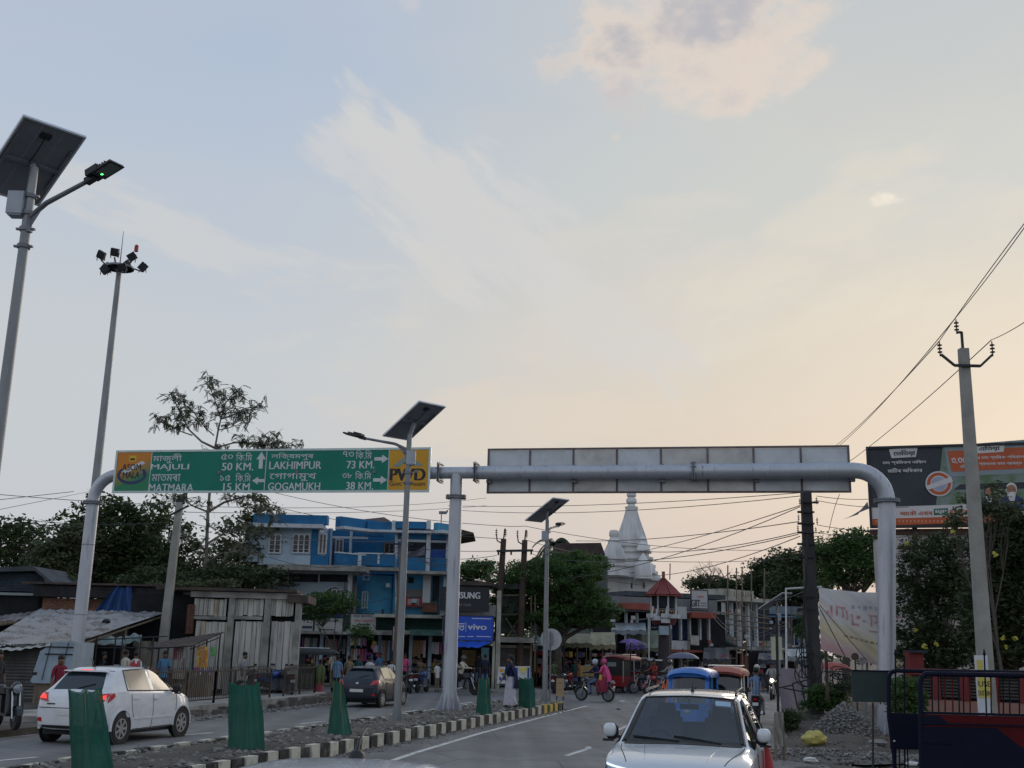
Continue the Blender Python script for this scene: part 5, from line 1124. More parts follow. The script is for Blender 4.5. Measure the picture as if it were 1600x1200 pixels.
part(F1,m1,'notice',bw,(1079,993,1092,1008,.0,.06))
signboard(F1,'white hoarding with big black capital letters on the market roof',1080,922,1106,951,.3,M('hoarding_white',(.42,.40,.40),.7,0,.1,1),[('GIIT',1080.5,937,1094,948,sign_blk,.03),('CAMPUS',1089,931,1100,934,tx_r),('band',1095,942,1104,943,tx_d),('band',1095,946,1104,947,tx_d)])
F2=Fac(1108,80,math.radians(34));m2=thing('balcony_building','concrete two storey building with slim columns and bamboo scaffolding behind the dark awning','building',F2.P(0,0))
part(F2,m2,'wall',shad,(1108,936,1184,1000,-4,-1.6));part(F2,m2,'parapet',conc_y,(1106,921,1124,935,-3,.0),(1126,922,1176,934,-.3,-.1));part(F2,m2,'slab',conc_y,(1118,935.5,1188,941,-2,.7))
for i in range(14): part(F2,m2,'baluster',conc_y,(1127+i*3.5,924,1128.2+i*3.5,932,-.09,.0)) 
for x,w in ((1112,4),(1130,2),(1142,2),(1154,2),(1167,2.5),(1180,2)): part(F2,m2,'column',trim,(x,941,x+w,1010,-.4,-.1))
for x in (1118,1134,1146,1158,1171): part(F2,m2,'window_opening',glassb,(x,955,x+7,985,-1.59,-1.5));part(F2,m2,'balcony_panel',M('cream_panel',(.36,.32,.25),.8),(1128,990,1134,1006,.0,.1),(1143,995,1151,1010,.0,.1));part(F2,m2,'balcony_panel',M('pale_cyan_panel',(.25,.34,.36),.8),(1134.5,991,1142,1006,.0,.1))
part(F2,m2,'slab',conc,(1140,1011,1184,1015,-2,.8));part(F2,m2,'wall',darkin,(1108,1016,1184,1062,-3,-1),zmin=.1);part(F2,m2,'door',M('red_brown_door',(.15,.05,.035),.8,0,.3,3),(1156,1022,1172,1062,-.9,-.8),zmin=.1)
mb=MB();mb.extr([F2.pt(1094,990,1),F2.pt(1143,1008,2.2),F2.pt(1143,1011,2.2),F2.pt(1094,994,1)],F2.n*-1.2,F2.n*.6);mb.build('dark_awning',M('dark_teal_awning',(.03,.06,.065),.6,.1,.3,2),m2)
mb=MB()
for x in (1136,1151,1160,1174,1193): mb.tube([F2.pt(x,1045,1.2),F2.pt(x+random.uniform(-1,3),882+random.uniform(0,14),1.2)],.05,5)
for y in (965,973,981): mb.tube([F2.pt(1100,y-10,1.3),F2.pt(1205,y+2,1.3)],.045,5)
mb.build('bamboo_scaffold',wood,m2);
F3=Fac(1220,92,0);m3=thing('blue_roof_building','long low building with a blue grey tin roof band under the dark trees','building',F3.P(0,0))
part(F3,m3,'wall',M('blue_grey_wall',(.10,.12,.15),.85,0,.3,1),(1180,986,1262,1022,-5,0),zmin=.1);part(F3,m3,'dark_floor',shad,(1180,965,1262,985,-5,-.4));part(F3,m3,'roof',M('blue_grey_tin',(.13,.17,.21),.6,.2,.2,1),(1170,950,1262,962,-6,.9));part(F3,m3,'fascia',bl1,(1172,962.5,1262,965,-1,1.0))
part(F3,m3,'slab',tin_d,(1176,981,1262,985,-.3,.5))
for x in (1181,1232): part(F3,m3,'column',trim,(x,965,x+2,982,.0,.2))
part(F3,m3,'banner',conc_y,(1186,994,1204,1010,.05,.1))
win(F3,1240,990,1256,1010,m3,.02,2)
random.seed(12)
for f_,t_,xs,ys in ((F1,m1,(950,1108),(962,1052)),(F2,m2,(1110,1180),(950,1050)),(F3,m3,(1182,1255),(968,1015))):
    for i in range(16): x,y=random.uniform(*xs),random.uniform(*ys);w,h=random.uniform(3,9),random.uniform(2.5,6);part(f_,t_,'small_board',random.choice([bw,trim,redb,gd_,greyw,conc_y,bl3]+clm[:6]),(x,y,x+w,y+h,.72+i*.013,.725+i*.013))
    for i in range(7): mb=MB();y=ys[0]+(ys[1]-ys[0])*(i+.5)/7;x=random.uniform(xs[0],xs[1]-25);mb.tube([f_.pt(x,y,1.0),f_.pt(x+random.uniform(12,25),y+random.uniform(-2,2),1.0)],.035,5);mb.build('bamboo_pole',wood,t_)
    for i in range(6): mb=MB();x=random.uniform(*xs);mb.tube([f_.pt(x,ys[1],1.0),f_.pt(x+1,ys[1]-random.uniform(25,70),1.0)],.04,5);mb.build('bamboo_pole',wood,t_)
# far right street stalls
F4=Fac(1190,68)
def tarp_stall(label,f,x0,x1,ytop,yb,matr,n=0.,depth=3.,drop=.6,sag=.15,h=None,legs=True,wares=14):
    t=thing('market_stall',label,'stall',f.P(f.sz((x0+x1)/2,1000)[0],.1));mb=MB();a,b_,c_,d_=f.pt(x0,yb,n+.2),f.pt(x1,yb,n+.2),f.pt(x1-2,ytop,n-depth),f.pt(x0+2,ytop,n-depth)
    mb.sheet([a,b_,c_,d_],12,6,lambda u,v: (0,0,-sag*math.sin(u*6.28)**2*math.sin(v*3.14)+.05*math.sin(u*17)*(1-v)));mb.sheet([a+Vector((0,0,-.25)),b_+Vector((0,0,-.22)),b_,a],16,2,lambda u,v: (0,.02*math.sin(u*30),-.05*math.sin(u*22)*(1-v)))
    mb.build('tarpaulin_roof',matr,t,smooth=True)
    for x in (x0+1,(x0+x1)/2,x1-1):
        q=f.pt(x,yb,n);mb=MB();mb.tube([Vector((q.x,q.y,.1)),q],.045,6);mb.build('post',wood,t)
    mb=MB();u0,u1,_,_=f.rect(x0+2,1000,x1-2,1010,n);f.ub(mb,u0,u1,.15,.85,n-1.2,n-.5);mb.build('counter',random.choice([wood,rust,redb]),t)
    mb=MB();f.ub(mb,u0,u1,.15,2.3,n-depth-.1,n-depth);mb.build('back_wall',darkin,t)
    for i in range(wares):
        mb=MB();c=f.P(random.uniform(u0,u1),random.choice([.98,1.1,1.5,1.9]),n-random.uniform(.5,1.6));mb.box(c,(random.uniform(.15,.4),.2,random.uniform(.12,.35)),rz=random.uniform(-.5,.5));mb.build('ware',random.choice(clm+snk),t)
random.seed(21)
olive=M('olive_tarp',(.20,.19,.13),.8,0,.25,1.5);teal=M('teal_tarp',(.02,.09,.12),.7,0,.3,1.5);redt=M('dull_red_tarp',(.22,.04,.05),.8,0,.3,2);tint=M('pale_tin',(.24,.27,.29),.8,0,.2,2)
F5=Fac(900,63.5)
tarp_stall('stall under a dark teal tarpaulin right of the round traffic sign',F5,838,882,985,1009,teal);tarp_stall('stall under a pale olive tarpaulin directly below the big tree',F5,880,924,990,1005,olive);tarp_stall('stall under a faded yellow tarpaulin right of the big tree trunk',F5,921,962,988,1008,M('faded_yellow_tarp',(.27,.25,.17),.8,0,.25,1.5))
tarp_stall('stall under a rusty red awning beside the stacked trays',F5,818,850,1008,1018,redt,wares=10)
F6=Fac(980,66);tarp_stall('stall under pale tin sheets left of the red kiosk',F6,955,1010,973,985,tint,n=-1);tarp_stall('stall under a long green brown tarpaulin sloping to the kiosk pole',F6,978,1030,985,1012,M('green_brown_tarp',(.12,.14,.10),.8,0,.3,1.5))
tarp_stall('low stall with a purple and white cloth canopy',F6,978,1008,998,1008,M('purple_cloth',(.15,.10,.30),.8,0,.4,5),n=.4,wares=8)
tarp_stall('dark stall beyond the red electric rickshaw',F4,1098,1140,1012,1030,tin_d,wares=8);tarp_stall('low tin stall under the two cream boards',F4,1184,1226,1020,1031,tin_d,wares=8);tarp_stall('tin roofed stall just left of the dark iron pole',F4,1228,1262,1014,1026,tint,wares=8)
# ---- red roofed police kiosk on a post
kx=A(1037,940,62);kb_=thing('traffic_kiosk','raised traffic kiosk on a post with a pointed red tin roof','kiosk',(kx.x,62,0))
fk_=Fac(1037,62);s_=fk_.sz(1038,950)[0]-fk_.sz(1037,950)[0]
def kz(py): return fk_.sz(1037,py)[1]
mb=MB();c=Vector((kx.x,62,0));n8=8
apex=c+Vector((0,0,kz(903)));
for i in range(n8):
    a0,a1=2*math.pi*(i+.03)/n8+.2,2*math.pi*(i+.97)/n8+.2;R_=31*s_
    p0,p1=c+Vector((R_*math.cos(a0),R_*math.sin(a0),kz(930))),c+Vector((R_*math.cos(a1),R_*math.sin(a1),kz(930)))
    g=MB();g.sheet([p0,p1,apex+Vector((.08*math.cos(a1),.08*math.sin(a1),0)),apex+Vector((.08*math.cos(a0),.08*math.sin(a0),0))],24,3,lambda u,v: (0,0,.03*abs(math.sin(u*25))));g.build('roof_sheet',M('red_tin_roof',(.20,.05,.045),.65,.1,.3,2),kb_)
mb=MB();mb.lathe([(12*s_,kz(932)),(12*s_,kz(930)),(29*s_,kz(930.5)),(29*s_,kz(932))][::-1],c,16);mb.tube([apex-Vector((0,0,.2)),apex+Vector((0,0,.35))],.09,8);mb.tube([apex+Vector((.35,0,-.1)),apex+Vector((.38,0,.8))],.03,6);mb.build('roof_cap',redb,kb_)
mb=MB();mb.lathe([(19*s_,kz(950)),(20*s_,kz(932))],c,8);mb.build('dark_cabin',shad,kb_)
for i in range(8):
    a=2*math.pi*i/8+.2;mb=MB();q=c+Vector((20.5*s_*math.cos(a),20.5*s_*math.sin(a),0));mb.tube([q+Vector((0,0,kz(966))),q+Vector((0,0,kz(931)))],.05,6);mb.build('post',trim,kb_)
mb=MB();mb.lathe([(17*s_,kz(976)),(21*s_,kz(966)),(21*s_,kz(964))],c,16);mb.build('drum_base',M('red_brown_drum',(.16,.05,.05),.8),kb_)
mb=MB()
for i in range(28): a=2*math.pi*i/28;q=c+Vector((21*s_*math.cos(a),21*s_*math.sin(a),0));mb.tube([q+Vector((0,0,kz(964))),q+Vector((0,0,kz(955)))],.03,4)
mb.lathe([(21*s_,kz(956)),(21.6*s_,kz(955)),(21*s_,kz(954))],c,16);mb.build('railing',M('ochre_rail',(.22,.16,.07),.7),kb_)
mb=MB();mb.tube([c,c+Vector((0,0,kz(972)))],[.36,.30],12);mb.build('post',M('kiosk_post',(.05,.04,.045),.8,0,.3,3),kb_)
part(fk_,kb_,'meter_box',M('pale_blue_box',(.28,.36,.42),.5,0,.1,2),(1030,978,1044,992,.4,.9));part(fk_,kb_,'crooked_notice',bw,(1059,948,1073,967,.6,.65))
mb=MB()
for x,y in ((1018,962),(1024,966),(1040,962),(1055,963),(1040,970)): q=fk_.pt(x,y,.9);mb.box(q,(.5,.3,.22),rz=x*.3);mb.tube([q,q+Vector((.1,0,.5))],.05,6)
mb.build('floodlight',M('white_lamp_housing',(.45,.46,.47),.5),kb_)
mb=MB();mb.tube([fk_.pt(1014,960,.5),fk_.pt(1014,1031,.5),fk_.pt(1035,1032,.5)],.045,6);tag(mb.build('bent_pipe',MATS['white_pipe']),'thin white pipe bent in an L beside the kiosk post','pipe')
# umbrellas
def umbrella(label,px,py,Y,r,m_,h=None):
    c=A(px,py,Y);t=thing('market_umbrella',label,'umbrella',(c.x,Y,0));mb=MB();n=8;vs=[]
    for j in range(7):
        a=j/6*1.15
        for i in range(n*3):
            th=2*math.pi*i/(n*3);sc=1-.05*(1-math.cos(th*n))*math.sin(a);vs.append(c+Vector((r*math.sin(a)*math.cos(th)*sc/.91,r*math.sin(a)*math.sin(th)*sc/.91,r*.62*(math.cos(a)-1)*1.)))
    k=n*3;mb.add(vs,[(j*k+i,j*k+(i+1) % k,(j+1)*k+(i+1) % k,(j+1)*k+i) for j in range(6) for i in range(k)]);mb.build('canopy',m_,t,smooth=True)
    mb=MB();mb.tube([(c.x,Y,0),(c.x,Y,c.z+.15)],.03,6);mb.build('pole',steel_d,t)
    for i in range(n):
        th=2*math.pi*i/n;mb=MB();mb.tube([c+Vector((0,0,-.02)),c+Vector((r*.93*math.cos(th),r*.93*math.sin(th),-r*.37))],.014,4);mb.build('rib',galv_d,t)
    return t
umbrella('grey blue open umbrella behind the blue auto rickshaw',1067,1019,50,.72,M('grey_blue_umbrella',(.09,.10,.15),.6,0,.2,2))
umbrella('purple and white umbrella among the tarpaulin stalls',985,998,60,.6,MATS['purple_cloth'])
umbrella('small red and blue umbrella right of the hanging banner foot',1300,1034,46,.8,M('red_blue_umbrella',(.28,.06,.05),.6,0,.4,3))
# ------------------------------------------------------------ political billboard
FBb=Fac(1357,46,math.radians(-17));bil_t=thing('billboard','large party election hoarding on posts at the right edge','billboard',FBb.P(4,0))
u0=FBb.sz(1358,760)[0];u1=FBb.sz(1680,745)[0];z0=FBb.sz(1360,823)[1];z1=FBb.sz(1357,700)[1];H_=z1-z0;W_=u1-u0
bdark=M('print_charcoal',(.030,.034,.045),.5,0,.2,.6,.05,6);bwht=M('print_white',(.52,.50,.50),.55,0,.05,1);bora=M('print_orange',(.40,.085,.03),.55,0,.1,1);bgrn=M('print_green_dark',(.02,.10,.06),.5,0,.4,1);bnavy=M('print_navy',(.02,.035,.10),.5,0,.2,2)
bscene=M('print_field_scene',(.09,.15,.07),.55,0,.6,1.2,col2=(.20,.24,.24),thr=(.4,.6));bsky=M('print_pale_teal',(.20,.24,.26),.55,0,.2,1);bskin=M('print_skin',(.30,.15,.09),.6,0,.2,3)
mb=MB();FBb.ub(mb,u0,u1,z0,z1,-.12,-.02);mb.build('backing',bdark,bil_t)
def br(fu0,fv0,fu1,fv1,n,mat_,name='print'): # fractions, v from top
    mb=MB();FBb.ub(mb,u0+fu0*W_,u0+fu1*W_,z1-fv1*H_,z1-fv0*H_,n-.006,n);return mb.build(name,mat_,bil_t)
def fpoly(pts,n,mat_,name='print'):
    mb=MB();mb.extr([FBb.P(u0+a*W_,z1-b_*H_,n) for a,b_ in pts],FBb.n*-.006,FBb.n*0);return mb.build(name,mat_,bil_t)
# map pixel to fraction
def fx(px,py):
    u,z=FBb.sz(px,py);return (u-u0)/W_,(z1-z)/H_
def fpx(pts,n,mat_,name='print'): return fpoly([fx(*p) for p in pts],n,mat_,name)
fpx([(1473,699),(1680,680),(1680,800),(1461,800)],.0,bscene)
fpx([(1475,697),(1690,680),(1690,735),(1482,745)],.008,bsky);fpx([(1480,705),(1690,694),(1690,728),(1487,737)],.016,bora);fpx([(1524,695),(1570,691),(1568,706),(1522,709)],.024,bwht)
fpx([(1389,702),(1434,698),(1431,714),(1393,716)],.012,bwht);fpx([(1500,757),(1690,750),(1690,762),(1490,765)],.010,bdark)
fpx([(1359,793),(1690,782),(1690,803),(1359,812)],.020,bwht);fpx([(1359,811),(1690,802),(1690,812),(1359,822)],.022,bora)
for i in range(40): fpx([(1362+i*6,813),(1365+i*6,812.8),(1363+i*6,817),(1362+i*6,817)],.028,M('print_pale_orange',(.55,.25,.15),.6),'border_motif')
def bt(s,x0,y0,x1,y1,m_,bold=.03): return text(s,FBb,x0,y0,x1,y1,.034,m_,bil_t,bold=bold)
bt('েতিতয়া',1396,703,1430,713,sign_blk);bt('চাহ শ্ৰিমকৰ নািছল',1379,719,1447,726,bwht);bt('মািটৰ অিধকাৰ',1387,731,1441,738,bwht)
bt('এিতয়া',1530,696,1562,705,sign_blk);bt('৩.৩৩',1487,715,1510,724,bwht);bt('ঘ চাহ শ্ৰিমক পিৰয়ালৰ',1526,711,1605,718,bwht);bt('প্ৰদানৰ কাম আৰম্ভ',1530,722,1597,728,bwht);bt('ভূিম',1500,726,1508,732,bwht)
bt('আেকৗ এবাৰ',1406,797,1457,805,bora);fpx([(1459,795),(1481,794),(1481,804),(1459,805)],.030,bgrn);bt('BJP',1462,796.5,1479,803,bwht);bt('চৰকাৰ',1484,796,1512,803,bora)
mb=MB();cu_,cz_=FBb.sz(1467,756)
def disc(r,n,mat_,name): mb=MB();mb.lathe([(r,-.003),(r,.003)],FBb.P(cu_,cz_,n),36,rotm((0,0,1),FBb.n));mb.build(name,mat_,bil_t)
disc(.52,.03,bwht,'stamp_rim');disc(.46,.038,bora,'stamp_ring');disc(.33,.046,bwht,'stamp_face');disc(.29,.054,M('print_pale_blue',(.30,.33,.42),.6),'stamp_face')
fpx([(1446,760),(1486,745),(1489,753),(1449,766)],.062,bwht,'stamp_ribbon')
for (cx_,cy_,s_,hair,body) in ((1580,768,1.,M('print_white_hair',(.55,.54,.52),.7),bnavy),(1545,771,.8,bdark,bnavy)):
    fpx([(cx_-19*s_,cy_+30*s_),(cx_-16*s_,cy_+12*s_),(cx_-5*s_,cy_+5*s_),(cx_+7*s_,cy_+5*s_),(cx_+18*s_,cy_+11*s_),(cx_+22*s_,cy_+28*s_)],.040,body,'printed_figure');fpx([(cx_-7*s_,cy_+6*s_),(cx_+7*s_,cy_+5*s_),(cx_+3*s_,cy_+24*s_)],.046,bwht,'printed_shirt')
    fpx([(cx_+9*s_*math.cos(a),cy_-3+11*s_*math.sin(a)) for a in np.linspace(0,6.28,15)[:-1]],.048,hair,'printed_hair');fpx([(cx_+7.5*s_*math.cos(a),cy_-2+8.5*s_*math.sin(a)) for a in np.linspace(0,6.28,15)[:-1]],.052,bskin,'printed_face')
    if s_ == 1.: fpx([(cx_-6.5,cy_+1),(cx_+6.5,cy_+1),(cx_+4,cy_+9),(cx_-4,cy_+9)],.056,hair,'printed_beard')
    for dx in (-3,3): fpx([(cx_+(dx-1.3)*s_,cy_-4),(cx_+(dx+1.3)*s_,cy_-4),(cx_+(dx+1.3)*s_,cy_-3),(cx_+(dx-1.3)*s_,cy_-3)],.058,bdark,'printed_eye')
mb=MB();
for u in (u0,u1): FBb.ub(mb,u-.05,u+.05,z0-.05,z1+.05,-.2,.07)
for z in (z0,z1): FBb.ub(mb,u0+.05,u1-.05,z-.05,z+.05,-.2,.065)
mb.build('frame',steel_d,bil_t);mb=MB()
for u in (u0+1.7,u0+4.4,u0+7.0): FBb.ub(mb,u-.1,u+.1,-.4,z0-.05,-.4,-.2)
for u in (u0+.3,u0+3.4,u0+6.5): FBb.ub(mb,u-.06,u+.06,z0,z1,-.35,-.13)
FBb.ub(mb,u0+1.0,u1,z0-.9,z0-.75,-.45,-.3);mb.build('support_post',rust,bil_t)
mb=MB();mb.sheet([FBb.P(u0-.05,z0+.75,.02),FBb.P(u0-.1,z0+1.05,.02),FBb.P(u0-.5,z0+.5,.1),FBb.P(u0-1.15,z0+.28,.2)],4,4);mb.build('torn_flap',M('torn_vinyl',(.16,.15,.17),.7),bil_t)
part(FBb,bil_t,'catwalk_board',M('brown_board',(.10,.06,.05),.8),(1359,826,1690,835,-.6,-.3))
# ------------------------------------------------------------ limp white banner with see-through print
bn=Fac(1282,38.5,math.radians(-6));bnt=thing('hanging_banner','big white cloth banner with faint red mirrored print slung between poles','banner',bn.P(2,3))
def ban_mat():
    m=bpy.data.materials.new('banner_cloth');m.use_nodes=True;nt=m.node_tree;N=nt.nodes;L=nt.links;b=N['Principled BSDF'];b.inputs['Roughness'].default_value=.8
    uv=N.new('ShaderNodeAttribute');uv.attribute_name='bu';s=N.new('ShaderNodeSeparateXYZ');L.new(uv.outputs['Vector'],s.inputs[0])
    # diagonal colour zones: white above, cream wedge, pink base
    ma=N.new('ShaderNodeMath');ma.operation='MULTIPLY_ADD';L.new(s.outputs[0],ma.inputs[0]);ma.inputs[1].default_value=.34;L.new(s.outputs[1],ma.inputs[2])
    n=N.new('ShaderNodeTexNoise');n.inputs['Scale'].default_value=3.;L.new(uv.outputs['Vector'],n.inputs['Vector'])
    mm=N.new('ShaderNodeMath');mm.operation='MULTIPLY_ADD';L.new(n.outputs[0],mm.inputs[0]);mm.inputs[1].default_value=.22;L.new(ma.outputs[0],mm.inputs[2])
    r=N.new('ShaderNodeValToRGB');L.new(mm.outputs[0],r.inputs[0]);e=r.color_ramp.elements
    e[0].position=.20;e[0].color=(.60,.40,.42,1);e[1].position=.34;e[1].color=(.66,.56,.55,1)
    for p,c in ((.44,(.68,.62,.44)),(.60,(.70,.67,.55)),(.68,(.72,.71,.71)),(.9,(.72,.72,.75))): k=e.new(p);k.color=(*c,1)
    L.new(r.outputs[0],b.inputs['Base Color'])
    tr=N.new('ShaderNodeBsdfTranslucent');L.new(r.outputs[0],tr.inputs[0]);ms=N.new('ShaderNodeMixShader');ms.inputs[0].default_value=.35
    L.new(b.outputs[0],ms.inputs[1]);L.new(tr.outputs[0],ms.inputs[2]);L.new(ms.outputs[0],N['Material Output'].inputs[0]);return m
Pb=[bn.pt(1282,1015),bn.pt(1452,1052),bn.pt(1450,922),bn.pt(1278,918)]
def bfn(u,v): return bn.n*(.16*math.sin(u*7+v*2)*(.4+v*.3)+.07*math.sin(u*19+v*9)+.05*math.sin((u+v)*31))+Vector((0,0,-.12*math.sin(u*math.pi)*v-.10*math.sin(u*math.pi*.9)*(1-v)))
mb=MB();mb.sheet(Pb,60,40,bfn);bo=mb.build('cloth',ban_mat(),bnt,smooth=True)
at_=bo.data.attributes.new('bu','FLOAT_VECTOR','POINT');at_.data.foreach_set('vector',[q for j in range(41) for i in range(61) for q in (i/60,j/40,0)])
def on_ban(u,v,off=.02): return bil(Pb,u,v)+bfn(u,v)+bn.n*off
def bprint(name,poly,mat_): # poly in (u,v) as small grid quads
    mb=MB();us_=[p[0] for p in poly];vs_=[p[1] for p in poly];a0,a1,b0,b1=min(us_),max(us_),min(vs_),max(vs_);nu=max(1,int((a1-a0)*60));nv=max(1,int((b1-b0)*40))
    mb.add([on_ban(a0+(a1-a0)*i/nu,b0+(b1-b0)*j/nv) for j in range(nv+1) for i in range(nu+1)],[(j*(nu+1)+i,j*(nu+1)+i+1,(j+1)*(nu+1)+i+1,(j+1)*(nu+1)+i) for j in range(nv) for i in range(nu)]);mb.build(name,mat_,bnt)
redp=M('faded_red_print',(.56,.33,.34),.8,0,.15,4)
for (a,b_,w,h) in ((.10,.56,.018,.18),(.06,.60,.03,.05),(.15,.60,.02,.15),(.17,.72,.08,.03),(.21,.58,.018,.14),(.25,.56,.018,.15),(.30,.50,.018,.16),(.30,.50,.07,.03),(.35,.60,.03,.05),(.40,.57,.03,.02),(.46,.66,.14,.022),(.47,.52,.018,.15),(.53,.50,.018,.17),(.50,.57,.12,.022),(.58,.48,.018,.2),(.46,.44,.12,.022),(.66,.5,.018,.18),(.66,.66,.12,.022),(.72,.5,.1,.02)): bprint('faded_letter_stroke',[(a,b_),(a+w,b_+h)],redp)
greyp=M('faded_grey_print',(.42,.43,.47),.8,0,.1,4)
for i in range(9): bprint('faded_small_letter',[(.30+i*.055,.74+.02*(i % 2)),(.335+i*.055,.80)],greyp)
for i in range(13): bprint('faded_small_letter',[(.22+i*.05,.30-.004*i),(.255+i*.05,.33-.004*i)],M('faded_tan_print',(.40,.33,.22),.8))
mb=MB()
for a,b_ in (((1284,960),(1282,918)),): mb.tube([A(1276,940,36.2),on_ban(0,.55)],.015,5);mb.tube([A(1278,945,36.2),on_ban(.22,.0,.1)],.015,5);mb.tube([A(1278,942,36.2),on_ban(.42,.02,.1)],.012,5);mb.tube([A(1280,917,36.2),on_ban(.0,1.)],.015,5)
mb.build('tie_rope',blackp,bnt)
q=A(1355,1040,38.2);mb=MB();mb.tube([Vector((q.x,38.8,-.4)),A(1358,930,38.8)],.045,8);mb.tube([A(1337,930,38.8),A(1342,937,38.8),A(1358,938,38.8),A(1374,937,38.8),A(1379,930,38.8)],.035,6);tag(mb.build('twin_arm_lamp_post',galv_d,smooth=True),'slim lamp post with two curved arms showing through the white banner','lamp post')
# small junk near its foot
for (px,py,py2,lab_) in ((1347,1033,1040,'round grey disc sign on a stick under the banner'),(1336,1026,1040,'small brown knob topped stick under the banner')):
    q=A(px,py,34);mb=MB();mb.lathe([(.11,-.02),(.11,.02)],q,16,rotm((0,0,1),(0,1,0)));mb.tube([Vector((q.x,q.y,-.3)),q],.025,6);tag(mb.build('stick_marker',conc if px > 1340 else rust),lab_,'marker')
# pinkish cloth sheet by the far road
fq=Fac(1240,37);mb=MB();mb.sheet([fq.pt(1221,1112),fq.pt(1262,1110),fq.pt(1262,1042),fq.pt(1219,1045)],20,14,lambda u,v: (0,.05*math.sin(u*11+v*4),.03*math.sin(u*9)))
tag(mb.build('pink_white_sheet',M('pinkish_cloth',(.34,.29,.33),.85,0,.15,2),smooth=True),'pale pinkish plastic sheet hung left of the dark iron pole base','sheet')
mb=MB();
for a in (((1218,930),(1218,1110)),): mb.tube([A(1216,1112,36.9),A(1213,960,36.9)],.04,6)
for a,b_ in (((1238,1068),(1262,1062)),((1238,1068),(1247,1108)),((1252,1064),(1258,1100)),((1215,1075),(1240,1070)),((1224,1075),(1262,1082))): mb.tube([A(*a,35.4),A(*b_,35.4)],.022,5)
tag(mb.build('broken_railing',steel_d),'bent black railing scrap leaning before the pinkish sheet','railing scrap')
# coils of cable
cl=thing('cable_coil','loose black cable coils hung right of the dark iron pole','cable coil',A(1310,1060,34));
for i in range(9):
    c=A(1310+random.uniform(-16,14),1058+random.uniform(-8,8),34);r=random.uniform(.15,.30);mb=MB();tl_=random.uniform(-.4,.4)
    mb.tube([c+Vector((r*math.cos(a),r*.3*math.sin(a+tl_),r*.8*math.sin(a))) for a in np.linspace(0,6.28,20)],.016,5);mb.build('coil',blackp,cl)
mb=MB();f=Fac(1325,33.5);f.box(mb,1287,1048,1332,1050,0,.06);f.box(mb,1290,1018,1294,1095,-.05,.02);mb.build('prop_frame',rust,cl)
# ------------------------------------------------------------ red boundary wall with louvred openings
RW0,RW1=Vector((8.9,29.0,0)),Vector((15.5,20.0,0));rw=Fac(1415,29.5,math.radians(-38));redw=M('red_wall_paint',(.14,.022,.02),.75,0,.2,1,.2,12);pinkw=M('pink_plinth',(.26,.14,.11),.8,0,.15,1,col2=(.24,.13,.10),thr=(.4,.7))
rwt=thing('boundary_wall','red painted boundary wall with louvred openings and a pinkish plinth','wall',rw.P(3,-.3));uA=rw.sz(1412,1060)[0];uB=rw.sz(1700,1060)[0];zT=rw.sz(1500,1046)[1];zM=rw.sz(1500,1095)[1]
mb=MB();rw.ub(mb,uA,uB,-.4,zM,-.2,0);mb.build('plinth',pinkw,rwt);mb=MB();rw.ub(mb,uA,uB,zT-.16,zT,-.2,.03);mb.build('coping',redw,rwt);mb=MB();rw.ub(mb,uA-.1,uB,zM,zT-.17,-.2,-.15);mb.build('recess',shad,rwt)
u=uA;i=0
while u < uB:
    mb=MB();rw.ub(mb,u,u+.22,zM+.002,zT-.162,-.13,.02);mb.build('pillar',redw,rwt)
    for j in range(7):
        z=zM+.05+j*(zT-.22-zM)/7;g=MB();g.box(rw.P(u+.22+.24,z+.06,-.06),(.46,.10,.015),R=rw.R@Matrix.Rotation(.6,3,'X'));g.build('louvre',M('louvre_grey',(.075,.065,.06),.7,0,.2,4),rwt)
    u += .70
rg=Fac(1421,29.6);part(rg,rwt,'gate_pier',redw,(1419,1019,1441,1110,-.3,.1));part(rg,rwt,'pier_cap',shad,(1417,1016,1443,1020,-.4,.2))
# pink house behind trees
fh=Fac(1440,52);ph=thing('pale_house','pale building glimpsed through the dark shrubs at the right','building',fh.P(0,0));part(fh,ph,'wall',M('pale_pink_wall',(.38,.34,.33),.8,0,.15,1),(1395,842,1600,1020,-5,0),zmin=0.);part(fh,ph,'roof',conc,(1393,838,1600,842,-5,.3));
for x in (1412,1450,1500): win(fh,x,900,x+22,930,ph,.02,2,pm=shad)
# ------------------------------------------------------------ navy and red gate leaves in the right foreground
nav=M('gate_navy',(.004,.006,.018),.6,0,.25,3,spec=.15);redg=M('gate_red',(.07,.005,.007),.6,0,.2,3,spec=.15)
gf=Fac(1390,13.2,math.radians(-4));gt=thing('metal_gate','narrow navy metal gate leaf with spear topped bars','gate',gf.P(.5,-.1))
def pip(f,par,name,mat_,pts,r,n=0.): mb=MB();mb.tube([f.pt(x,y,n) for x,y in pts],r,10);return mb.build(name,mat_,par,smooth=True)
pip(gf,gt,'frame',nav,[(1400,1230),(1397,1180),(1389,1120),(1389,1057),(1393,1050),(1400,1048),(1620,1051)],.024)
part(gf,gt,'panel',nav,(1390,1114,1438,1171,-.015,.015));
for x in (1399,1413,1538): pip(gf,gt,'bar',nav,[(x+(1 if x < 1500 else 8),1240),(x,1025)],.009)
for x in (1399,1538): q=gf.pt(x,1022);mb=MB();mb.lathe([(.004,.06),(.018,.0),(.004,-.03)],q,8);mb.build('spear_head',nav,gt)
for x in (1405,1418): pip(gf,gt,'bar',nav,[(x,1171),(x+2,1240)],.008,.03)
mb=MB();q=gf.pt(1397,1158,.02);mb.ball(q,.014,8);mb.build('handle',chrome,gt)
g2f=Fac(1438,12.4,math.radians(-4));g2=thing('metal_gate','wide gate leaf painted navy and red with thin upright bars','gate',g2f.P(.8,-.1))
pip(g2f,g2,'frame',nav,[(1441,1240),(1438,1070),(1440,1058),(1447,1053),(1640,1056)],.028)
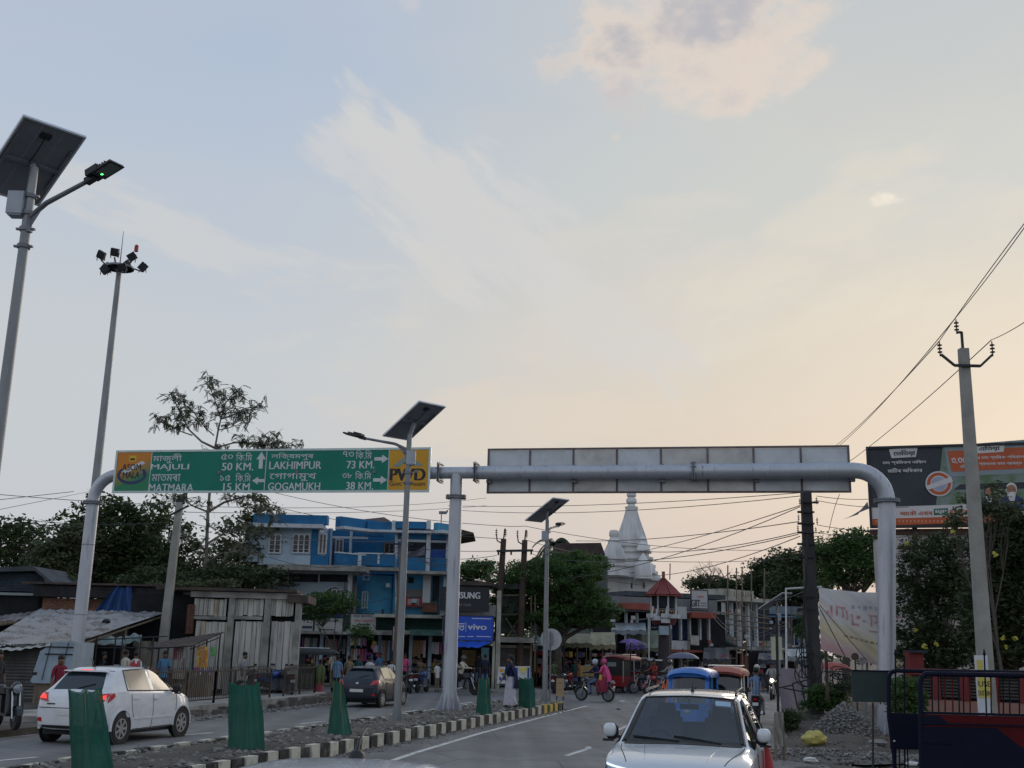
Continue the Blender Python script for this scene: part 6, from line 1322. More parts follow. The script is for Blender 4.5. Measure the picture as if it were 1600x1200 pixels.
part(g2f,g2,'rail',nav,(1443,1114,1640,1118,-.02,.02));part(g2f,g2,'panel',redg,(1443,1118.5,1640,1240,-.012,.012))
mb=MB();mb.extr([g2f.pt(*p) for p in ((1441,1118),(1466,1118),(1487,1133),(1442,1133))],g2f.n*.013,g2f.n*.018);mb.extr([g2f.pt(*p) for p in ((1442,1135),(1556,1137),(1585,1160),(1640,1200),(1640,1240),(1442,1240))],g2f.n*.013,g2f.n*.018);mb.build('navy_panel',nav,g2)
part(g2f,g2,'rail',nav,(1441,1131.5,1640,1134,.019,.035),(1441,1160.5,1490,1162,.019,.03))
for x in (1456,1466,1476,1488,1498,1505,1515,1548,1560,1567,1577,1592,1602,1615): pip(g2f,g2,'bar',nav if x % 3 else redg,[(x+1,1116),(x,1055)],.0075)
gs_=Fac(1357,13.4);gp=thing('small_board','small plain dark green board on a thin post beside the navy gate','sign',gs_.P(0,-.1));part(gs_,gp,'board',M('dark_green_board',(.018,.035,.034),.5,0,.2,3),(1331,1049,1389,1097,-.01,.01));part(gs_,gp,'top_edge',nav,(1330,1047,1390,1049.3,-.02,.02));pip(gs_,gp,'post',steel_d,[(1364,1098),(1364,1240)],.012)
# ------------------------------------------------------------ roadside bits
bpst=G(1226,1165);t=thing('wrapped_stake','short timber stake pair wrapped in grey plastic on the road edge','stake',G(1218,1188));c=G(1218,1188)
mb=MB();mb.tube([c+Vector((-.08,0,-.1)),A(1212,1115,c.y)],.03,6);mb.tube([c+Vector((.1,0,-.1)),A(1222,1114,c.y)],.03,6);mb.build('stake',wood,t);f=Fac(1217,c.y);mb=MB();mb.sheet([f.pt(1211,1165,.05),f.pt(1224,1166,.05),f.pt(1223,1112,.05),f.pt(1211,1113,.05)],8,10,lambda u,v: (0,-.03*math.sin(u*9+v*7),0));mb.build('plastic_wrap',M('grey_plastic',(.22,.21,.19),.6,0,.3,5),t)
c=G(1273,1176);c.z=hR(c.x,c.y);sk=MB();sk.ball((c.x,c.y,c.z+.14),.22,22,sc=(1.25,1,.75))
for i,v in enumerate(sk.v): k=1+.30*mn.noise(Vector(v)*9)+.12*mn.noise(Vector(v)*25);sk.v[i]=(c.x+(v[0]-c.x)*k,c.y+(v[1]-c.y)*k,c.z+.1+(v[2]-c.z-.1)*k)
tag(sk.build('yellow_sack',M('yellow_sack_plastic',(.42,.36,.10),.55,0,.3,8),smooth=True),'crumpled pale yellow plastic sack lying on the dug up shoulder','sack')
def litter(px,py,s,mat_,lab_):
    c=G(px,py);c.z=max(0,hR(c.x,c.y) if c.x > rx(c.y) else 0);m_=MB();m_.ball((c.x,c.y,c.z+s*.3),s,10,sc=(1.3,1,.5))
    for i,v in enumerate(m_.v): k=1+.5*mn.noise(Vector(v)*17);m_.v[i]=(c.x+(v[0]-c.x)*k,c.y+(v[1]-c.y)*k,v[2])
    tag(m_.build('litter',mat_),lab_,'litter')
wpl=M('white_plastic',(.50,.50,.50),.6,0,.2,9)
litter(972,1098,.12,wpl,'white crumpled litter on the junction asphalt');litter(919,1170,.06,wpl,'tiny white scrap at the end of the lane dash');litter(966,1109,.06,black,'small dark lump on the asphalt past the median end');litter(1372,1171,.2,gravelm,'pale crumpled bag at the foot of the right gantry post');litter(1425,1196,.1,wpl,'white paper scrap behind the gate bars');litter(1267,1192,.12,wpl,'white scrap below the yellow sack');litter(314,1114,.16,wpl,'white bag of rubbish at the footpath kerb');litter(293,1123,.14,gravelm,'pale rubbish lump left of the white bag at the kerb');litter(346,1188,.09,gravelm,'flat pale stone on the median between two guards')
c=G(1250,1180);
mb=MB();mb.box(G(1370,1163)+Vector((-.3,0,.12)),(2.0,.12,.10),rz=-.1);tag(mb.build('timber_beam',wood),'dark timber beam lying before the right gantry post foot','beam')
# orange-red cones
def cone(lab_,base,h,mat_):
    t=thing('traffic_cone',lab_,'traffic cone',base,'traffic cones');mb=MB();mb.lathe([(.17*h/.7,.03),(.03,h)],base,20);mb.build('cone_body',mat_,t,smooth=True);mb=MB();mb.box(Vector(base)+Vector((0,0,.015)),(.4*h/.7,.4*h/.7,.03));mb.build('base',mat_,t);mb=MB();mb.lathe([(.115*h/.7,h*.45),(.09*h/.7,h*.6)],base,20);mb.build('band',mat_,t,smooth=True)
orc=M('cone_orange',(.50,.10,.03),.5,0,.15,4);rdc=M('cone_red',(.34,.02,.02),.5,0,.15,4)
q=A(1199,1205,15.5);cone('red road cone half hidden behind the white car mirror',(q.x,15.5,0),.92,rdc)
q=A(1043,1050,47);cone('orange road cone before the kiosk post',(q.x,47,0),1.05,orc);q=A(1036,1050,47.5);cone('orange road cone just left behind another near the kiosk',(q.x,47.5,0),.9,orc)
# tan stand on the median tip
fs_=Fac(875,45.5);q=fs_.pt(875,1098);st=thing('stand_board','small tan board on two legs at the tip of the median','board',(q.x,45.5,MZ));part(fs_,st,'board',M('tan_board',(.34,.24,.14),.8,0,.15,3),(869,1060,881,1088,-.01,.02))
for x in (870,880): 
    q=fs_.pt(x,1085,-.04);mb=MB();mb.tube([Vector((q.x,q.y,MZ-.05)),fs_.pt(x,1060,-.04)],.025,6);mb.build('leg',steel_d,st)
part(fs_,st,'print',tx_d,(871,1067,879,1067.8,.021,.024),(871,1072,879,1072.6,.021,.024),(871,1077,878,1077.6,.021,.024))
# ------------------------------------------------------------ green netting tree guards on the median
def net_mat():
    m=bpy.data.materials.new('green_net');m.use_nodes=True;nt=m.node_tree;N=nt.nodes;L=nt.links;b=N['Principled BSDF'];b.inputs['Roughness'].default_value=.8
    tc=N.new('ShaderNodeTexCoord');n=N.new('ShaderNodeTexNoise');n.inputs['Scale'].default_value=2.5;L.new(tc.outputs['Object'],n.inputs['Vector'])
    mx=N.new('ShaderNodeMix');mx.data_type='RGBA';L.new(n.outputs[0],mx.inputs[0]);mx.inputs[6].default_value=(.012,.10,.075,1);mx.inputs[7].default_value=(.035,.20,.15,1);L.new(mx.outputs[2],b.inputs['Base Color'])
    tr=N.new('ShaderNodeBsdfTranslucent');tr.inputs[0].default_value=(.012,.16,.10,1);tp=N.new('ShaderNodeBsdfTransparent')
    m1=N.new('ShaderNodeMixShader');m1.inputs[0].default_value=.30;L.new(b.outputs[0],m1.inputs[1]);L.new(tr.outputs[0],m1.inputs[2])
    m2=N.new('ShaderNodeMixShader');m2.inputs[0].default_value=.20;L.new(m1.outputs[0],m2.inputs[1]);L.new(tp.outputs[0],m2.inputs[2]);L.new(m2.outputs[0],N['Material Output'].inputs[0]);return m
netm=net_mat();bamb=M('bamboo',(.16,.14,.08),.8,0,.3,5)
def guard(label,bx0,bx1,by,tx0,tx1,ty,seed,peak=False,zb=MZ):
    q=G((bx0+bx1)/2,by,zb);f=Fac((bx0+bx1)/2,q.y);t=thing('tree_guard',label,'tree guard',(q.x,q.y,zb),'green net tree guards')
    a0,a1=f.sz(bx0,by)[0],f.sz(bx1,by)[0];b0,b1=f.sz(tx0,ty)[0],f.sz(tx1,ty)[0];zt=f.sz((tx0+tx1)/2,ty)[1];dep_b=(a1-a0)*.5;dep_t=(b1-b0)*.45
    cb=[f.P(a0,zb,0)+Vector((.03,.3,0)),f.P((a0+a1)/2+.12,zb,dep_b),f.P(a1,zb,0)+Vector((0,.2,0)),f.P((a0+a1)/2-.05,zb,-dep_b)];ct=[f.P(b0,zt,.0),f.P((b0+b1)/2+.1,zt-.05,dep_t),f.P(b1,zt+.02,0),f.P((b0+b1)/2-.05,zt,-dep_t)]
    for i in range(4): mb=MB();d=(ct[i]-cb[i]);mc,mt_=sum(cb,Vector())/4,sum(ct,Vector())/4;mb.tube([cb[i]*.8+mc*.2,ct[i]*.8+mt_*.2-d*.03],.016,6);mb.build('bamboo_post',bamb,t)
    mb=MB();nz,nu=20,22;vs=[];r=random.Random(seed)
    for j in range(nz+1):
        v=j/nz
        for s in range(4):
            for i in range(nu):
                uu=i/nu;s2=(s+1) % 4;p=(cb[s]*(1-v)+ct[s]*v)*(1-uu)+(cb[s2]*(1-v)+ct[s2]*v)*uu;cen=sum(((cb[k]*(1-v)+ct[k]*v) for k in range(4)),Vector())/4
                inn=-.02+(.07+.05*((seed+s) % 3))*math.sin(math.pi*uu)*(.25+v)+.075*abs(math.sin(uu*7+s*2+v*1.3+seed))*(.3+.8*v)+.012*math.sin(uu*31+v*9);zo=-.05*math.sin(math.pi*uu)*(v > .97)*(1+r.random()) if v > .97 else 0
                p=p+(cen-p).normalized()*inn*min(1,(cen-p).length*2)+Vector((0,0,zo+(.04*math.sin(uu*12+s*2) if j == 0 else 0)));vs.append(p)
    m=4*nu;mb.add(vs,[(j*m+i,j*m+(i+1) % m,(j+1)*m+(i+1) % m,(j+1)*m+i) for j in range(nz) for i in range(m)]);mb.build('net',netm,t,smooth=True)
    sp=MB();sp.tube([q,q+Vector((.05,0,(zt-zb)*.75))],.012,5)
    sp.build('sapling',M('sapling_leaf',(.03,.07,.02),.7),t)
guard('nearest green net tree guard cut by the bottom edge',95,174,1212,103,158,1075,1)
guard('wide green net tree guard with a sagging rim behind the nearest one',346,410,1172,358,408,1066,2)
guard('pointed green net tree guard before the dark hatchback',506,549,1149,521,534,1062,3)
guard('green net tree guard just right of the gantry middle post',741,768,1117,747,765,1058,4)
guard('green net tree guard behind the woman on the median',808,837,1106,811,834,1058,5)
# ------------------------------------------------------------ railings
def railing(label,pts,h,spacing,z0,mat_=steel_d):
    t=thing('railing',label,'railing',(pts[0][0],pts[0][1],z0));P=[Vector((p[0],p[1],z0)) for p in pts];bars=MB()
    for a,b_ in zip(P,P[1:]):
        L_=(b_-a).length;n_=max(1,round(L_/1.6))
        for z in (.12,h): mb=MB();mb.bar(a+Vector((0,0,z)),b_+Vector((0,0,z)),.045,.04);mb.build('rail',mat_,t)
        for i in range(n_+1): q=a+(b_-a)*i/n_;mb=MB();mb.box(q+Vector((0,0,h/2)),(.06,.06,h+.04));mb.build('post',mat_,t)
        k=int(L_/spacing)
        for i in range(k):
            q=a+(b_-a)*(i+.5)/k+Vector((0,0,.1));bars.bar(q,q+Vector((0,0,h+.03)),.018)
    bars.build('bars',mat_,t,kind='stuff');return t
rust_rail=M('rusty_rail',(.055,.045,.04),.7,.3,.4,6)
rp=[(x-.85,y) for x,y in fk];railing('rusty iron railing along the near footpath',[(-10.1,30.4),(-8.95,35.4),(-8.1,39.6)],.95,.12,.30,rust_rail);railing('rusty iron railing at the far end of the footpath past a gap',[(-7.9,41.0),(-7.4,44.6),(-8.6,46.4)],.95,.12,.30,rust_rail)
railing('dark railing in front of the clothes shops',[tuple(A(592,1070,56.5))[:2],tuple(A(700,1070,56.2))[:2],tuple(A(750,1070,56.2))[:2]],1.05,.16,.1)
mb=MB();mb.prism([(-40,64),(-40,60),(-8.5,57.2),(1.5,56.6),(3.5,58.5),(3.5,61.6),(-8,61.6)][::-1],0.004,.13);struct(mb.build('pavement',conc))
# ------------------------------------------------------------ trees
def leafm(name,c,c2,tr=.25):
    m=bpy.data.materials.new(name);m.use_nodes=True;nt=m.node_tree;N=nt.nodes;L=nt.links;b=N['Principled BSDF'];b.inputs['Roughness'].default_value=.55;b.inputs['Specular IOR Level'].default_value=.3
    oi=N.new('ShaderNodeAttribute');oi.attribute_name='tint';mx=N.new('ShaderNodeMix');mx.data_type='RGBA';L.new(oi.outputs['Fac'],mx.inputs[0]);mx.inputs[6].default_value=(*c,1);mx.inputs[7].default_value=(*c2,1);L.new(mx.outputs[2],b.inputs['Base Color'])
    t=N.new('ShaderNodeBsdfTranslucent');L.new(mx.outputs[2],t.inputs[0]);ms=N.new('ShaderNodeMixShader');ms.inputs[0].default_value=tr;L.new(b.outputs[0],ms.inputs[1]);L.new(t.outputs[0],ms.inputs[2]);L.new(ms.outputs[0],N['Material Output'].inputs[0]);return m
lf_dark=leafm('leaf_dark',(0.034,0.056,0.025),(0.081,0.116,0.043));lf_olive=leafm('leaf_olive',(0.054,0.070,0.034),(0.132,0.147,0.078));lf_fresh=leafm('leaf_fresh',(0.042,0.092,0.026),(0.085,0.16,0.045),.35);lf_black=leafm('leaf_deep',(0.025,0.042,0.020),(0.078,0.105,0.046));lf_grey=leafm('leaf_grey',(0.085,0.101,0.062),(0.155,0.171,0.109));lf_yel=leafm('leaf_yellow',(0.465,0.434,0.078),(0.620,0.589,0.124))
bark=M('bark',(.085,.07,.06),.95,0,.3,3,.6,20);bark_l=M('pale_bark',(.16,.14,.12),.95,0,.3,3,.5,20)
def leaves(name,centers,per,rad,size,mat_,parent,org,seed,flat=.6,aspect=.45,droop=0.):
    r=np.random.default_rng(seed);n=len(centers)*per;C0=np.repeat(np.array(centers),per,0);rr=np.repeat(np.broadcast_to(np.asarray(rad,float),(len(centers),)),per)
    off=r.normal(size=(n,3));off /= np.linalg.norm(off,axis=1)[:,None];off *= (r.random(n)**.45*rr)[:,None];off[:,2] *= flat;P=C0+off
    a=r.normal(size=(n,3));a[:,2] *= .5;a[:,2] -= droop;a /= np.linalg.norm(a,axis=1)[:,None];b=np.cross(a,r.normal(size=(n,3)));b /= np.linalg.norm(b,axis=1)[:,None]
    s=size*(.6+.8*r.random(n));A_=a*s[:,None];B_=b*(s*aspect)[:,None];V=np.empty((n,4,3));V[:,0]=P-A_*.5;V[:,1]=P+B_*.5;V[:,2]=P+A_*.5;V[:,3]=P-B_*.5;V -= np.array(org)
    me=bpy.data.meshes.new(name);me.vertices.add(n*4);me.vertices.foreach_set('co',V.ravel());me.loops.add(n*4);me.loops.foreach_set('vertex_index',np.arange(n*4));me.polygons.add(n);me.polygons.foreach_set('loop_start',np.arange(n)*4)
    try: me.polygons.foreach_set('loop_total',np.full(n,4))
    except Exception: pass
    me.materials.append(mat_);me.update(calc_edges=True);at_=me.attributes.new('tint','FLOAT','FACE');clump=np.repeat(r.random(len(centers)),per);at_.data.foreach_set('value',np.clip(.55*clump+.45*r.random(n),0,1))
    o=bpy.data.objects.new(name,me);COL.objects.link(o);o.parent=parent;return o
def tree(label,base,blobs,mat_,n_clump,per,rad,size,seed,trunk_r=.25,bk=None,lean=(0,0),forks=5,cat='tree',name='tree',group=None,flat=.6,droop=0.,fill=.55,branch=True):
    """blobs: list of (center Vector, (rx,ry,rz))"""
    r=random.Random(seed);base=Vector(base);t=thing(name,label,cat,base,group);bk=bk or bark;vols=[b_[1][0]*b_[1][1]*b_[1][2] for b_ in blobs];tot=sum(vols);cents=[]
    main=sum((b_[0]*v for b_,v in zip(blobs,vols)),Vector())/tot;fork=base+(main-base)*.42;fork.x=base.x+(main.x-base.x)*.25+lean[0];fork.y=base.y+(main.y-base.y)*.25
    mb=MB();mb.tube([base-Vector((0,0,.2)),base+(fork-base)*.5+Vector((r.uniform(-.1,.1),0,0)),fork],[trunk_r*1.25,trunk_r,trunk_r*.8],10)
    for (c,R),v in zip(blobs,vols):
        k=max(3,int(n_clump*.82*v/tot));hub=fork+(c-fork)*.55+Vector((r.uniform(-.2,.2),r.uniform(-.2,.2),0));mb.tube([fork,(fork+hub)/2+Vector((r.uniform(-.15,.15),0,r.uniform(.0,.2))),hub],[trunk_r*.6,trunk_r*.42,trunk_r*.3],7)
        for i in range(k):
            while True:
                p=Vector((r.uniform(-1,1),r.uniform(-1,1),r.uniform(-1,1)))
                if p.length < 1: break
            if p.length < fill and r.random() < .7: p=p.normalized()*r.uniform(fill,1)
            q=c+Vector((p.x*R[0],p.y*R[1],p.z*R[2]));cents.append(tuple(q))
            if branch and i % 2 == 0: m_=hub+(q-hub)*.5+Vector((r.uniform(-.15,.15),r.uniform(-.15,.15),r.uniform(-.1,.15)));mb.tube([hub,m_,q],[trunk_r*.2,trunk_r*.11,trunk_r*.035],5,cap=False)
    mb.build('trunk',bk,t,smooth=True);leaves('crown',cents,per,[rad*r.uniform(.45,1.45) for _ in cents],size,mat_,t,base,seed,flat,droop=droop);return t
def blob(px,py,Y,rx_,rz_,ry_=None):
    s=Y/FPX*1.03;return (A(px,py,Y),(rx_*s,(ry_ or rx_*.8)*s,rz_*s))
def gb(px,Y,z=.1): p=A(px,1000,Y);return Vector((p.x,Y,z))
# left row of trees
tree('dark tree at the far left behind the tin shed',gb(25,60),[blob(20,860,60,60,45),blob(45,822,60,26,22),blob(-20,850,60,50,40),blob(60,880,60,45,35)],lf_dark,192,41,.75,.26,31,.25)
tree('tall dark tree right behind the left gantry post',gb(150,58),[blob(150,795,58,38,26),blob(105,820,58,26,22),blob(185,830,58,55,40),blob(230,800,58,36,26),blob(150,870,58,75,40),blob(225,865,58,45,45)],lf_dark,336,45,.70,.28,32,.28,forks=6)
tree('mid green tree behind the brick shack',gb(90,56),[blob(95,880,56,50,32),blob(125,850,56,40,30)],lf_olive,170,55,.6,.24,33,.2)
tree('dark tree behind the leaning concrete pole',gb(260,62),[blob(255,850,62,50,48),blob(275,900,62,60,30),blob(235,900,62,60,30)],lf_dark,240,41,.7,.26,34,.26)
tree('loose crowned tree right of the leaning concrete pole',gb(395,60),[blob(410,800,60,30,26),blob(385,835,60,40,30),blob(425,850,60,30,32),blob(350,880,60,50,28),blob(400,905,60,60,18)],lf_olive,230,42,.6,.24,35,.2)
tree('low dark shrubs along the back of the yard',gb(330,52),[blob(340,905,52,60,16),blob(250,905,52,60,14),blob(400,900,52,50,14)],lf_black,200,50,.5,.2,36,.1,cat='shrub',name='shrub_row',branch=False)
# feathery tree: pinnate leaves on long open limbs
def feather(label,base,limbs,mat_,seed,tr_,size=.16,per=26,sub=5):
    r=random.Random(seed);t=thing('tree',label,'tree',base);mb=MB();tips=[]
    for pts,r0 in limbs:
        mb.tube(pts,list(np.linspace(r0,r0*.25,len(pts))),7)
        for i in range(1,len(pts)):
            if len(pts) > 3 and i < len(pts)*.35: continue
            for s in range(sub):
                a=pts[i-1]+(pts[i]-pts[i-1])*r.random();d=Vector((r.uniform(-1,1),r.uniform(-.8,.8),r.uniform(-.2,.7))).normalized()*r.uniform(.25,1.0);mb.tube([a,a+d*.5+Vector((0,0,.05)),a+d],[r0*.18+.008,.012,.006],4,cap=False);tips.append((a,a+d))
    mb.build('trunk',bark_l,t,smooth=True);V=[];cents=[]
    for a,b_ in tips:
        for k in range(3):
            st=a+(b_-a)*r.uniform(.35,1);dr=Vector((r.uniform(-1,1),r.uniform(-1,1),r.uniform(-1.1,.3))).normalized();L_=r.uniform(.22,.42);side=dr.cross(Vector((0,0,1))).normalized()
            for q in range(8):
                c=st+dr*L_*(q+1)/8-Vector((0,0,.10*(q/8)**2))
                for s in (-1,1): w=side*s*size*(.7-.05*q);h=dr*size*.26;V.append((c,c+w*.5+h-Vector((0,0,.01)),c+w-Vector((0,0,.03)),c+w*.5-h))
    n=len(V);arr=np.array([[tuple(p-Vector(base)) for p in q] for q in V]);me=bpy.data.meshes.new('crown');me.vertices.add(n*4);me.vertices.foreach_set('co',arr.ravel());me.loops.add(n*4);me.loops.foreach_set('vertex_index',np.arange(n*4));me.polygons.add(n);me.polygons.foreach_set('loop_start',np.arange(n)*4)
    me.materials.append(mat_);me.update(calc_edges=True);at_=me.attributes.new('tint','FLOAT','FACE');at_.data.foreach_set('value',np.random.default_rng(seed).random(n));o=bpy.data.objects.new('crown',me);COL.objects.link(o);o.parent=t
Yf=53.;FA_=lambda *pp: [A(x,y,Yf+dy) for x,y,dy in pp]
feather('tall feathery tree rising above the green sign',gb(318,Yf),[
    ([gb(318,Yf)]+FA_((321,900,0),(325,800,0),(332,720,0),(336,700,0)),.12),(FA_((336,700,0),(341,672,.2),(345,655,0),(338,632,0),(328,605,0),(315,588,0)),.05),(FA_((336,700,0),(315,690,-.3),(296,672,0),(283,648,0),(272,625,0),(264,612,0)),.06),
    (FA_((300,680,0),(285,675,.4),(262,664,0),(242,655,0)),.035),(FA_((345,655,0),(365,648,0),(390,640,0),(412,634,0)),.04),(FA_((345,655,0),(352,630,-.4),(362,618,0),(375,610,0)),.04),(FA_((334,680,0),(320,668,.5),(305,648,0),(296,635,0)),.035),(FA_((336,700,0),(365,692,.6),(395,692,0),(410,698,0)),.05),
    (FA_((341,672,0),(360,668,-.5),(375,655,0),(380,645,0)),.03),(FA_((325,800,0),(350,785,.7),(385,775,0),(420,790,0),(432,815,0)),.07),(FA_((325,800,0),(300,790,.7),(285,780,0),(270,785,0)),.05),(FA_((323,850,0),(355,830,1),(395,822,0),(430,835,0)),.06),(FA_((323,860,0),(298,845,-.6),(278,830,0)),.05),(FA_((322,880,0),(345,865,-.8),(380,860,0),(410,872,0)),.05),(FA_((410,700,0),(420,695,0),(424,686,0)),.02),(FA_((418,700,0),(440,702,0),(456,698,0)),.02)],lf_grey,41,.17,.135,sub=11)
tree('small bright leaved street tree before the white shop signs',gb(530,54),[blob(500,945,54,40,18),blob(545,950,54,20,14),blob(530,935,54,26,10),blob(490,960,54,24,9),blob(560,985,54,24,9)],lf_fresh,150,60,.42,.13,42,.06,flat=.4)
tree('big spreading rain tree at the middle of the junction',gb(872,61.5),[blob(860,905,61.5,85,30),blob(900,885,61.5,55,20),blob(825,935,61.5,50,28),blob(900,945,61.5,60,32),blob(945,960,61.5,32,20),blob(860,965,61.5,75,20),blob(785,915,61.5,26,30),blob(800,960,61.5,30,16),blob(880,868,61.5,30,12)],lf_fresh,620,110,.62,.15,43,.30,flat=.42)
tree('dark tree right behind the phone shop roof',gb(745,75),[blob(745,890,75,30,12),blob(720,900,75,30,14),blob(765,885,75,18,8)],lf_fresh,90,50,.6,.22,44,.2)
tree('small tree between the twin rusty poles',gb(800,72),[blob(798,908,72,12,14),blob(785,935,72,20,20),blob(845,900,72,14,18)],lf_dark,80,45,.5,.2,45,.15)
def palm(label,px,py,Y,r_,seed,n=18):
    c=A(px,py,Y);t=thing('palm_tree',label,'palm tree',(c.x,Y,.1),'coconut palms');r=random.Random(seed);mb=MB();mb.tube([(c.x+.3,Y,.1),(c.x+.1,Y,c.z*.5),c],[.22,.17,.13],8);mb.build('trunk',bark_l,t,smooth=True)
    for i in range(n):
        a=2*math.pi*i/n+r.uniform(-.2,.2);up=r.uniform(-.2,1.0);d=Vector((math.cos(a),math.sin(a),0));pts=[c+d*r_*s+Vector((0,0,r_*(up*s-1.1*s*s))) for s in np.linspace(0,1,9)];mb=MB()
        for k in range(1,9):
            sd=Vector((-d.y,d.x,0))
            for q in range(3):
                p=pts[k-1]+(pts[k]-pts[k-1])*q/3
                for s in (-1,1): e_=p+sd*s*r_*.22*(1-.5*k/9)+d*.2-Vector((0,0,r_*.16));mb.add([p,p+d*.09,e_],[(0,1,2)])
        mb.tube(pts,[.03]*9,4);mb.build('frond',lf_dark,t)
palm('coconut palm beside the brown roof behind the big tree',866,848,100,1.9,5);palm('coconut palm head left of the last median lamp',848,875,80,1.6,6);palm('distant palm clump beyond the letters hoarding',1132,905,120,2.2,7)
# bare tree
def bare(label,px0,Y,tips,seed):
    b_=gb(px0,Y);r=random.Random(seed);t=thing('tree',label,'tree',b_);mb=MB();hub=A(px0,912,Y);mb.tube([b_,hub],[.2,.12],7)
    for x,y in tips:
        q=A(x,y,Y);m_=(hub+q)/2+Vector((r.uniform(-.4,.4),r.uniform(-1,1),.2));mb.tube([hub,m_,q],[.08,.05,.02],5)
        for k in range(7): s_=m_+(q-m_)*r.random();mb.tube([s_,s_+Vector((r.uniform(-.9,.9),r.uniform(-.8,.8),r.uniform(.1,.9)))],[.025,.012],4)
    mb.build('trunk',bark,t)
bare('bare twiggy tree beyond the letters hoarding',1108,110,[(1080,905),(1085,893),(1095,888),(1108,884),(1118,888),(1128,893),(1133,902),(1100,895),(1090,900)],3)
tree('low dark tree under the bare twigs',gb(1108,112),[blob(1105,913,112,28,10),blob(1140,915,112,16,12)],lf_dark,60,45,.9,.35,46,.2)
tree('large dark tree behind the blue roofed building',gb(1215,112),[blob(1210,905,112,45,28),blob(1235,885,112,35,22),blob(1180,920,112,30,18),blob(1160,925,112,20,12)],lf_black,300,60,1.1,.38,47,.4)
tree('dark dense tree behind the iron pole',gb(1250,95),[blob(1250,885,95,30,30),blob(1240,920,95,40,30),blob(1275,900,95,30,40)],lf_black,260,60,.95,.34,48,.4)
tree('mid green open crowned tree above the white banner',gb(1320,62),[blob(1310,855,62,45,18),blob(1345,850,62,40,18),blob(1330,885,62,50,24),blob(1370,880,62,25,40),blob(1290,905,62,20,20)],lf_fresh,260,52,.7,.22,49,.22)
# shrubs and trees in front of the billboard
tree('dense dark shrub tree between the right gantry post and the concrete pole',gb(1455,37,-.3),[blob(1450,900,37,48,45),blob(1415,925,37,26,30),blob(1430,985,37,34,45),blob(1490,970,37,50,70),blob(1510,880,37,35,40),blob(1460,850,37,40,16),blob(1420,870,37,22,20),blob(1400,960,37,14,30),blob(1465,1025,37,50,22),blob(1425,1030,37,22,16)],lf_black,330,62,.44,.15,50,.10)
tree('dense dark shrub tree right of the concrete pole',gb(1575,30,-.3),[blob(1575,870,30,42,45),blob(1590,940,30,50,70),blob(1540,960,30,34,70),blob(1560,825,30,30,20),blob(1620,860,30,50,60),blob(1530,870,30.5,22,40),blob(1590,800,30,30,14),blob(1575,1020,30,50,24)],lf_black,380,62,.44,.15,51,.10)
tree('thin leafy top sprigs reaching over the election hoarding',gb(1560,29,-.3),[blob(1558,770,29,9,18),blob(1540,795,29,20,12),blob(1575,800,29,14,14),blob(1512,780,29,12,7),blob(1495,812,29,14,14)],lf_olive,90,26,.28,.12,52,.05)
yf=[];r=random.Random(8)
for x,y in ((1568,997),(1572,1010),(1585,997),(1418,850),(1490,832),(1462,1005),(1555,865),(1430,985),(1446,1010)): yf.append(tuple(A(x,y,28)))
fl=leaves('yellow_flowers',yf,9,.06,.09,lf_yel,None,(0,0,0),9,1.,.9);tag(fl,'scattered yellow flowers on the dark shrubs','flower',kind='stuff')
tree('bright green bush behind the navy gate frame',gb(1412,26,-.35),[blob(1412,1085,26,26,28),blob(1420,1110,26,28,20)],lf_fresh,90,55,.22,.10,53,.03,cat='bush',name='bush',branch=False)
tree('leafy weeds climbing the foot of the dark iron pole',gb(1295,35,-.1),[blob(1290,1090,35,30,16),blob(1310,1078,35,18,10),blob(1272,1102,35,18,8),blob(1325,1070,35,12,8)],lf_fresh,130,50,.22,.10,54,.03,cat='bush',name='bush',branch=False)
tree('low weeds growing beside the wrapped stake',gb(1240,33,-.05),[blob(1236,1120,33,16,8),blob(1230,1135,33,14,6)],lf_dark,60,40,.18,.08,55,.02,cat='bush',name='bush',branch=False)
tree('green creeper hanging by the far blue roofed building',gb(1253,88),[blob(1252,985,88,7,10),blob(1250,965,88,4,14)],lf_fresh,30,40,.4,.2,56,.05,cat='bush',name='bush',branch=False)
tree('creeper and straw heaped on the timber shed roof',gb(330,46),[blob(310,915,46,30,5),blob(250,915,46,20,4),blob(350,912,46,20,5),blob(105,905,50,10,8)],lf_olive,110,40,.3,.12,57,.03,cat='creeper',name='creeper',branch=False)
# far tree line closing the view
def far_wood():
    cs=[];r=random.Random(77)
    for i in range(900):
        a=r.uniform(-1.3,1.4);d=190+r.uniform(0,40);x=d*math.sin(a);y=d*math.cos(a);cs.append((x,y,abs(r.gauss(0,3.5))+1.5+2.5*mn.noise(Vector((a*6,1,2)))))
    o=leaves('distant_trees',cs,26,3.0,1.3,lf_dark,None,(0,0,0),78);tag(o,'far off dark belt of trees closing the horizon','trees',kind='stuff')
far_wood()
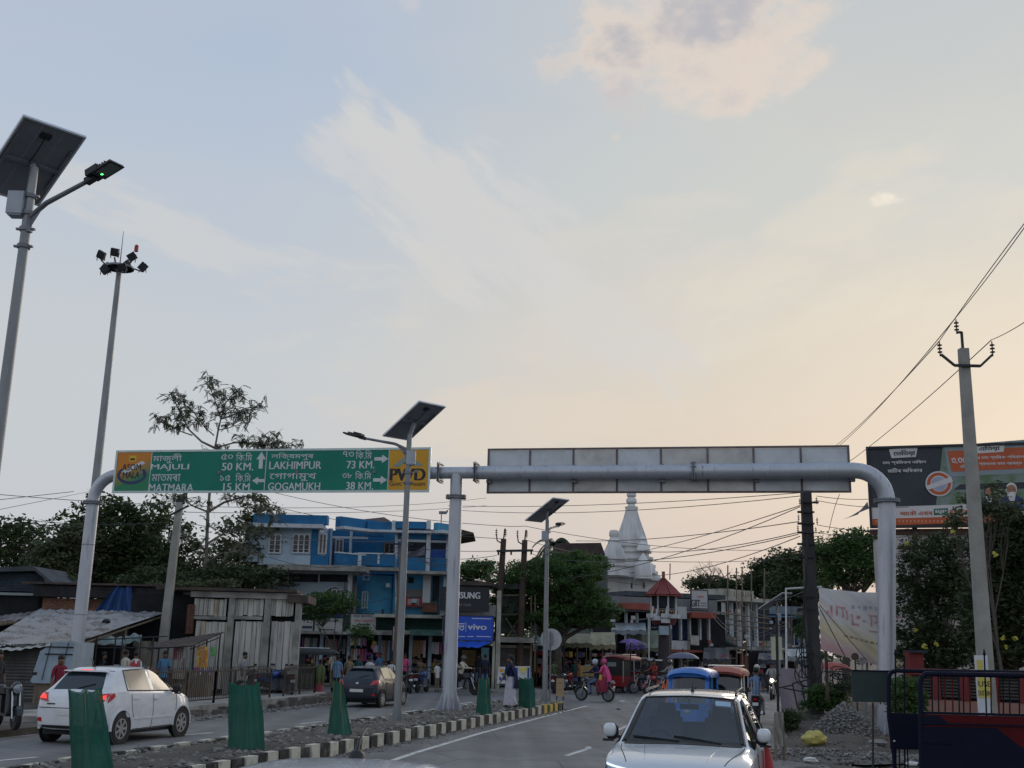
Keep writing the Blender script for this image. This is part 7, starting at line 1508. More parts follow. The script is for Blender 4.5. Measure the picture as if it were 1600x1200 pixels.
# plain distant houses behind the left trees so that gaps show building, not void
# ------------------------------------------------------------ cars
def seams_mat(): return M('seam_black',(.01,.01,.012),.6)
seam=seams_mat();plate_m=M('number_plate',(.55,.55,.53),.5,0,.05,5)
def car_shell(st,glass_side,wind,rear):
    """st: (x, zb, zmid, zbelt, ztop, wlow, wmid, wbelt, wtop); glass_side: station index pairs; wind/rear: station index i (face i..i+1)"""
    bm=bmesh.new();rings=[];vl=bm.verts.layers.float.new('crease_vert');cl=bm.edges.layers.float.new('crease_edge')
    for (x,zb,zm,zbe,zt,wl_,wm,wb,wt) in st:
        hood=zt-zbe < .12
        half=[(0,zb),(wl_*.82,zb),(wl_,zb+.07),(wm,zm),(wb,zbe),(wb-.015,zbe+.02 if not hood else (zbe+zt)/2-.01),(wt+.02,zt-(.045 if not hood else .012)),(wt-.05,zt-.012),(0,zt+.012)]
        pts=half+[(-y,z) for y,z in half[-2:0:-1]];rings.append([bm.verts.new((x,y,z)) for y,z in pts])
    n=len(rings[0]);mats={}
    for i in range(len(rings)-1):
        for j in range(n):
            f=bm.faces.new((rings[i][j],rings[i][(j+1) % n],rings[i+1][(j+1) % n],rings[i+1][j]));m=0;jj=j if j < 8 else n-1-j
            if jj == 5 and i in glass_side: m=1
            if jj == 7 and i == wind: m=2
            if jj == 7 and i == rear: m=3
            f.material_index=m
    bm.faces.new(rings[0]);bm.faces.new(rings[-1][::-1]);bmesh.ops.recalc_face_normals(bm,faces=bm.faces)
    for e in bm.edges:
        ms={f.material_index for f in e.link_faces}
        if len(ms) > 1: e[cl]=.92
    for v_ in bm.verts:
        if len({f.material_index for f in v_.link_faces}) > 1: v_[vl]=.8
    for i in range(len(rings)-1):
        for j in (2,4,n-2,n-4):
            e=bm.edges.get((rings[i][j],rings[i+1][j]))
            if e and e[cl] < .5: e[cl]=.55
    me=bpy.data.meshes.new('s');bm.to_mesh(me);bm.free();o=bpy.data.objects.new('s',me);COL.objects.link(o);o.modifiers.new('s','SUBSURF').levels=2
    dg=bpy.context.evaluated_depsgraph_get();out=bpy.data.meshes.new_from_object(o.evaluated_get(dg));bpy.data.objects.remove(o);return out
def split_mesh(me,names,mats,parent):
    V=[v.co.copy() for v in me.vertices];res={}
    for idx,nm,mt,side in [(i,a,b,0) for i,(a,b) in enumerate(zip(names,mats))]+[(1,'side_window',mats[1],1),(1,'side_window',mats[1],-1)]:
        mb=MB();mp={}
        if nm == 'side_window' and not side: continue
        for p in me.polygons:
            if p.material_index != idx or (nm == 'side_window' and p.center.y*side < 0): continue
            f=[]
            for v in p.vertices:
                if v not in mp: mp[v]=len(mb.v);mb.v.append(tuple(V[v]))
                f.append(mp[v])
            mb.f.append(tuple(f));mb.m.append(0)
        if mb.f: res[nm]=mb.build(nm,mt,parent,smooth=True)
    return res
def wheel(parent,c,r,side,w=.17,spokes=7,rimm=None):
    R=rotm((0,0,1),(0,side,0));mb=MB();mb.lathe([(r*.62,-w/2),(r*.93,-w/2),(r,-w*.3),(r,w*.3),(r*.93,w/2),(r*.68,w/2),(r*.64,w*.3),(.02,w*.28)],c,28,R);t=mb.build('wheel',black,parent,smooth=True)
    mb=MB();mb.lathe([(r*.66,w*.40),(r*.66,w*.5),(r*.58,w*.5),(r*.56,w*.36)],c,28,R);mb.lathe([(r*.15,w*.3),(r*.15,w*.46),(.01,w*.47)],c,14,R)
    for i in range(spokes):
        a=2*math.pi*i/spokes;p0=Vector(c)+R@Vector((r*.1*math.cos(a),r*.1*math.sin(a),w*.42));p1=Vector(c)+R@Vector((r*.6*math.cos(a),r*.6*math.sin(a),w*.42));mb.bar(p0,p1,r*.16,.025,up=(0,side,0))
    mb.build('rim',rimm or chrome,t,smooth=False);return t
class Car:
    def __init__(s,name,label,cat,st,gs_,wind,rear,paint,gl,wr,axles,track,group=None,interior=False,arch=None):
        s.t=thing(name,label,cat,(0,0,0),group);me=car_shell(st,gs_,wind,rear)
        s.bvh=BVHTree.FromPolygons([v.co for v in me.vertices],[p.vertices[:] for p in me.polygons]);s.parts=split_mesh(me,['body','side_window','windshield','rear_window'],[paint,*gl],s.t);s.paint=paint
        for x in axles:
            for sd in (1,-1):
                yb=s.hit_side(x,.45,sd) or track;mb=MB();R=rotm((0,0,1),(0,sd,0));mb.lathe([(.01,-.02),(wr*1.17,-.02),(wr*1.17,.004),(.01,.004)][::-1],(x,sd*(yb+.014),wr+.01),30,R);mb.build('wheel_arch',black,s.t)
                mb=MB()
                for a0,a1 in zip(np.linspace(-.12,math.pi+.12,19)[:-1],np.linspace(-.12,math.pi+.12,19)[1:]): mb.extr([(x+q*math.cos(a),sd*(yb+.026),wr+.01+q*math.sin(a)) for q,a in ((wr*1.13,a0),(wr*1.22,a0),(wr*1.22,a1),(wr*1.13,a1))],(0,-sd*.05,0),(0,sd*.008,0))
                mb.build('arch_lip',arch or paint,s.t);wheel(s.t,(x,sd*(yb-.06),wr),wr,sd)
    def hit_side(s,x,z,sd):
        h=s.bvh.ray_cast(Vector((x,sd*3,z)),Vector((0,-sd,0)));return abs(h[0].y) if h[0] else None
    def cast(s,ax,a,b,off):
        if ax == 'side+': o,d=Vector((a,3,b)),Vector((0,-1,0))
        elif ax == 'side-': o,d=Vector((a,-3,b)),Vector((0,1,0))
        elif ax == 'front': o,d=Vector((4,a,b)),Vector((-1,0,0))
        elif ax == 'rear': o,d=Vector((-4,a,b)),Vector((1,0,0))
        else: o,d=Vector((a,b,4)),Vector((0,0,-1))
        h=s.bvh.ray_cast(o,d);return (h[0]-d*off) if h[0] else None
    def patch(s,name,ax,quad,mat_,off=.006,nu=6,nv=4,par=None,depth=.02):
        P=[Vector((q[0],q[1],0)) for q in quad];vs=[];top=[]
        for j in range(nv+1):
            for i in range(nu+1):
                q=bil(P,i/nu,j/nv);h=s.cast(ax,q.x,q.y,off) 
                if h is None: h=top[-1] if top else Vector((0,0,0))
                top.append(h)
        d={'side+': (0,-1,0),'side-': (0,1,0),'front': (-1,0,0),'rear': (1,0,0),'top': (0,0,-1)}[ax];D=Vector(d)*depth;k=len(top);mb=MB();W_=nu+1
        fs=[(j*W_+i,j*W_+i+1,(j+1)*W_+i+1,(j+1)*W_+i) for j in range(nv) for i in range(nu)]
        per=[i for i in range(nu)]+[nu+j*W_ for j in range(nv)]+[nv*W_+i for i in range(nu,0,-1)]+[j*W_ for j in range(nv,0,-1)]
        mb.add(top+[t+D for t in top],fs+[(per[i],per[(i+1) % len(per)],k+per[(i+1) % len(per)],k+per[i]) for i in range(len(per))]);return mb.build(name,mat_,par or s.t,smooth=False)
    def line(s,name,ax,pts,r=.006,mat_=None,off=.002,n=10):
        out=[]
        for a,b in zip(pts,pts[1:]):
            for i in range(n): u=i/n;out.append(s.cast(ax,a[0]+(b[0]-a[0])*u,a[1]+(b[1]-a[1])*u,off))
        out.append(s.cast(ax,pts[-1][0],pts[-1][1],off));out=[p for p in out if p is not None];mb=MB();mb.tube(out,r,5);return mb.build(name,mat_ or seam,s.t)
    def mirror(s,x,z,sd,mat_,w=.2):
        y=s.hit_side(x,z-.06,sd) or .8;mb=MB();mb.bar((x,sd*(y-.04),z-.03),(x-.02,sd*(y+.09),z),.05,.04);mb.sball((x-.012,sd*(y+.075),z+.035),.05,w*.42,.098,.7,14);m_=mb.build('mirror',blackp,s.t)
        mb=MB();mb.sball((x+.015,sd*(y+.10),z+.055),.055,w*.44,.082,.75,18);mb.build('mirror_shell',mat_,m_,smooth=True)
        mb=MB();mb.box((x,sd*(y+.12),z-.065),(.08,w*.7,.03));mb.build('mirror_base',blackp,m_)
    def seams(s,lines):
        for sd in ('side+','side-'):
            for l in lines: s.line('door_seam',sd,l)
    def handles(s,pts,mat_=None):
        for sd in (1,-1):
            for x,z in pts: y=s.hit_side(x,z,sd);mb=MB();mb.box((x,sd*(y+.012),z),(.16,.03,.03));mb.build('door_handle',mat_ or s.paint,s.t)
# SUV facing the camera
st=[(2.0,.34,.52,.70,.76,.62,.68,.60,.48),(1.95,.26,.55,.82,.89,.78,.83,.76,.64),(1.6,.22,.6,.91,.975,.84,.89,.84,.72),(1.1,.22,.65,.95,1.02,.85,.895,.86,.76),(.96,.22,.65,.965,1.045,.85,.895,.86,.755),(.14,.22,.66,1.06,1.575,.85,.895,.865,.605),(-.18,.22,.66,1.06,1.61,.85,.895,.865,.61),(-.28,.22,.66,1.06,1.615,.85,.895,.865,.61),(-1.05,.22,.66,1.07,1.62,.85,.895,.865,.61),(-1.14,.22,.66,1.08,1.62,.85,.895,.865,.61),(-1.52,.24,.66,1.09,1.60,.84,.89,.855,.60),(-1.78,.26,.66,1.09,1.55,.82,.88,.84,.58),(-1.93,.30,.66,1.07,1.13,.80,.87,.82,.70),(-1.99,.4,.6,.92,.96,.72,.80,.74,.6)]
def clear_glass():
    m=bpy.data.materials.new('clear_windshield');m.use_nodes=True;nt=m.node_tree;N=nt.nodes;L=nt.links;N.clear();g=N.new('ShaderNodeBsdfGlossy');g.inputs['Roughness'].default_value=.03;g.inputs[0].default_value=(1,1,1,1);t=N.new('ShaderNodeBsdfTransparent');t.inputs[0].default_value=(.70,.76,.78,1)
    fr_=N.new('ShaderNodeFresnel');fr_.inputs[0].default_value=1.55;m_=N.new('ShaderNodeMath');m_.operation='MULTIPLY_ADD';L.new(fr_.outputs[0],m_.inputs[0]);m_.inputs[1].default_value=1.0;m_.inputs[2].default_value=.03;ms=N.new('ShaderNodeMixShader');L.new(m_.outputs[0],ms.inputs[0]);L.new(t.outputs[0],ms.inputs[1]);L.new(g.outputs[0],ms.inputs[2]);o=N.new('ShaderNodeOutputMaterial');L.new(ms.outputs[0],o.inputs[0]);return m
cg=clear_glass()
silver_white=M('pearl_white_paint',(.66,.70,.74),.25,.1,.03,1.5,coat=.9)
c1=Car('suv_car','white compact SUV facing the camera with a see through windshield','car',st,{5,7,9,4},4,11,silver_white,(cg,cg,cg),.33,(1.27,-1.23),.86,arch=blackp);S=c1
S.patch('lower_cladding','side-',[(1.9,.22),(-1.9,.24),(-1.9,.38),(1.9,.36)],blackp,.012,30,2);S.patch('lower_cladding','side+',[(1.9,.22),(-1.9,.24),(-1.9,.38),(1.9,.36)],blackp,.012,30,2)
hl=M('headlamp_glass',(.20,.22,.25),.08,.2,.3,12,spec=.9,coat=1);drl=M('daytime_light',(.65,.80,1.),.3,0,0,emit=1.2)
for sd in (1,-1):
    h_=S.patch('headlight','front',[(sd*.44,.70),(sd*.80,.74),(sd*.80,.87),(sd*.46,.82)],hl,.012,8,5);S.patch('led_strip','front',[(sd*.48,.805),(sd*.78,.855),(sd*.78,.872),(sd*.48,.822)],drl,.02,8,1,par=h_)
    S.patch('fog_lamp','front',[(sd*.60,.38),(sd*.74,.38),(sd*.74,.48),(sd*.60,.48)],hl,.01);S.mirror(.66,1.10,sd,silver_white,.19)
    S.line('a_pillar_trim','top',[(.98,sd*.725),(.16,sd*.585)],.022,blackp,-.004);mb=MB();mb.tube([(.0,sd*.57,1.59),(-.1,sd*.58,1.63),(-1.3,sd*.58,1.645),(-1.45,sd*.57,1.59)],.016,8);mb.build('roof_rail',blackp,S.t,smooth=True)
S.patch('grille','front',[(-.42,.66),(.42,.66),(.42,.80),(-.42,.80)],blackp,.010,10,4);S.patch('chrome_bar','front',[(-.42,.78),(.42,.78),(.42,.81),(-.42,.81)],chrome,.022,10,1);S.patch('emblem','front',[(-.06,.69),(.06,.69),(.06,.77),(-.06,.77)],chrome,.026,4,4);S.patch('lower_grille','front',[(-.55,.36),(.55,.36),(.55,.52),(-.55,.52)],blackp,.012,10,4);S.patch('number_plate','front',[(-.25,.53),(.25,.53),(.25,.64),(-.25,.64)],plate_m,.02,4,2)
S.seams([[(.78,.3),(.80,.95)],[(-.24,.3),(-.23,1.0)],[(-1.05,.45),(-1.12,1.0)]]);S.handles([(-.08,.95),(-.95,.97)])
S.line('bonnet_seam','top',[(1.86,.55),(1.3,.70),(1.04,.73)],.005);S.line('bonnet_seam','top',[(1.86,-.55),(1.3,-.70),(1.04,-.73)],.005);S.line('bonnet_crease','top',[(1.8,.35),(.95,.46)],.006,silver_white,-.002);S.line('bonnet_crease','top',[(1.8,-.35),(.95,-.46)],.006,silver_white,-.002)
S.patch('cowl','top',[(.92,-.70),(.92,.70),(1.02,.70),(1.04,-.70)],blackp,.008,12,2)
for y0,y1 in ((.45,-.12),(-.05,-.62)): S.line('wiper','top',[(.96,y0),(.91,(y0+y1)/2),(.87,y1)],.010,blackp,.014)
for sd in (1,-1): S.line('screen_edge','top',[(.95,sd*.70),(.16,sd*.555)],.024,blackp,.0)
S.line('screen_edge','top',[(.165,-.55),(.165,.55)],.012,blackp,.003)
mb=MB();mb.lathe([(.03,0),(.008,.05),(.003,.12)],(-.25,0,1.615),10);mb.build('antenna',blackp,S.t)
# interior
inn=M('cabin_dark',(.08,.082,.085),.8,0,.2,4);seatm=M('seat_cover',(.11,.12,.13),.85,0,.2,5)
mb=MB();mb.box((.62,0,.98),(.34,1.42,.22),taper=.85);mb.box((.0,0,.45),(1.9,1.5,.06));mb.build('dashboard',inn,S.t,smooth=False)
for y in (.36,-.36):
    mb=MB();R=Matrix.Rotation(-.22,3,'Y');mb.box((-.28,y,.95),(.13,.46,.66),R=R,taper=.92);mb.box((-.38,y,1.36),(.09,.25,.18),R=R,taper=.9);mb.box((-.05,y,.66),(.5,.48,.14));mb.tube([(-.35,y-.06,1.2),(-.38,y-.06,1.3)],.008,5);mb.tube([(-.35,y+.06,1.2),(-.38,y+.06,1.3)],.008,5);mb.build('front_seat',seatm,S.t)
mb=MB();mb.box((-1.1,0,.92),(.14,1.25,.5),R=Matrix.Rotation(-.25,3,'Y'));mb.build('rear_seat',seatm,S.t)
for y in (.4,-.4): mb=MB();mb.box((-1.2,y,1.24),(.08,.26,.16));mb.build('headrest',seatm,S.t)
mb=MB();mb.tube([(.34+.06*math.sin(a),-.36+.18*math.cos(a),.98+.17*math.sin(a)) for a in np.linspace(0,6.28,22)],.015,6);mb.tube([(.34,-.36,.98),(.55,-.36,.9)],.03,6);mb.bar((.34,-.52,.98),(.34,-.2,.98),.03);mb.build('steering_wheel',blackp,S.t)
mb=MB();mb.box((.20,0,1.44),(.03,.24,.065));mb.tube([(.2,0,1.46),(.17,0,1.54)],.01,5);mb.build('rear_view_mirror',blackp,S.t)
S.patch('sticker','top',[(.22,.33),(.22,.52),(.30,.53),(.30,.34)],M('pale_sticker',(.35,.5,.62),.6),.004,3,2)
sp=A(1072,1170,14.0);S.t.location=(sp.x-.0+.22,14.85,0);S.t.rotation_euler.z=math.radians(-90-15.)
S.t.location.x=A(1080,1140,14.85).x
# white hatchback seen from behind
sth=[(1.87,.33,.48,.60,.66,.52,.60,.52,.40),(1.78,.24,.5,.73,.80,.70,.76,.70,.56),(1.35,.20,.55,.87,.94,.77,.82,.78,.66),(1.02,.20,.58,.92,.99,.79,.83,.79,.67),(.30,.20,.60,.95,1.415,.79,.83,.785,.53),(.02,.20,.60,.96,1.475,.79,.83,.785,.535),(-.07,.20,.60,.965,1.48,.79,.83,.785,.535),(-.97,.20,.60,.99,1.475,.79,.83,.785,.53),(-1.08,.21,.60,1.0,1.445,.785,.828,.78,.52),(-1.32,.23,.60,1.01,1.385,.765,.82,.76,.49),(-1.62,.26,.60,.98,1.03,.75,.81,.76,.62),(-1.76,.26,.58,.88,.92,.73,.80,.74,.60),(-1.84,.33,.50,.66,.74,.66,.74,.70,.56)]
tail=M('tail_lamp_red',(.40,.01,.015),.15,0,.2,10,coat=1);tail_on=M('tail_lamp_lit',(1.,.06,.04),.3,0,0,emit=1.1);rearg=M('rear_glass_dark',(.010,.022,.032),.06,0,.1,2,spec=.7)
def hatch(name,label,paint,sidegl,lit,trimc=None,scale=1.,sx=1.):
    st2=[(x*sx*scale,*[v*scale for v in r_]) for x,*r_ in sth];k=scale
    C=Car(name,label,'car',st2,{3,4,6},3,9,paint,(sidegl,glass_d,rearg),.30*k,(1.22*sx*k,-1.21*sx*k),.8*k);q=lambda L_: [(a*(sx*k if ax_ else k),b*k) for a,b,ax_ in L_]
    def sidepatch(nm,pts,m_,off=.006,**kw):
        for sd in ('side+','side-'): C.patch(nm,sd,[(a*sx*k,b*k) for a,b in pts],m_,off,**kw)
    def rp_(nm,pts,m_,off=.006,**kw): return C.patch(nm,'rear',[(a*k,b*k) for a,b in pts],m_,off,**kw)
    for sd in (1,-1):
        tl_=rp_('tail_light',[(sd*.50,.80),(sd*.755,.84),(sd*.75,.99),(sd*.60,.97)],tail,.015,nu=6,nv=6);C.patch('tail_light_wrap','side+' if sd > 0 else 'side-',[(-1.72*sx*k,.80*k),(-1.46*sx*k,.92*k),(-1.50*sx*k,.99*k),(-1.64*sx*k,.96*k)],tail,.012,par=tl_)
        if lit: rp_('lit_lamp',[(sd*.56,.86),(sd*.73,.87),(sd*.72,.95),(sd*.62,.93)],tail_on,.025,nu=5,nv=4,par=tl_)
        rp_('reflector',[(sd*.60,.42),(sd*.72,.43),(sd*.71,.50),(sd*.62,.50)],tail,.012);C.mirror(.80*sx*k,.99*k,sd,blackp if lit else paint,.17)
    rp_('number_plate',[(-.26,.55),(.26,.55),(.26,.66),(-.26,.66)],plate_m,.012);rp_('bumper_gap',[(-.70,.68),(.70,.68),(.70,.695),(-.70,.695)],seam,.004,nu=14,nv=1);rp_('lower_bumper',[(-.62,.27),(.62,.27),(.60,.36),(-.60,.36)],blackp,.012,nu=12,nv=2);rp_('emblem',[(-.05,.84),(.05,.84),(.05,.90),(-.05,.90)],chrome,.014);rp_('badge',[(.52,.75),(.34,.75),(.34,.775),(.52,.775)],blackp,.010)
    if lit: mb=MB();mb.box((-1.33*sx*k,0,1.41*k),(.04,.26,.022));mb.build('high_stop_lamp',tail_on,C.t)
    mb=MB();mb.box((-1.35*sx*k,0,1.395*k),(.14,1.0*k,.03),taper=.9);mb.build('spoiler',paint,C.t)
    C.line('rear_window_edge','rear',[(-.50*k,1.39*k),(.50*k,1.39*k)],.012,blackp,.0);C.line('rear_wiper','rear',[(0,1.06*k),(-.18*k,1.11*k),(-.34*k,1.15*k)],.010,blackp,.012)
    C.seams([[(.93*sx*k,.28*k),(.95*sx*k,.9*k)],[(-.03*sx*k,.28*k),(-.02*sx*k,.93*k)],[(-.78*sx*k,.5*k),(-.86*sx*k,.7*k),(-.88*sx*k,.95*k)],[(.93*sx*k,.28*k),(-.72*sx*k,.27*k)]]);C.handles([(.08*sx*k,.83*k),(-.72*sx*k,.86*k)]);sidepatch('side_moulding',[(.85,.44),(-.75,.46),(-.75,.49),(.85,.47)],paint if lit else blackp,.014,nu=20,nv=1)
    for sd in ('side+','side-'): C.line('window_seal',sd,[(.80*sx*k,.985*k),(-1.0*sx*k,1.02*k)],.012,blackp,.003);C.line('window_seal',sd,[(.80*sx*k,1.04*k),(.30*sx*k,1.40*k),(-.05*sx*k,1.44*k),(-.95*sx*k,1.41*k),(-1.02*sx*k,1.02*k)],.012,blackp,.003)
    mb=MB();mb.tube([(-1.1*sx*k,0,1.46*k),(-1.28*sx*k,0,1.66*k)],.006,5);mb.box((-1.1*sx*k,0,1.475*k),(.06,.04,.03));mb.build('antenna',blackp,C.t)
    mb=MB();mb.box((0,0,.24*k),(3.2*sx*k,1.4*k,.14));mb.build('underbody',black,C.t)
    return C
H1=hatch('hatchback_car','white hatchback with glowing red tail lights driving away',white_paint,glass_tan,True,scale=1.05,sx=.93)
ra=(G(182,1163)+G(72,1160))/2;hd=math.radians(75.5);fwd=Vector((math.cos(hd),math.sin(hd),0));H1.t.location=ra+fwd*1.21*1.05*.93+Vector((0,.12,0));H1.t.location.z=0;H1.t.rotation_euler.z=hd
navy_car=M('dark_navy_paint',(.012,.016,.030),.45,0,.2,2,coat=.25)
H2=hatch('hatchback_car','small dark navy hatchback driving away beyond the pointed tree guard',navy_car,M('glass_over_cream_shade',(.30,.27,.16),.4,0,.15,2,spec=.6),False,scale=.955,sx=.96)
ra=(G(580,1106)+G(540,1104))/2;hd2=math.radians(76);H2.t.location=(ra.x,ra.y+1.3,0);H2.t.location.x += .35;H2.t.rotation_euler.z=hd2
# roof of the car right below the camera
roofs=[(x*1.0,zb,zm,zbe,zt,a,b,c_,d_) for x,zb,zm,zbe,zt,a,b,c_,d_ in sth]
C3=Car('hatchback_car','white car roof with a short black antenna at the bottom edge','car',roofs,{3,4,6},3,9,white_paint,(glass_d,glass_d,rearg),.30,(1.22,-1.21),.8)
mb=MB();mb.lathe([(.05,.0),(.045,.025),(.02,.045)],(-.95,0,1.47),14);mb.tube([(-.95,0,1.5),(-1.0,0,1.56),(-1.08,0,1.60),(-1.17,0,1.62)],[.014,.010,.008,.006],7);mb.build('antenna',blackp,C3.t,smooth=True)
q=A(550,1190,5.6);C3.t.location=(q.x-.24,5.8,.0);C3.t.rotation_euler.z=math.radians(90-17+180+10)
zt_=float(A(550,1186,5.6).z);C3.t.location.z=0
# ------------------------------------------------------------ rickshaws
def rickshaw(label,cat,body,roof,loc,ang,kind,s=1.):
    t=thing('auto_rickshaw' if kind == 'auto' else 'electric_rickshaw',label,cat,(0,0,0));tb=lambda name,m_,fn,**k: (lambda mb: (fn(mb),mb.build(name,m_,t,**k))[1])(MB())
    w=.5*s
    # roof: arched shell
    def roofn(mb):
        n=10;L0,L1=(-1.15,.95);pr=[(w*1.08*math.cos(a),1.62+.14*math.sin(a)) for a in np.linspace(0,math.pi,n)]
        pr=[(w*1.12,1.58)]+pr+[(-w*1.12,1.58)];k=len(pr)
        for xs,drop in (((L0,L1),0),):
            X_=[L0-.05,L0+.1,0,L1-.15,L1+.06];D=[.09,.0,-.02,.0,.12];vs=[(x,y,(z-d if z > 1.6 else z)) for x,d in zip(X_,D) for y,z in pr];mb.add(vs,[(i*k+j,i*k+j+1,(i+1)*k+j+1,(i+1)*k+j) for i in range(4) for j in range(k-1)]);mb.add([(x,y,z-.05) for x,y,z in vs],[(i*k+j,(i+1)*k+j,(i+1)*k+j+1,i*k+j+1) for i in range(4) for j in range(k-1)]);
    tb('roof',roof,roofn,smooth=True)
    for sd in (1,-1):
        for x0,z0,x1 in ((.95,.75,.80),(.12,.5,.1),(-1.1,.5,-1.1)): tb('pillar',body if kind == 'auto' else chrome,lambda mb: mb.tube([(x0,sd*w,z0),(x1,sd*w*.98,1.62)],.022 if kind != 'auto' else .035,6))
    if kind == 'auto':
        tb('front_body',body,lambda mb: (mb.add([(1.30,-.22,.30),(1.30,.22,.30),(1.0,w,.30),(1.0,-w,.30),(1.22,-.26,.80),(1.22,.26,.80),(.95,w,.88),(.95,-w,.88)],[(0,1,5,4),(1,2,6,5),(3,0,4,7),(4,5,6,7),(0,3,2,1),(2,3,7,6)])),smooth=True)
        tb('windshield',cg,lambda mb: mb.add([(1.02,-w*.92,.9),(1.02,w*.92,.9),(.86,w*.86,1.52),(.86,-w*.86,1.52)],[(0,1,2,3)]))
        tb('windshield_frame',body,lambda mb: (mb.bar((1.02,-w*.95,.9),(.85,-w*.90,1.56),.07),mb.bar((1.02,w*.95,.9),(.85,w*.90,1.56),.07),mb.bar((.85,-w*.93,1.57),(.85,w*.93,1.57),.07),mb.bar((1.03,-w*.95,.88),(1.03,w*.95,.88),.06)))
        tb('wiper',blackp,lambda mb: mb.bar((1.0,-.1,.95),(.92,.2,1.3),.02))
    else:
        tb('front_body',body,lambda mb: (mb.add([(1.22,-.34,.28),(1.22,.34,.28),(.85,w,.28),(.85,-w,.28),(1.05,-.40,.95),(1.05,.40,.95),(.82,w,.98),(.82,-w,.98)],[(0,1,5,4),(1,2,6,5),(3,0,4,7),(4,5,6,7),(0,3,2,1),(2,3,7,6)])),smooth=False)
        tb('windshield',cg,lambda mb: mb.add([(.97,-w*.9,1.0),(.97,w*.9,1.0),(.84,w*.88,1.50),(.84,-w*.88,1.50)],[(0,1,2,3)]));tb('windshield_frame',blackp,lambda mb: (mb.bar((.97,-w*.93,1.0),(.84,-w*.9,1.56),.03),mb.bar((.97,w*.93,1.0),(.84,w*.9,1.56),.03),mb.bar((.84,-w*.93,1.54),(.84,w*.93,1.54),.04)))
        tb('blue_sticker_band',M('pale_blue_band',(.25,.42,.60),.5),lambda mb: mb.box((.99,0,.99),(.05,.86,.09)))
        tb('luggage_rack',chrome,lambda mb: [mb.tube([(x,-.42,1.79),(x,.42,1.79)],.015,5) for x in (-.8,-.4,0,.4)]+[mb.tube([(-.9,y,1.79),(.6,y,1.79)],.015,5) for y in (-.42,.42)])
    for y in ((0,) if kind == 'auto' else (.28,-.28)): tb('headlight',hl,lambda mb: mb.lathe([(.09,0),(.085,.04),(.02,.05)],(1.20,y,.68),14,rotm((0,0,1),(1,0,0))))
    tb('side_body',body,lambda mb: (mb.b(-1.2,.1,-w,-w+.04,.30,.78),mb.b(-1.2,.1,w-.04,w,.30,.78),mb.b(-1.24,-1.2,-w,w,.30,.80),mb.b(-1.2,.9,-w+.05,w-.05,.28,.34)))
    tb('rear_curtain',blackp,lambda mb: (mb.b(-1.235,-1.215,-w*.96,w*.96,.801,1.60),mb.b(-1.2,-.35,-w*.99,-w*.97,.80,1.58),));tb('curtain_window',M('cloudy_plastic',(.18,.20,.22),.3),lambda mb: mb.b(-1.245,-1.237,-.24,.24,1.22,1.42))
    tb('seat',seatm,lambda mb: (mb.b(-1.15,-.65,-w+.06,w-.06,.56,.70),mb.b(-1.19,-1.08,-w+.06,w-.06,.7,1.15),mb.b(.15,.55,-.3,.3,.58,.70)))
    tb('bumper',chrome,lambda mb: mb.tube([(1.25,-.3,.36),(1.34,0,.36),(1.25,.3,.36)],.02,6));tb('number_plate',plate_m,lambda mb: mb.b(-1.262,-1.25,-.2,.2,.42,.52))
    for sd in (1,-1): tb('tail_light',tail,lambda mb: mb.b(-1.262,-1.24,sd*.42-.05,sd*.42+.05,.62,.74));tb('mirror',blackp,lambda mb: (mb.bar((.9,sd*w,1.1),(.95,sd*(w+.14),1.15),.02),mb.box((.95,sd*(w+.16),1.18),(.02,.09,.13))))
    for c,r in (((.98,0,.21),.21),((-.85,w-.06,.21),.21),((-.85,-w+.06,.21),.21)): wheel(t,c,r,1 if c[1] >= 0 else -1,.09,8)
    t.location=loc;t.rotation_euler.z=math.radians(ang);t.scale=(s,s,s);return t
redp_=M('maroon_red_paint',(.20,.018,.022),.35,.1,.15,3);bluep_=M('auto_blue_paint',(.03,.14,.42),.3,.1,.12,3)
q=A(1089,1060,29);rickshaw('blue auto rickshaw facing the camera behind the white SUV','auto rickshaw',bluep_,bluep_,(q.x,29.6,0),-107,'auto',.99)
q=A(1146,1060,31);rickshaw('red roofed electric rickshaw facing the camera beside the blue auto','electric rickshaw',redp_,M('faded_red_roof',(.30,.09,.07),.5,.1,.3,2),(q.x,32,0),-107,'e',1.0)
q=A(972,1060,62.);rickshaw('maroon electric rickshaw seen from behind on the far road','electric rickshaw',redp_,redp_,(q.x,61.5,0),58,'e',1.1)
q=A(485,1050,50);rickshaw('dark roofed electric rickshaw standing half hidden behind the timber shed end','electric rickshaw',M('dull_green_body',(.09,.13,.09),.5,0,.2,3),blackp,(q.x,50.5,0),15,'e',1.1)
q=A(1030,1062,57);rickshaw('dark electric rickshaw among the motorcycles before the kiosk post','electric rickshaw',M('dark_teal_body',(.03,.06,.07),.5,0,.2,3),blackp,(A(1003,1050,64).x,64.5,0),30,'e',1.)
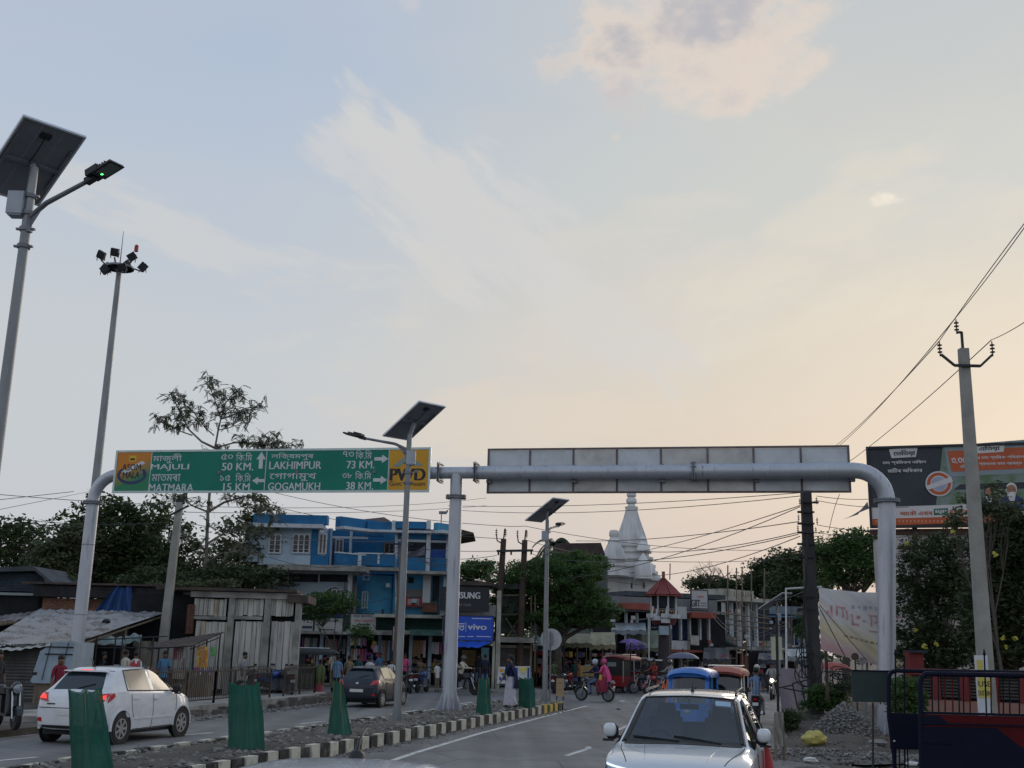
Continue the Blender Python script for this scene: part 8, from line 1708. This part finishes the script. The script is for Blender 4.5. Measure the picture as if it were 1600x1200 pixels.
# ------------------------------------------------------------ motorcycles
def moto_proto(label,tank,scooter=False):
    t=thing('scooter' if scooter else 'motorcycle',label,'scooter' if scooter else 'motorcycle',(0,0,0));B=lambda name,m_,fn,par=t,**k: (lambda mb: (fn(mb),mb.build(name,m_,par,**k))[1])(MB());r=.30 if not scooter else .24
    for x in (.66,-.62):
        R=rotm((0,0,1),(0,1,0));wv=B('wheel',black,lambda mb: mb.lathe([(r*.74,-.03),(r*.92,-.055),(r,-.025),(r,.025),(r*.92,.055),(r*.74,.03),(r*.72,0)],(x,0,r),24,R),smooth=True)
        B('rim',galv_d,lambda mb: [mb.bar((x,0,r),(x+r*.74*math.cos(a),0,r+r*.74*math.sin(a)),.035,.02,up=(0,1,0)) for a in np.linspace(0,2*math.pi,6)[:-1]]+[mb.lathe([(r*.68,-.025),(r*.75,-.025),(r*.75,.025),(r*.68,.025)],(x,0,r),24,R),mb.lathe([(.06,-.05),(.06,.05)],(x,0,r),12,R)],wv)
        B('mudguard',tank if x > 0 else blackp,lambda mb: mb.sheet([(x+(r+.035)*math.cos(a),y,r+(r+.035)*math.sin(a)) for a,y in ((.35,-.06),(.35,.06),(2.7,.06),(2.7,-.06))],1,1) if False else [mb.add([(x+(r+.035)*math.cos(a),-.06,r+(r+.035)*math.sin(a)),(x+(r+.035)*math.cos(a),.06,r+(r+.035)*math.sin(a)),(x+(r+.035)*math.cos(a2),.06,r+(r+.035)*math.sin(a2)),(x+(r+.035)*math.cos(a2),-.06,r+(r+.035)*math.sin(a2))],[(0,1,2,3)]) for a,a2 in zip(np.linspace(.3,2.6,9)[:-1],np.linspace(.3,2.6,9)[1:])])
    B('fork',chrome,lambda mb: [mb.tube([(.66,y,r),(.42,y,.92)],.022,7) for y in (-.08,.08)])
    B('handlebar',blackp,lambda mb: (mb.tube([(.28,-.36,1.0),(.40,-.18,.98),(.42,0,.94),(.40,.18,.98),(.28,.36,1.0)],.014,7),[mb.tube([(.36,y*.28,1.0),(.38,y*.34,1.15)],.007,5) for y in (-1,1)],[mb.box((.38,y*.36,1.18),(.02,.12,.07)) for y in (-1,1)]))
    B('headlight',hl,lambda mb: mb.lathe([(.02,-.06),(.09,-.02),(.10,.04),(.02,.06)],(.52,0,.86),14,rotm((0,0,1),(1,0,0))),smooth=True);B('headlight_cowl',tank,lambda mb: mb.ball((.46,0,.88),.12,10,sc=(.9,1,1.1)),smooth=True)
    if scooter:
        B('leg_shield',tank,lambda mb: mb.extr([(.48,-.19,.35),(.48,.19,.35),(.36,.17,.86),(.36,-.17,.86)],(-.03,0,0),(.03,0,0)));B('floor_board',tank,lambda mb: mb.b(-.05,.47,-.16,.16,.28,.34));B('rear_body',tank,lambda mb: mb.add([(0,-.14,.3),(0,.14,.3),(-.75,.13,.45),(-.75,-.13,.45),(-.02,-.15,.70),(-.02,.15,.70),(-.85,.12,.74),(-.85,-.12,.74)],[(0,3,2,1),(4,5,6,7),(0,1,5,4),(1,2,6,5),(2,3,7,6),(3,0,4,7)]))
    else:
        B('fuel_tank',tank,lambda mb: mb.ball((.16,0,.80),.24,14,sc=(1.4,.75,.72)),smooth=True);B('engine',galv_d,lambda mb: (mb.box((.08,0,.42),(.42,.28,.34)),mb.box((.16,0,.62),(.3,.24,.26),R=Matrix.Rotation(.3,3,'Y'))));B('side_panel',tank,lambda mb: mb.add([(-.1,-.12,.5),(-.1,.12,.5),(-.72,.10,.66),(-.72,-.10,.66),(-.05,-.11,.72),(-.05,.11,.72),(-.85,.08,.80),(-.85,-.08,.80)],[(0,3,2,1),(4,5,6,7),(0,1,5,4),(1,2,6,5),(2,3,7,6),(3,0,4,7)]))
        B('exhaust',chrome,lambda mb: mb.tube([(.2,-.14,.35),(-.1,-.16,.28),(-.75,-.18,.36)],[.022,.03,.045],8),smooth=True);B('frame',steel_d,lambda mb: (mb.tube([(.42,0,.88),(.2,0,.4),(-.2,0,.34),(-.62,0,.30)],.025,6),mb.tube([(.42,0,.9),(-.2,0,.70),(-.8,0,.72)],.025,6),[mb.tube([(-.62,y,.30),(-.45,y,.68)],.018,6) for y in (-.11,.11)]))
    B('seat',black,lambda mb: (mb.box((-.32,0,.80),(.80,.28,.13),taper=.85),mb.box((-.62,0,.84),(.2,.2,.05),taper=.9)),smooth=False);B('tail_light',tail,lambda mb: mb.box((-.86,0,.76),(.04,.12,.06)));B('number_plate',plate_m,lambda mb: mb.box((-.90,0,.62),(.01,.18,.1)));B('grab_rail',chrome,lambda mb: mb.tube([(-.55,-.13,.82),(-.85,-.12,.88),(-.88,0,.89),(-.85,.12,.88),(-.55,.13,.82)],.01,5));return t
mp_black=snapshot(moto_proto('p',M('bike_black',(.015,.016,.02),.3,.1,.1,3,coat=.5)));mp_red=snapshot(moto_proto('p',M('bike_red',(.30,.02,.02),.3,.1,.1,3,coat=.5)));mp_blue=snapshot(moto_proto('p',M('bike_blue',(.02,.05,.20),.3,.1,.1,3,coat=.5)));sc_black=snapshot(moto_proto('p',MATS['bike_black'],True));PROTOS=[mp_black,mp_red,mp_blue,sc_black]
def place(sn,label,loc,ang,group=None):
    c=dupsnap(sn);c.location=loc;c.rotation_euler.z=math.radians(ang);c['label']=label
    if group: c['group']=group
    return c
m1_=place(mp_black,'dark motorcycle carrying a helmeted man and a woman in pink across the junction',(A(930,1050,49.6).x,49.6,0),150)
m2_=place(mp_black,'motorcycle with two riders in pale shirts just right of the gantry middle post',(A(722,1050,53).x,53.4,0),-20)
sc=place(sc_black,'black scooter parked at the left frame edge by the roadside',tuple(G(8,1138,.16)),-50)
for i,(px,Y,a,sn,lab_) in enumerate(((400,43.0,235,mp_black,'parked motorcycle leaning behind the railing near the grey shirted man'),(425,43.2,60,mp_blue,'parked blue motorcycle before the timber shed planks'),(446,43.2,120,mp_black,'parked motorcycle nearest the right end of the timber shed'),(877,58,60,mp_black,'motorcycle parked in the shade left of the tan stand'),(890,59,75,mp_red,'red motorcycle parked behind the tan stand'),(860,60,100,mp_black,'motorcycle parked right beside the last median lamp'),(1008,60,200,mp_black,'dark motorcycle right of the maroon rickshaw'),(1022,58,230,mp_red,'red motorcycle waiting left of the kiosk post'),(1047,57,215,mp_black,'dark motorcycle waiting before the kiosk post'),(1080,62,190,mp_black,'dark motorcycle under the grey umbrella'),(1206,56,-108,mp_black,'oncoming motorcycle with its headlight lit on the far right road'),(1181,36.5,75,mp_black,'motorcycle ridden by the man in the striped shirt'),(1120,66,200,mp_black,'dark motorcycle beyond the red roofed rickshaw'),(905,61,20,mp_blue,'blue motorcycle parked by the stalls under the tree'),(575,52.5,80,mp_black,'dark motorcycle parked beyond the dark hatchback'),(640,54,100,mp_black,'dark motorcycle parked by the railing behind the middle lamp'),(660,55,75,mp_blue,'blue motorcycle parked by the railing left of the gantry post'))):
    zz=.16 if Y < 44 and px < 500 else .0
    place(sn,lab_,(A(px,1050,Y).x,Y,zz),a)
hlq=A(1206,1063,55.3);mb=MB();mb.ball(hlq,.085,10);lo_=mb.build('lit_headlamp',M('lit_lamp_white',(1.,.86,.6),.3,0,0,emit=9.),None);tag(lo_,'bright round headlamp of the oncoming motorcycle','headlamp')
ct=thing('handcart','yellow brown plywood handcart left of the motorcycle couple','cart',(A(915,1050,59).x,59,0));f=Fac(915,59);part(f,ct,'side_board',M('plywood_yellow',(.22,.15,.06),.8,0,.3,4),(906,1040,928,1056,-.1,.1),(906,1040,908,1056,-1,-.1),(926,1040,928,1056,-1,-.1));part(f,ct,'base',wood,(905,1056,929,1058,-1,.1))
for x in (909,925): mb=MB();q=f.pt(x,1068,.15);mb.lathe([(.26,-.03),(.3,-.03),(.3,.03),(.26,.03)],(q.x,q.y,.3),20,rotm((0,0,1),(0,1,0)));[mb.bar((q.x,q.y,.3),(q.x+.27*math.cos(a),q.y,.3+.27*math.sin(a)),.02) for a in np.linspace(0,6.28,9)];mb.build('wheel',black,ct)
# ------------------------------------------------------------ people
def skeleton(pose):
    """returns verts, edges, radii, tags (bone category per edge). forward = +X, left = +Y"""
    V,E,R,Cc=[],[],[],[]
    def v(p,r): V.append(Vector(p));R.append(r if isinstance(r,tuple) else (r,r));return len(V)-1
    def e(a,b,c): E.append((a,b));Cc.append(c)
    sit=pose.get('sit',0);lean=pose.get('lean',0.);ph=pose.get('hip',.90 if not sit else .0)
    pel=v((0,0,ph),(.115,.145));w=v((lean*.2,0,ph+.16),(.105,.135));ch=v((lean*.6,0,ph+.36),(.115,.165));nb=v((lean*.9,0,ph+.51),(.07,.09));nk=v((lean*1.0+.01,0,ph+.57),(.052,.052))
    hb=v((lean*1.05+.025,0,ph+.645),(.085,.07));ht=v((lean*1.05+.01,0,ph+.735),(.082,.068))
    e(pel,w,'s');e(w,ch,'s');e(ch,nb,'s');e(nb,nk,'k');e(nk,hb,'k');e(hb,ht,'k');ns=v((lean*1.05+.115,0,ph+.655),(.014,.012));e(hb,ns,'k')
    for sd in (1,-1): ea=v((lean*1.05+.0,sd*.085,ph+.66),(.018,.01));e(hb,ea,'k')
    for i,sd in enumerate((1,-1)):
        sh=v((lean*.85,sd*.165,ph+.475),(.06,.062));e(nb,sh,'s');el_,wr_=pose['arms'][i];el=v(V[sh]+Vector((el_[0],sd*el_[1],el_[2])),(.043,.043));wr=v(V[el]+Vector((wr_[0],sd*wr_[1],wr_[2])),(.028,.03));e(sh,el,'s');e(el,wr,pose.get('sleeve','k'))
        d=(V[wr]-V[el]).normalized();pm=v(V[wr]+d*.06,(.022,.036));e(wr,pm,'k');sid=d.cross(Vector((1,0,0)));sid=sid.normalized() if sid.length > .1 else Vector((0,1,0));cur=Vector((.35,0,-.15))
        for k,(o,L_) in enumerate(((-.030,.062),(-.010,.075),(.010,.070),(.030,.055))):
            a=v(V[pm]+d*.03+sid*o,(.0095,.0095));b=v(V[a]+(d+cur*.4).normalized()*L_*.5,(.009,.009));c=v(V[b]+(d*.6+cur).normalized()*L_*.5,(.0075,.0075));e(pm,a,'k');e(a,b,'k');e(b,c,'k')
        a=v(V[wr]+d*.03+sid*.035+Vector((.02,0,0)),(.011,.011));b=v(V[a]+(d+sid*.4+cur).normalized()*.045,(.009,.009));e(wr,a,'k');e(a,b,'k')
        hp=v((0,sd*.085,ph-.03),(.085,.085));e(pel,hp,'t');kn_,an_=pose['legs'][i];kn=v(V[hp]+Vector((kn_[0],sd*kn_[1],kn_[2])),(.058,.058));an=v(V[kn]+Vector((an_[0],sd*an_[1],an_[2])),(.038,.04));e(hp,kn,'t');e(kn,an,'t');he=v(V[an]+Vector((-.03,0,-.05)),(.035,.034));to=v(V[an]+Vector((.13,sd*.02,-.06)),(.026,.036));e(an,he,'f');e(he,to,'f')
    return V,E,R,Cc
ARM_D=((.0,.05,-.27),(.05,.01,-.24));ARM_F=((.05,.05,-.25),(.20,-.02,.05));ARM_BIKE=((.18,.07,-.19),(.22,.0,-.02));ARM_HIP=((-.06,.12,-.22),(.10,-.08,-.16));LEG_S=((.01,.015,-.42),(-.01,.0,-.38))
POSES={
 'stand': dict(arms=(ARM_D,ARM_D),legs=(LEG_S,LEG_S)),'stand_b': dict(arms=(ARM_F,ARM_D),legs=(((.05,.03,-.42),(-.03,0,-.38)),LEG_S)),'hip': dict(arms=(ARM_HIP,ARM_D),legs=(((.02,.06,-.42),(0,.02,-.38)),LEG_S)),
 'walk': dict(arms=(((.10,.05,-.25),(.12,0,-.20)),((-.10,.05,-.25),(-.02,0,-.24))),legs=(((-.10,.0,-.41),(-.16,0,-.34)),((.16,.0,-.39),(.0,0,-.39))),lean=.03),
 'ride': dict(sit=1,hip=.93,arms=(ARM_BIKE,ARM_BIKE),legs=(((.34,.10,-.14),(-.10,.02,-.38)),((.34,.10,-.14),(-.10,.02,-.38))),lean=.10,sleeve='s'),'pillion': dict(sit=1,hip=.96,arms=(((.12,.04,-.22),(.18,-.04,-.02)),)*2,legs=(((.30,.16,-.16),(-.14,.02,-.34)),((.30,.16,-.16),(-.14,.02,-.34))),lean=.06),
 'sit': dict(sit=1,hip=.50,arms=(ARM_F,ARM_F),legs=(((.36,.05,-.02),(.02,0,-.40)),((.36,.05,-.02),(.04,0,-.40))),lean=.05),'straddle': dict(sit=1,hip=.88,arms=(ARM_BIKE,ARM_BIKE),legs=(((.14,.16,-.36),(-.04,.02,-.38)),((.34,.10,-.14),(-.10,.02,-.38))),lean=.08)}
PM={}
def pmesh(pose):
    if pose in PM: return PM[pose]
    V,E,R,Cc=skeleton(POSES[pose]);me=bpy.data.meshes.new('b');me.from_pydata([tuple(x) for x in V],E,[]);o=bpy.data.objects.new('b',me);COL.objects.link(o);sk=o.modifiers.new('s','SKIN');sk.use_smooth_shade=True
    lay=me.skin_vertices[0].data if me.skin_vertices else None
    if lay is None:
        bpy.context.view_layer.objects.active=o;lay=me.skin_vertices[0].data
    for i,r in enumerate(R): lay[i].radius=r;lay[i].use_root=(i == 0)
    o.modifiers.new('u','SUBSURF').levels=1;dg=bpy.context.evaluated_depsgraph_get();out=bpy.data.meshes.new_from_object(o.evaluated_get(dg));bpy.data.objects.remove(o)
    out.name='body';out.materials.clear()
    for k in range(4): out.materials.append(skin)
    idx={'k': 0,'s': 1,'t': 2,'f': 3};mi=[]
    for p in out.polygons:
        c=p.center;best=1e9;b_=0
        for (a,b),cc in zip(E,Cc):
            A_,B_=V[a],V[b];d=B_-A_;t=max(0,min(1,(c-A_).dot(d)/max(1e-9,d.dot(d))));q=(c-(A_+d*t)).length-(R[a][1]*(1-t)+R[b][1]*t)*.8
            if q < best: best=q;b_=idx[cc]
        mi.append(b_)
    out.polygons.foreach_set('material_index',mi);out.polygons.foreach_set('use_smooth',[True]*len(mi));PM[pose]=(out,V);return PM[pose]
shoe=M('dark_sandal',(.03,.025,.02),.7);helm=M('helmet_shell',(.03,.035,.045),.2,0,.1,3,coat=.8)
CC={}
def cloth(c,chk=None):
    k='cloth_%02d%02d%02d' % tuple(int(x*99) for x in c)
    return M(k,c,.9,0,.15,8,.3,60)
def person(label,loc,ang,pose,shirt,trouser,scale=1.,hair='short',skirt=None,shawl=None,helmet=None,bag=None,group=None,stripes=None,beardless=True):
    me,V=pmesh(pose);t=thing('person',label,'person',loc,group);o=bpy.data.objects.new('body',me);COL.objects.link(o);o.parent=t
    for s,m_ in enumerate((skin,shirt,trouser,shoe)): o.material_slots[s].link='OBJECT';o.material_slots[s].material=m_
    hd_=V[6];mb=MB();sc_=(1.0,.86,.95);t0=t.location.copy()
    def L(x): return tuple(Vector(x)+t0)
    if helmet: mb.ball(L(hd_+Vector((0,0,-.01))),.122,14,sc=(1.05,.95,1.05));mb.build('helmet',helmet,t,smooth=True);m2=MB();m2.ball(L(hd_+Vector((.05,0,-.03))),.115,12,sc=(.85,.85,.5));m2.build('visor',glass_d,t,smooth=True)
    elif hair == 'veil':
        mb.ball(L(hd_+Vector((-.015,0,0))),.112,14,sc=(1.,.9,1.05));mb.build('veil',shawl or shirt,t,smooth=True)
    else:
        mb.ball(L(hd_+Vector((-.022,0,.018))),.102,12,sc=sc_)
        if hair == 'bun': mb.ball(L(hd_+Vector((-.11,0,-.05))),.05,8)
        mb.build('hair',hairm if hair != 'grey' else M('grey_hair',(.12,.12,.12),.8),t,smooth=True)
    pel=V[0]
    if pose not in ('ride','pillion','sit','straddle'):
        mb=MB();mb.lathe([(.155,pel.z-.10),(.15,pel.z+.02),(.135,pel.z+.18)],L((0,0,0)),18);[None]
        for i,v in enumerate(mb.v): mb.v[i]=(t0.x+(v[0]-t0.x)*.82,v[1],v[2])
        if not skirt: mb.build('shirt_hem',shirt,t,smooth=True)
    if skirt:
        mb=MB();n=26;prof=[(.14,pel.z+.12),(.17,pel.z-.05),(.20,pel.z-.45),(.23,.10)] if pose in ('stand','walk','stand_b','hip') else [(.16,pel.z+.12),(.24,pel.z-.05),(.26,pel.z-.35),(.20,pel.z-.55)];base=len(mb.v);cx_=0 if prof[-1][1] < .2 else .1
        mb.lathe(prof,L((cx_,0,0)),n,lobes=9,amp=.06);mb.build('skirt',skirt,t,smooth=True)
    if shawl:
        mb=MB();P=[V[4]+Vector((-.06,-.20,-.04)),V[4]+Vector((-.06,.16,-.04)),pel+Vector((-.16,.20,-.25)),pel+Vector((-.16,-.22,-.35))];mb.sheet([L(p) for p in P],8,8,lambda u,v: (-.03*math.sin(u*12)-.10*math.sin(v*3.1),0,0));P=[V[4]+Vector((.09,-.16,-.06)),V[4]+Vector((.06,.17,-.06)),pel+Vector((.15,.14,.02)),pel+Vector((.15,.0,-.1))];mb.sheet([L(p) for p in P],8,8,lambda u,v: (.05*math.sin(v*3.1)+.01*math.sin(u*14),0,0));mb.build('shawl',shawl,t,smooth=True)
    if bag: mb=MB();mb.box(L(bag[0]),bag[1],taper=.9);mb.build('bag',bag[2],t)
    if stripes:
        mb=MB()
        for i in range(9): a=i*math.pi/4.5;r_=.150;mb.bar(L((r_*.84*math.cos(a),r_*math.sin(a),pel.z-.05)),L((r_*.86*math.cos(a)+POSES[pose].get('lean',0)*.6,r_*1.1*math.sin(a),pel.z+.42)),.022,.008)
        mb.build('shirt_stripe',stripes,t)
    t.rotation_euler.z=math.radians(ang);t.scale=(scale,)*3;return t
c_maroon,c_blue,c_navy,c_white,c_grey,c_olive,c_black,c_teal,c_cream,c_pink,c_jean,c_tan=[cloth(c) for c in ((.16,.015,.03),(.07,.17,.29),(.015,.02,.06),(.50,.50,.50),(.26,.26,.27),(.11,.14,.06),(.02,.02,.025),(.02,.07,.07),(.46,.43,.35),(.55,.08,.22),(.10,.15,.25),(.20,.15,.10))]
def at_person(label,px,ytop,Y,zb,ang,pose,*a,**k):
    q=A(px,ytop,Y);hh={'stand': 1.70,'stand_b': 1.70,'hip': 1.70,'walk': 1.70,'sit': 1.30}.get(pose,1.72);s=max(.84,min(1.08,(q.z-zb)/hh));return person(label,(A(px,ytop+20,Y).x,Y,zb),ang,pose,*a,scale=s,**k)
at_person('man in a maroon shirt standing behind the white hatchback',94,1025,31,.02,-40,'hip',c_maroon,c_black)
at_person('man in dark clothes cut by the left frame edge',-2,1017,29,.16,-20,'stand',c_black,c_black)
at_person('person in a pinkish shirt half hidden behind the left gantry post',139,1021,39.5,.16,-60,'stand',cloth((.30,.17,.17)),c_grey)
at_person('man in a black shirt bending by the tea stall',160,1020,38,.16,30,'walk',c_black,c_black)
at_person('man in a cream shirt turned to the tea stall',196,1017,37.5,.16,60,'stand_b',c_cream,c_black)
at_person('man in a white shirt with a red cloth facing the tea stall',212,1019,37.3,.16,80,'stand',c_white,c_grey,shawl=cloth((.33,.05,.06)))
at_person('man in a blue shirt standing beneath the thin slanted awning',257,1018,38.8,.16,-80,'stand_b',c_blue,c_navy)
at_person('man in a pale grey shirt before the plank cladding',382,1020,42.6,.16,-10,'stand_b',c_grey,c_cream,bag=((-.15,0,1.15),(.12,.25,.3),c_grey))
at_person('man in a blue checked shirt with his back turned beyond the railing',527,1025,48.5,.0,90,'stand',cloth((.10,.20,.32)),c_navy,stripes=c_white)
at_person('woman in a green and pink wrap behind the far railing',500,1031,47.5,.0,95,'stand',c_olive,cloth((.3,.08,.1)),hair='bun',skirt=cloth((.32,.07,.09)),shawl=c_olive)
at_person('person in a tan shirt beyond the dark hatchback',545,1025,51,.0,100,'stand',c_tan,c_black,hair='short')
at_person('person in dark green beyond the dark hatchback',560,1024,51.5,.0,60,'hip',c_teal,c_black)
at_person('person in white carrying a red and yellow box at the shop front',577,1027,52.5,.0,80,'stand_b',c_white,c_navy,bag=((.22,0,1.30),(.25,.4,.22),snk[0]))
at_person('person in a grey shirt left of the middle lamp pole',602,1034,54,.0,-60,'stand',c_grey,c_grey)
at_person('person in a white top beside the narrow poster board',611,1031,55,.0,-90,'walk',c_white,c_jean)
at_person('person in dark clothes inside the clothes shop railing',657,1030,59,.13,-70,'stand',c_tan,c_black)
at_person('person in a white shirt sitting left of the gantry middle post',683,1035,56,.0,-40,'stand',c_white,c_tan)
at_person('man with a dark backpack standing before the phone shop',758,1023,55,.13,95,'stand',c_navy,c_jean,bag=((-.17,0,1.2),(.16,.3,.4),c_black));at_person('man in dark clothes in the phone shop doorway',748,1022,58.3,.13,-80,'stand',c_black,c_jean)
q=G(797,1106,MZ);pw_=person('woman in navy top and white skirt carrying a white bag on the median',(q.x,q.y,MZ),165,'walk',c_navy,c_white,scale=.97,hair='bun',skirt=cloth((.42,.40,.46)),shawl=c_navy,bag=((.05,-.30,.62),(.2,.08,.32),c_white))
# riders: seated on their motorcycles
def rider(m_,label,pose,dx,*a,**k):
    ang=math.degrees(m_.rotation_euler.z);c=m_.location+Vector((math.cos(m_.rotation_euler.z)*dx,math.sin(m_.rotation_euler.z)*dx,0));return person(label,c,ang,pose,*a,**k)
chk=cloth((.30,.33,.38))
rider(m1_,'helmeted man in a dark vest and jeans riding the motorcycle with the woman in pink','ride',-.10,c_navy,c_jean,helmet=M('pale_helmet',(.35,.40,.45),.3));rider(m1_,'woman in a pink shawl and red skirt riding pillion','pillion',-.48,c_pink,cloth((.22,.03,.05)),hair='veil',shawl=c_pink,skirt=cloth((.24,.03,.06)),bag=((.12,.2,1.02),(.12,.1,.22),cloth((.45,.36,.06))))
rider(m2_,'motorcycle rider in a cream shirt beside the gantry middle post','ride',-.08,c_cream,c_black,helmet=helm);rider(m2_,'pillion passenger in white with a red patch beside the gantry middle post','pillion',-.46,c_white,c_black,bag=((-.16,0,1.25),(.06,.16,.2),cloth((.4,.04,.04))))
mm=[o for o in bpy.data.objects if o.get('label','').startswith('motorcycle ridden by the man')][0];rider(mm,'man in a blue and white striped shirt astride his motorcycle','straddle',-.12,cloth((.12,.18,.30)),c_grey,stripes=c_white)
at_person('helmeted person in black standing beyond the striped shirt man',1183,1040,44,.0,-100,'stand',c_black,c_black,helmet=M('cream_helmet',(.45,.42,.35),.3))
mo=[o for o in bpy.data.objects if o.get('label','').startswith('oncoming motorcycle')][0];rider(mo,'rider in a pale shirt on the oncoming motorcycle','ride',-.1,c_grey,c_black)
fars=[(1010,60,'ride','rider in dark clothes right of the maroon rickshaw',c_black,'dark motorcycle right of'),(0,0,'ride','rider in a red shirt left of the kiosk post',cloth((.25,.04,.03)),'red motorcycle waiting'),(0,0,'ride','rider in a grey shirt before the kiosk post',c_grey,'dark motorcycle waiting'),(0,0,'ride','rider in a white shirt beyond the red roofed rickshaw',c_white,'dark motorcycle beyond')]
for _,_,po,lab_,sh_,key in fars:
    mm=[o for o in bpy.data.objects if o.get('label','').startswith(key)][0];rider(mm,lab_,po,-.1,sh_,c_black,helmet=helm if 'grey' in lab_ else None)
for px,Y,ang,po,sh_,tr__,lab_ in ((866,61,-60,'stand',c_olive,c_grey,'person in olive under the big tree beside the lamp'),(884,60.5,40,'stand',c_black,c_white,'person in black top and white trousers under the big tree'),(898,62,-100,'walk',c_teal,c_grey,'person in dark green walking beneath the tree'),(872,62,120,'hip',cloth((.25,.06,.04)),c_black,'person in a rust shirt at the teal tarpaulin stall'),(918,63,-80,'stand',cloth((.20,.33,.32)),c_navy,'person in pale teal beside the handcart'),(905,60,10,'stand',cloth((.35,.10,.04)),c_black,'person in orange left of the handcart'),(1028,63,-100,'stand',c_black,c_black,'traffic policeman in dark clothes by the kiosk post'),(1095,64,-70,'stand',c_white,c_navy,'person in a white shirt under the long awning'),(1108,58,100,'stand',cloth((.20,.22,.48)),c_navy,'person in blue and white behind the rickshaws'),(1070,65,80,'stand',c_tan,c_black,'person in tan under the grey umbrella'),(966,66,-90,'stand',c_grey,c_black,'person in grey at the stall behind the maroon rickshaw'),(998,66,-60,'stand',cloth((.3,.25,.1)),c_black,'person in ochre at the pale tin stall'),(1208,62,-90,'stand',c_grey,c_black,'person in grey under the low tin stall'),(850,60,-120,'stand',cloth((.14,.03,.03)),c_black,'person in dark red beside the rusty awning stall'),(1150,70,-90,'stand',c_cream,c_black,'person in cream before the balcony building door'),(632,58,-100,'stand',c_pink,c_black,'person in pink at the clothes shop counter'),(593,58.5,-60,'hip',c_blue,c_black,'shopkeeper in blue between the two clothes racks'),(520,58.5,-80,'stand',c_cream,c_tan,'person in cream in the shop behind the small tree')):
    person(lab_,(A(px,1050,Y).x,Y,.13 if px < 700 else 0.),ang,po,sh_,tr__,scale=.96)
for pr in PROTOS: # prototypes were only patterns for the copies
    def rm(sn):
        for k in sn[1]: rm(k)
        bpy.data.objects.remove(sn[0],do_unlink=True)
    rm(pr)
# one top-level object for a motorcycle's lit lamp is part of that bike
lo_.parent=mo;lo_.location=(0,0,0);lo_.matrix_parent_inverse=Matrix.Identity(4)
lo_.matrix_parent_inverse=(Matrix.Translation(mo.location) @ Matrix.Rotation(mo.rotation_euler.z,4,'Z')).inverted()
for k in ('label','category'): del lo_[k]
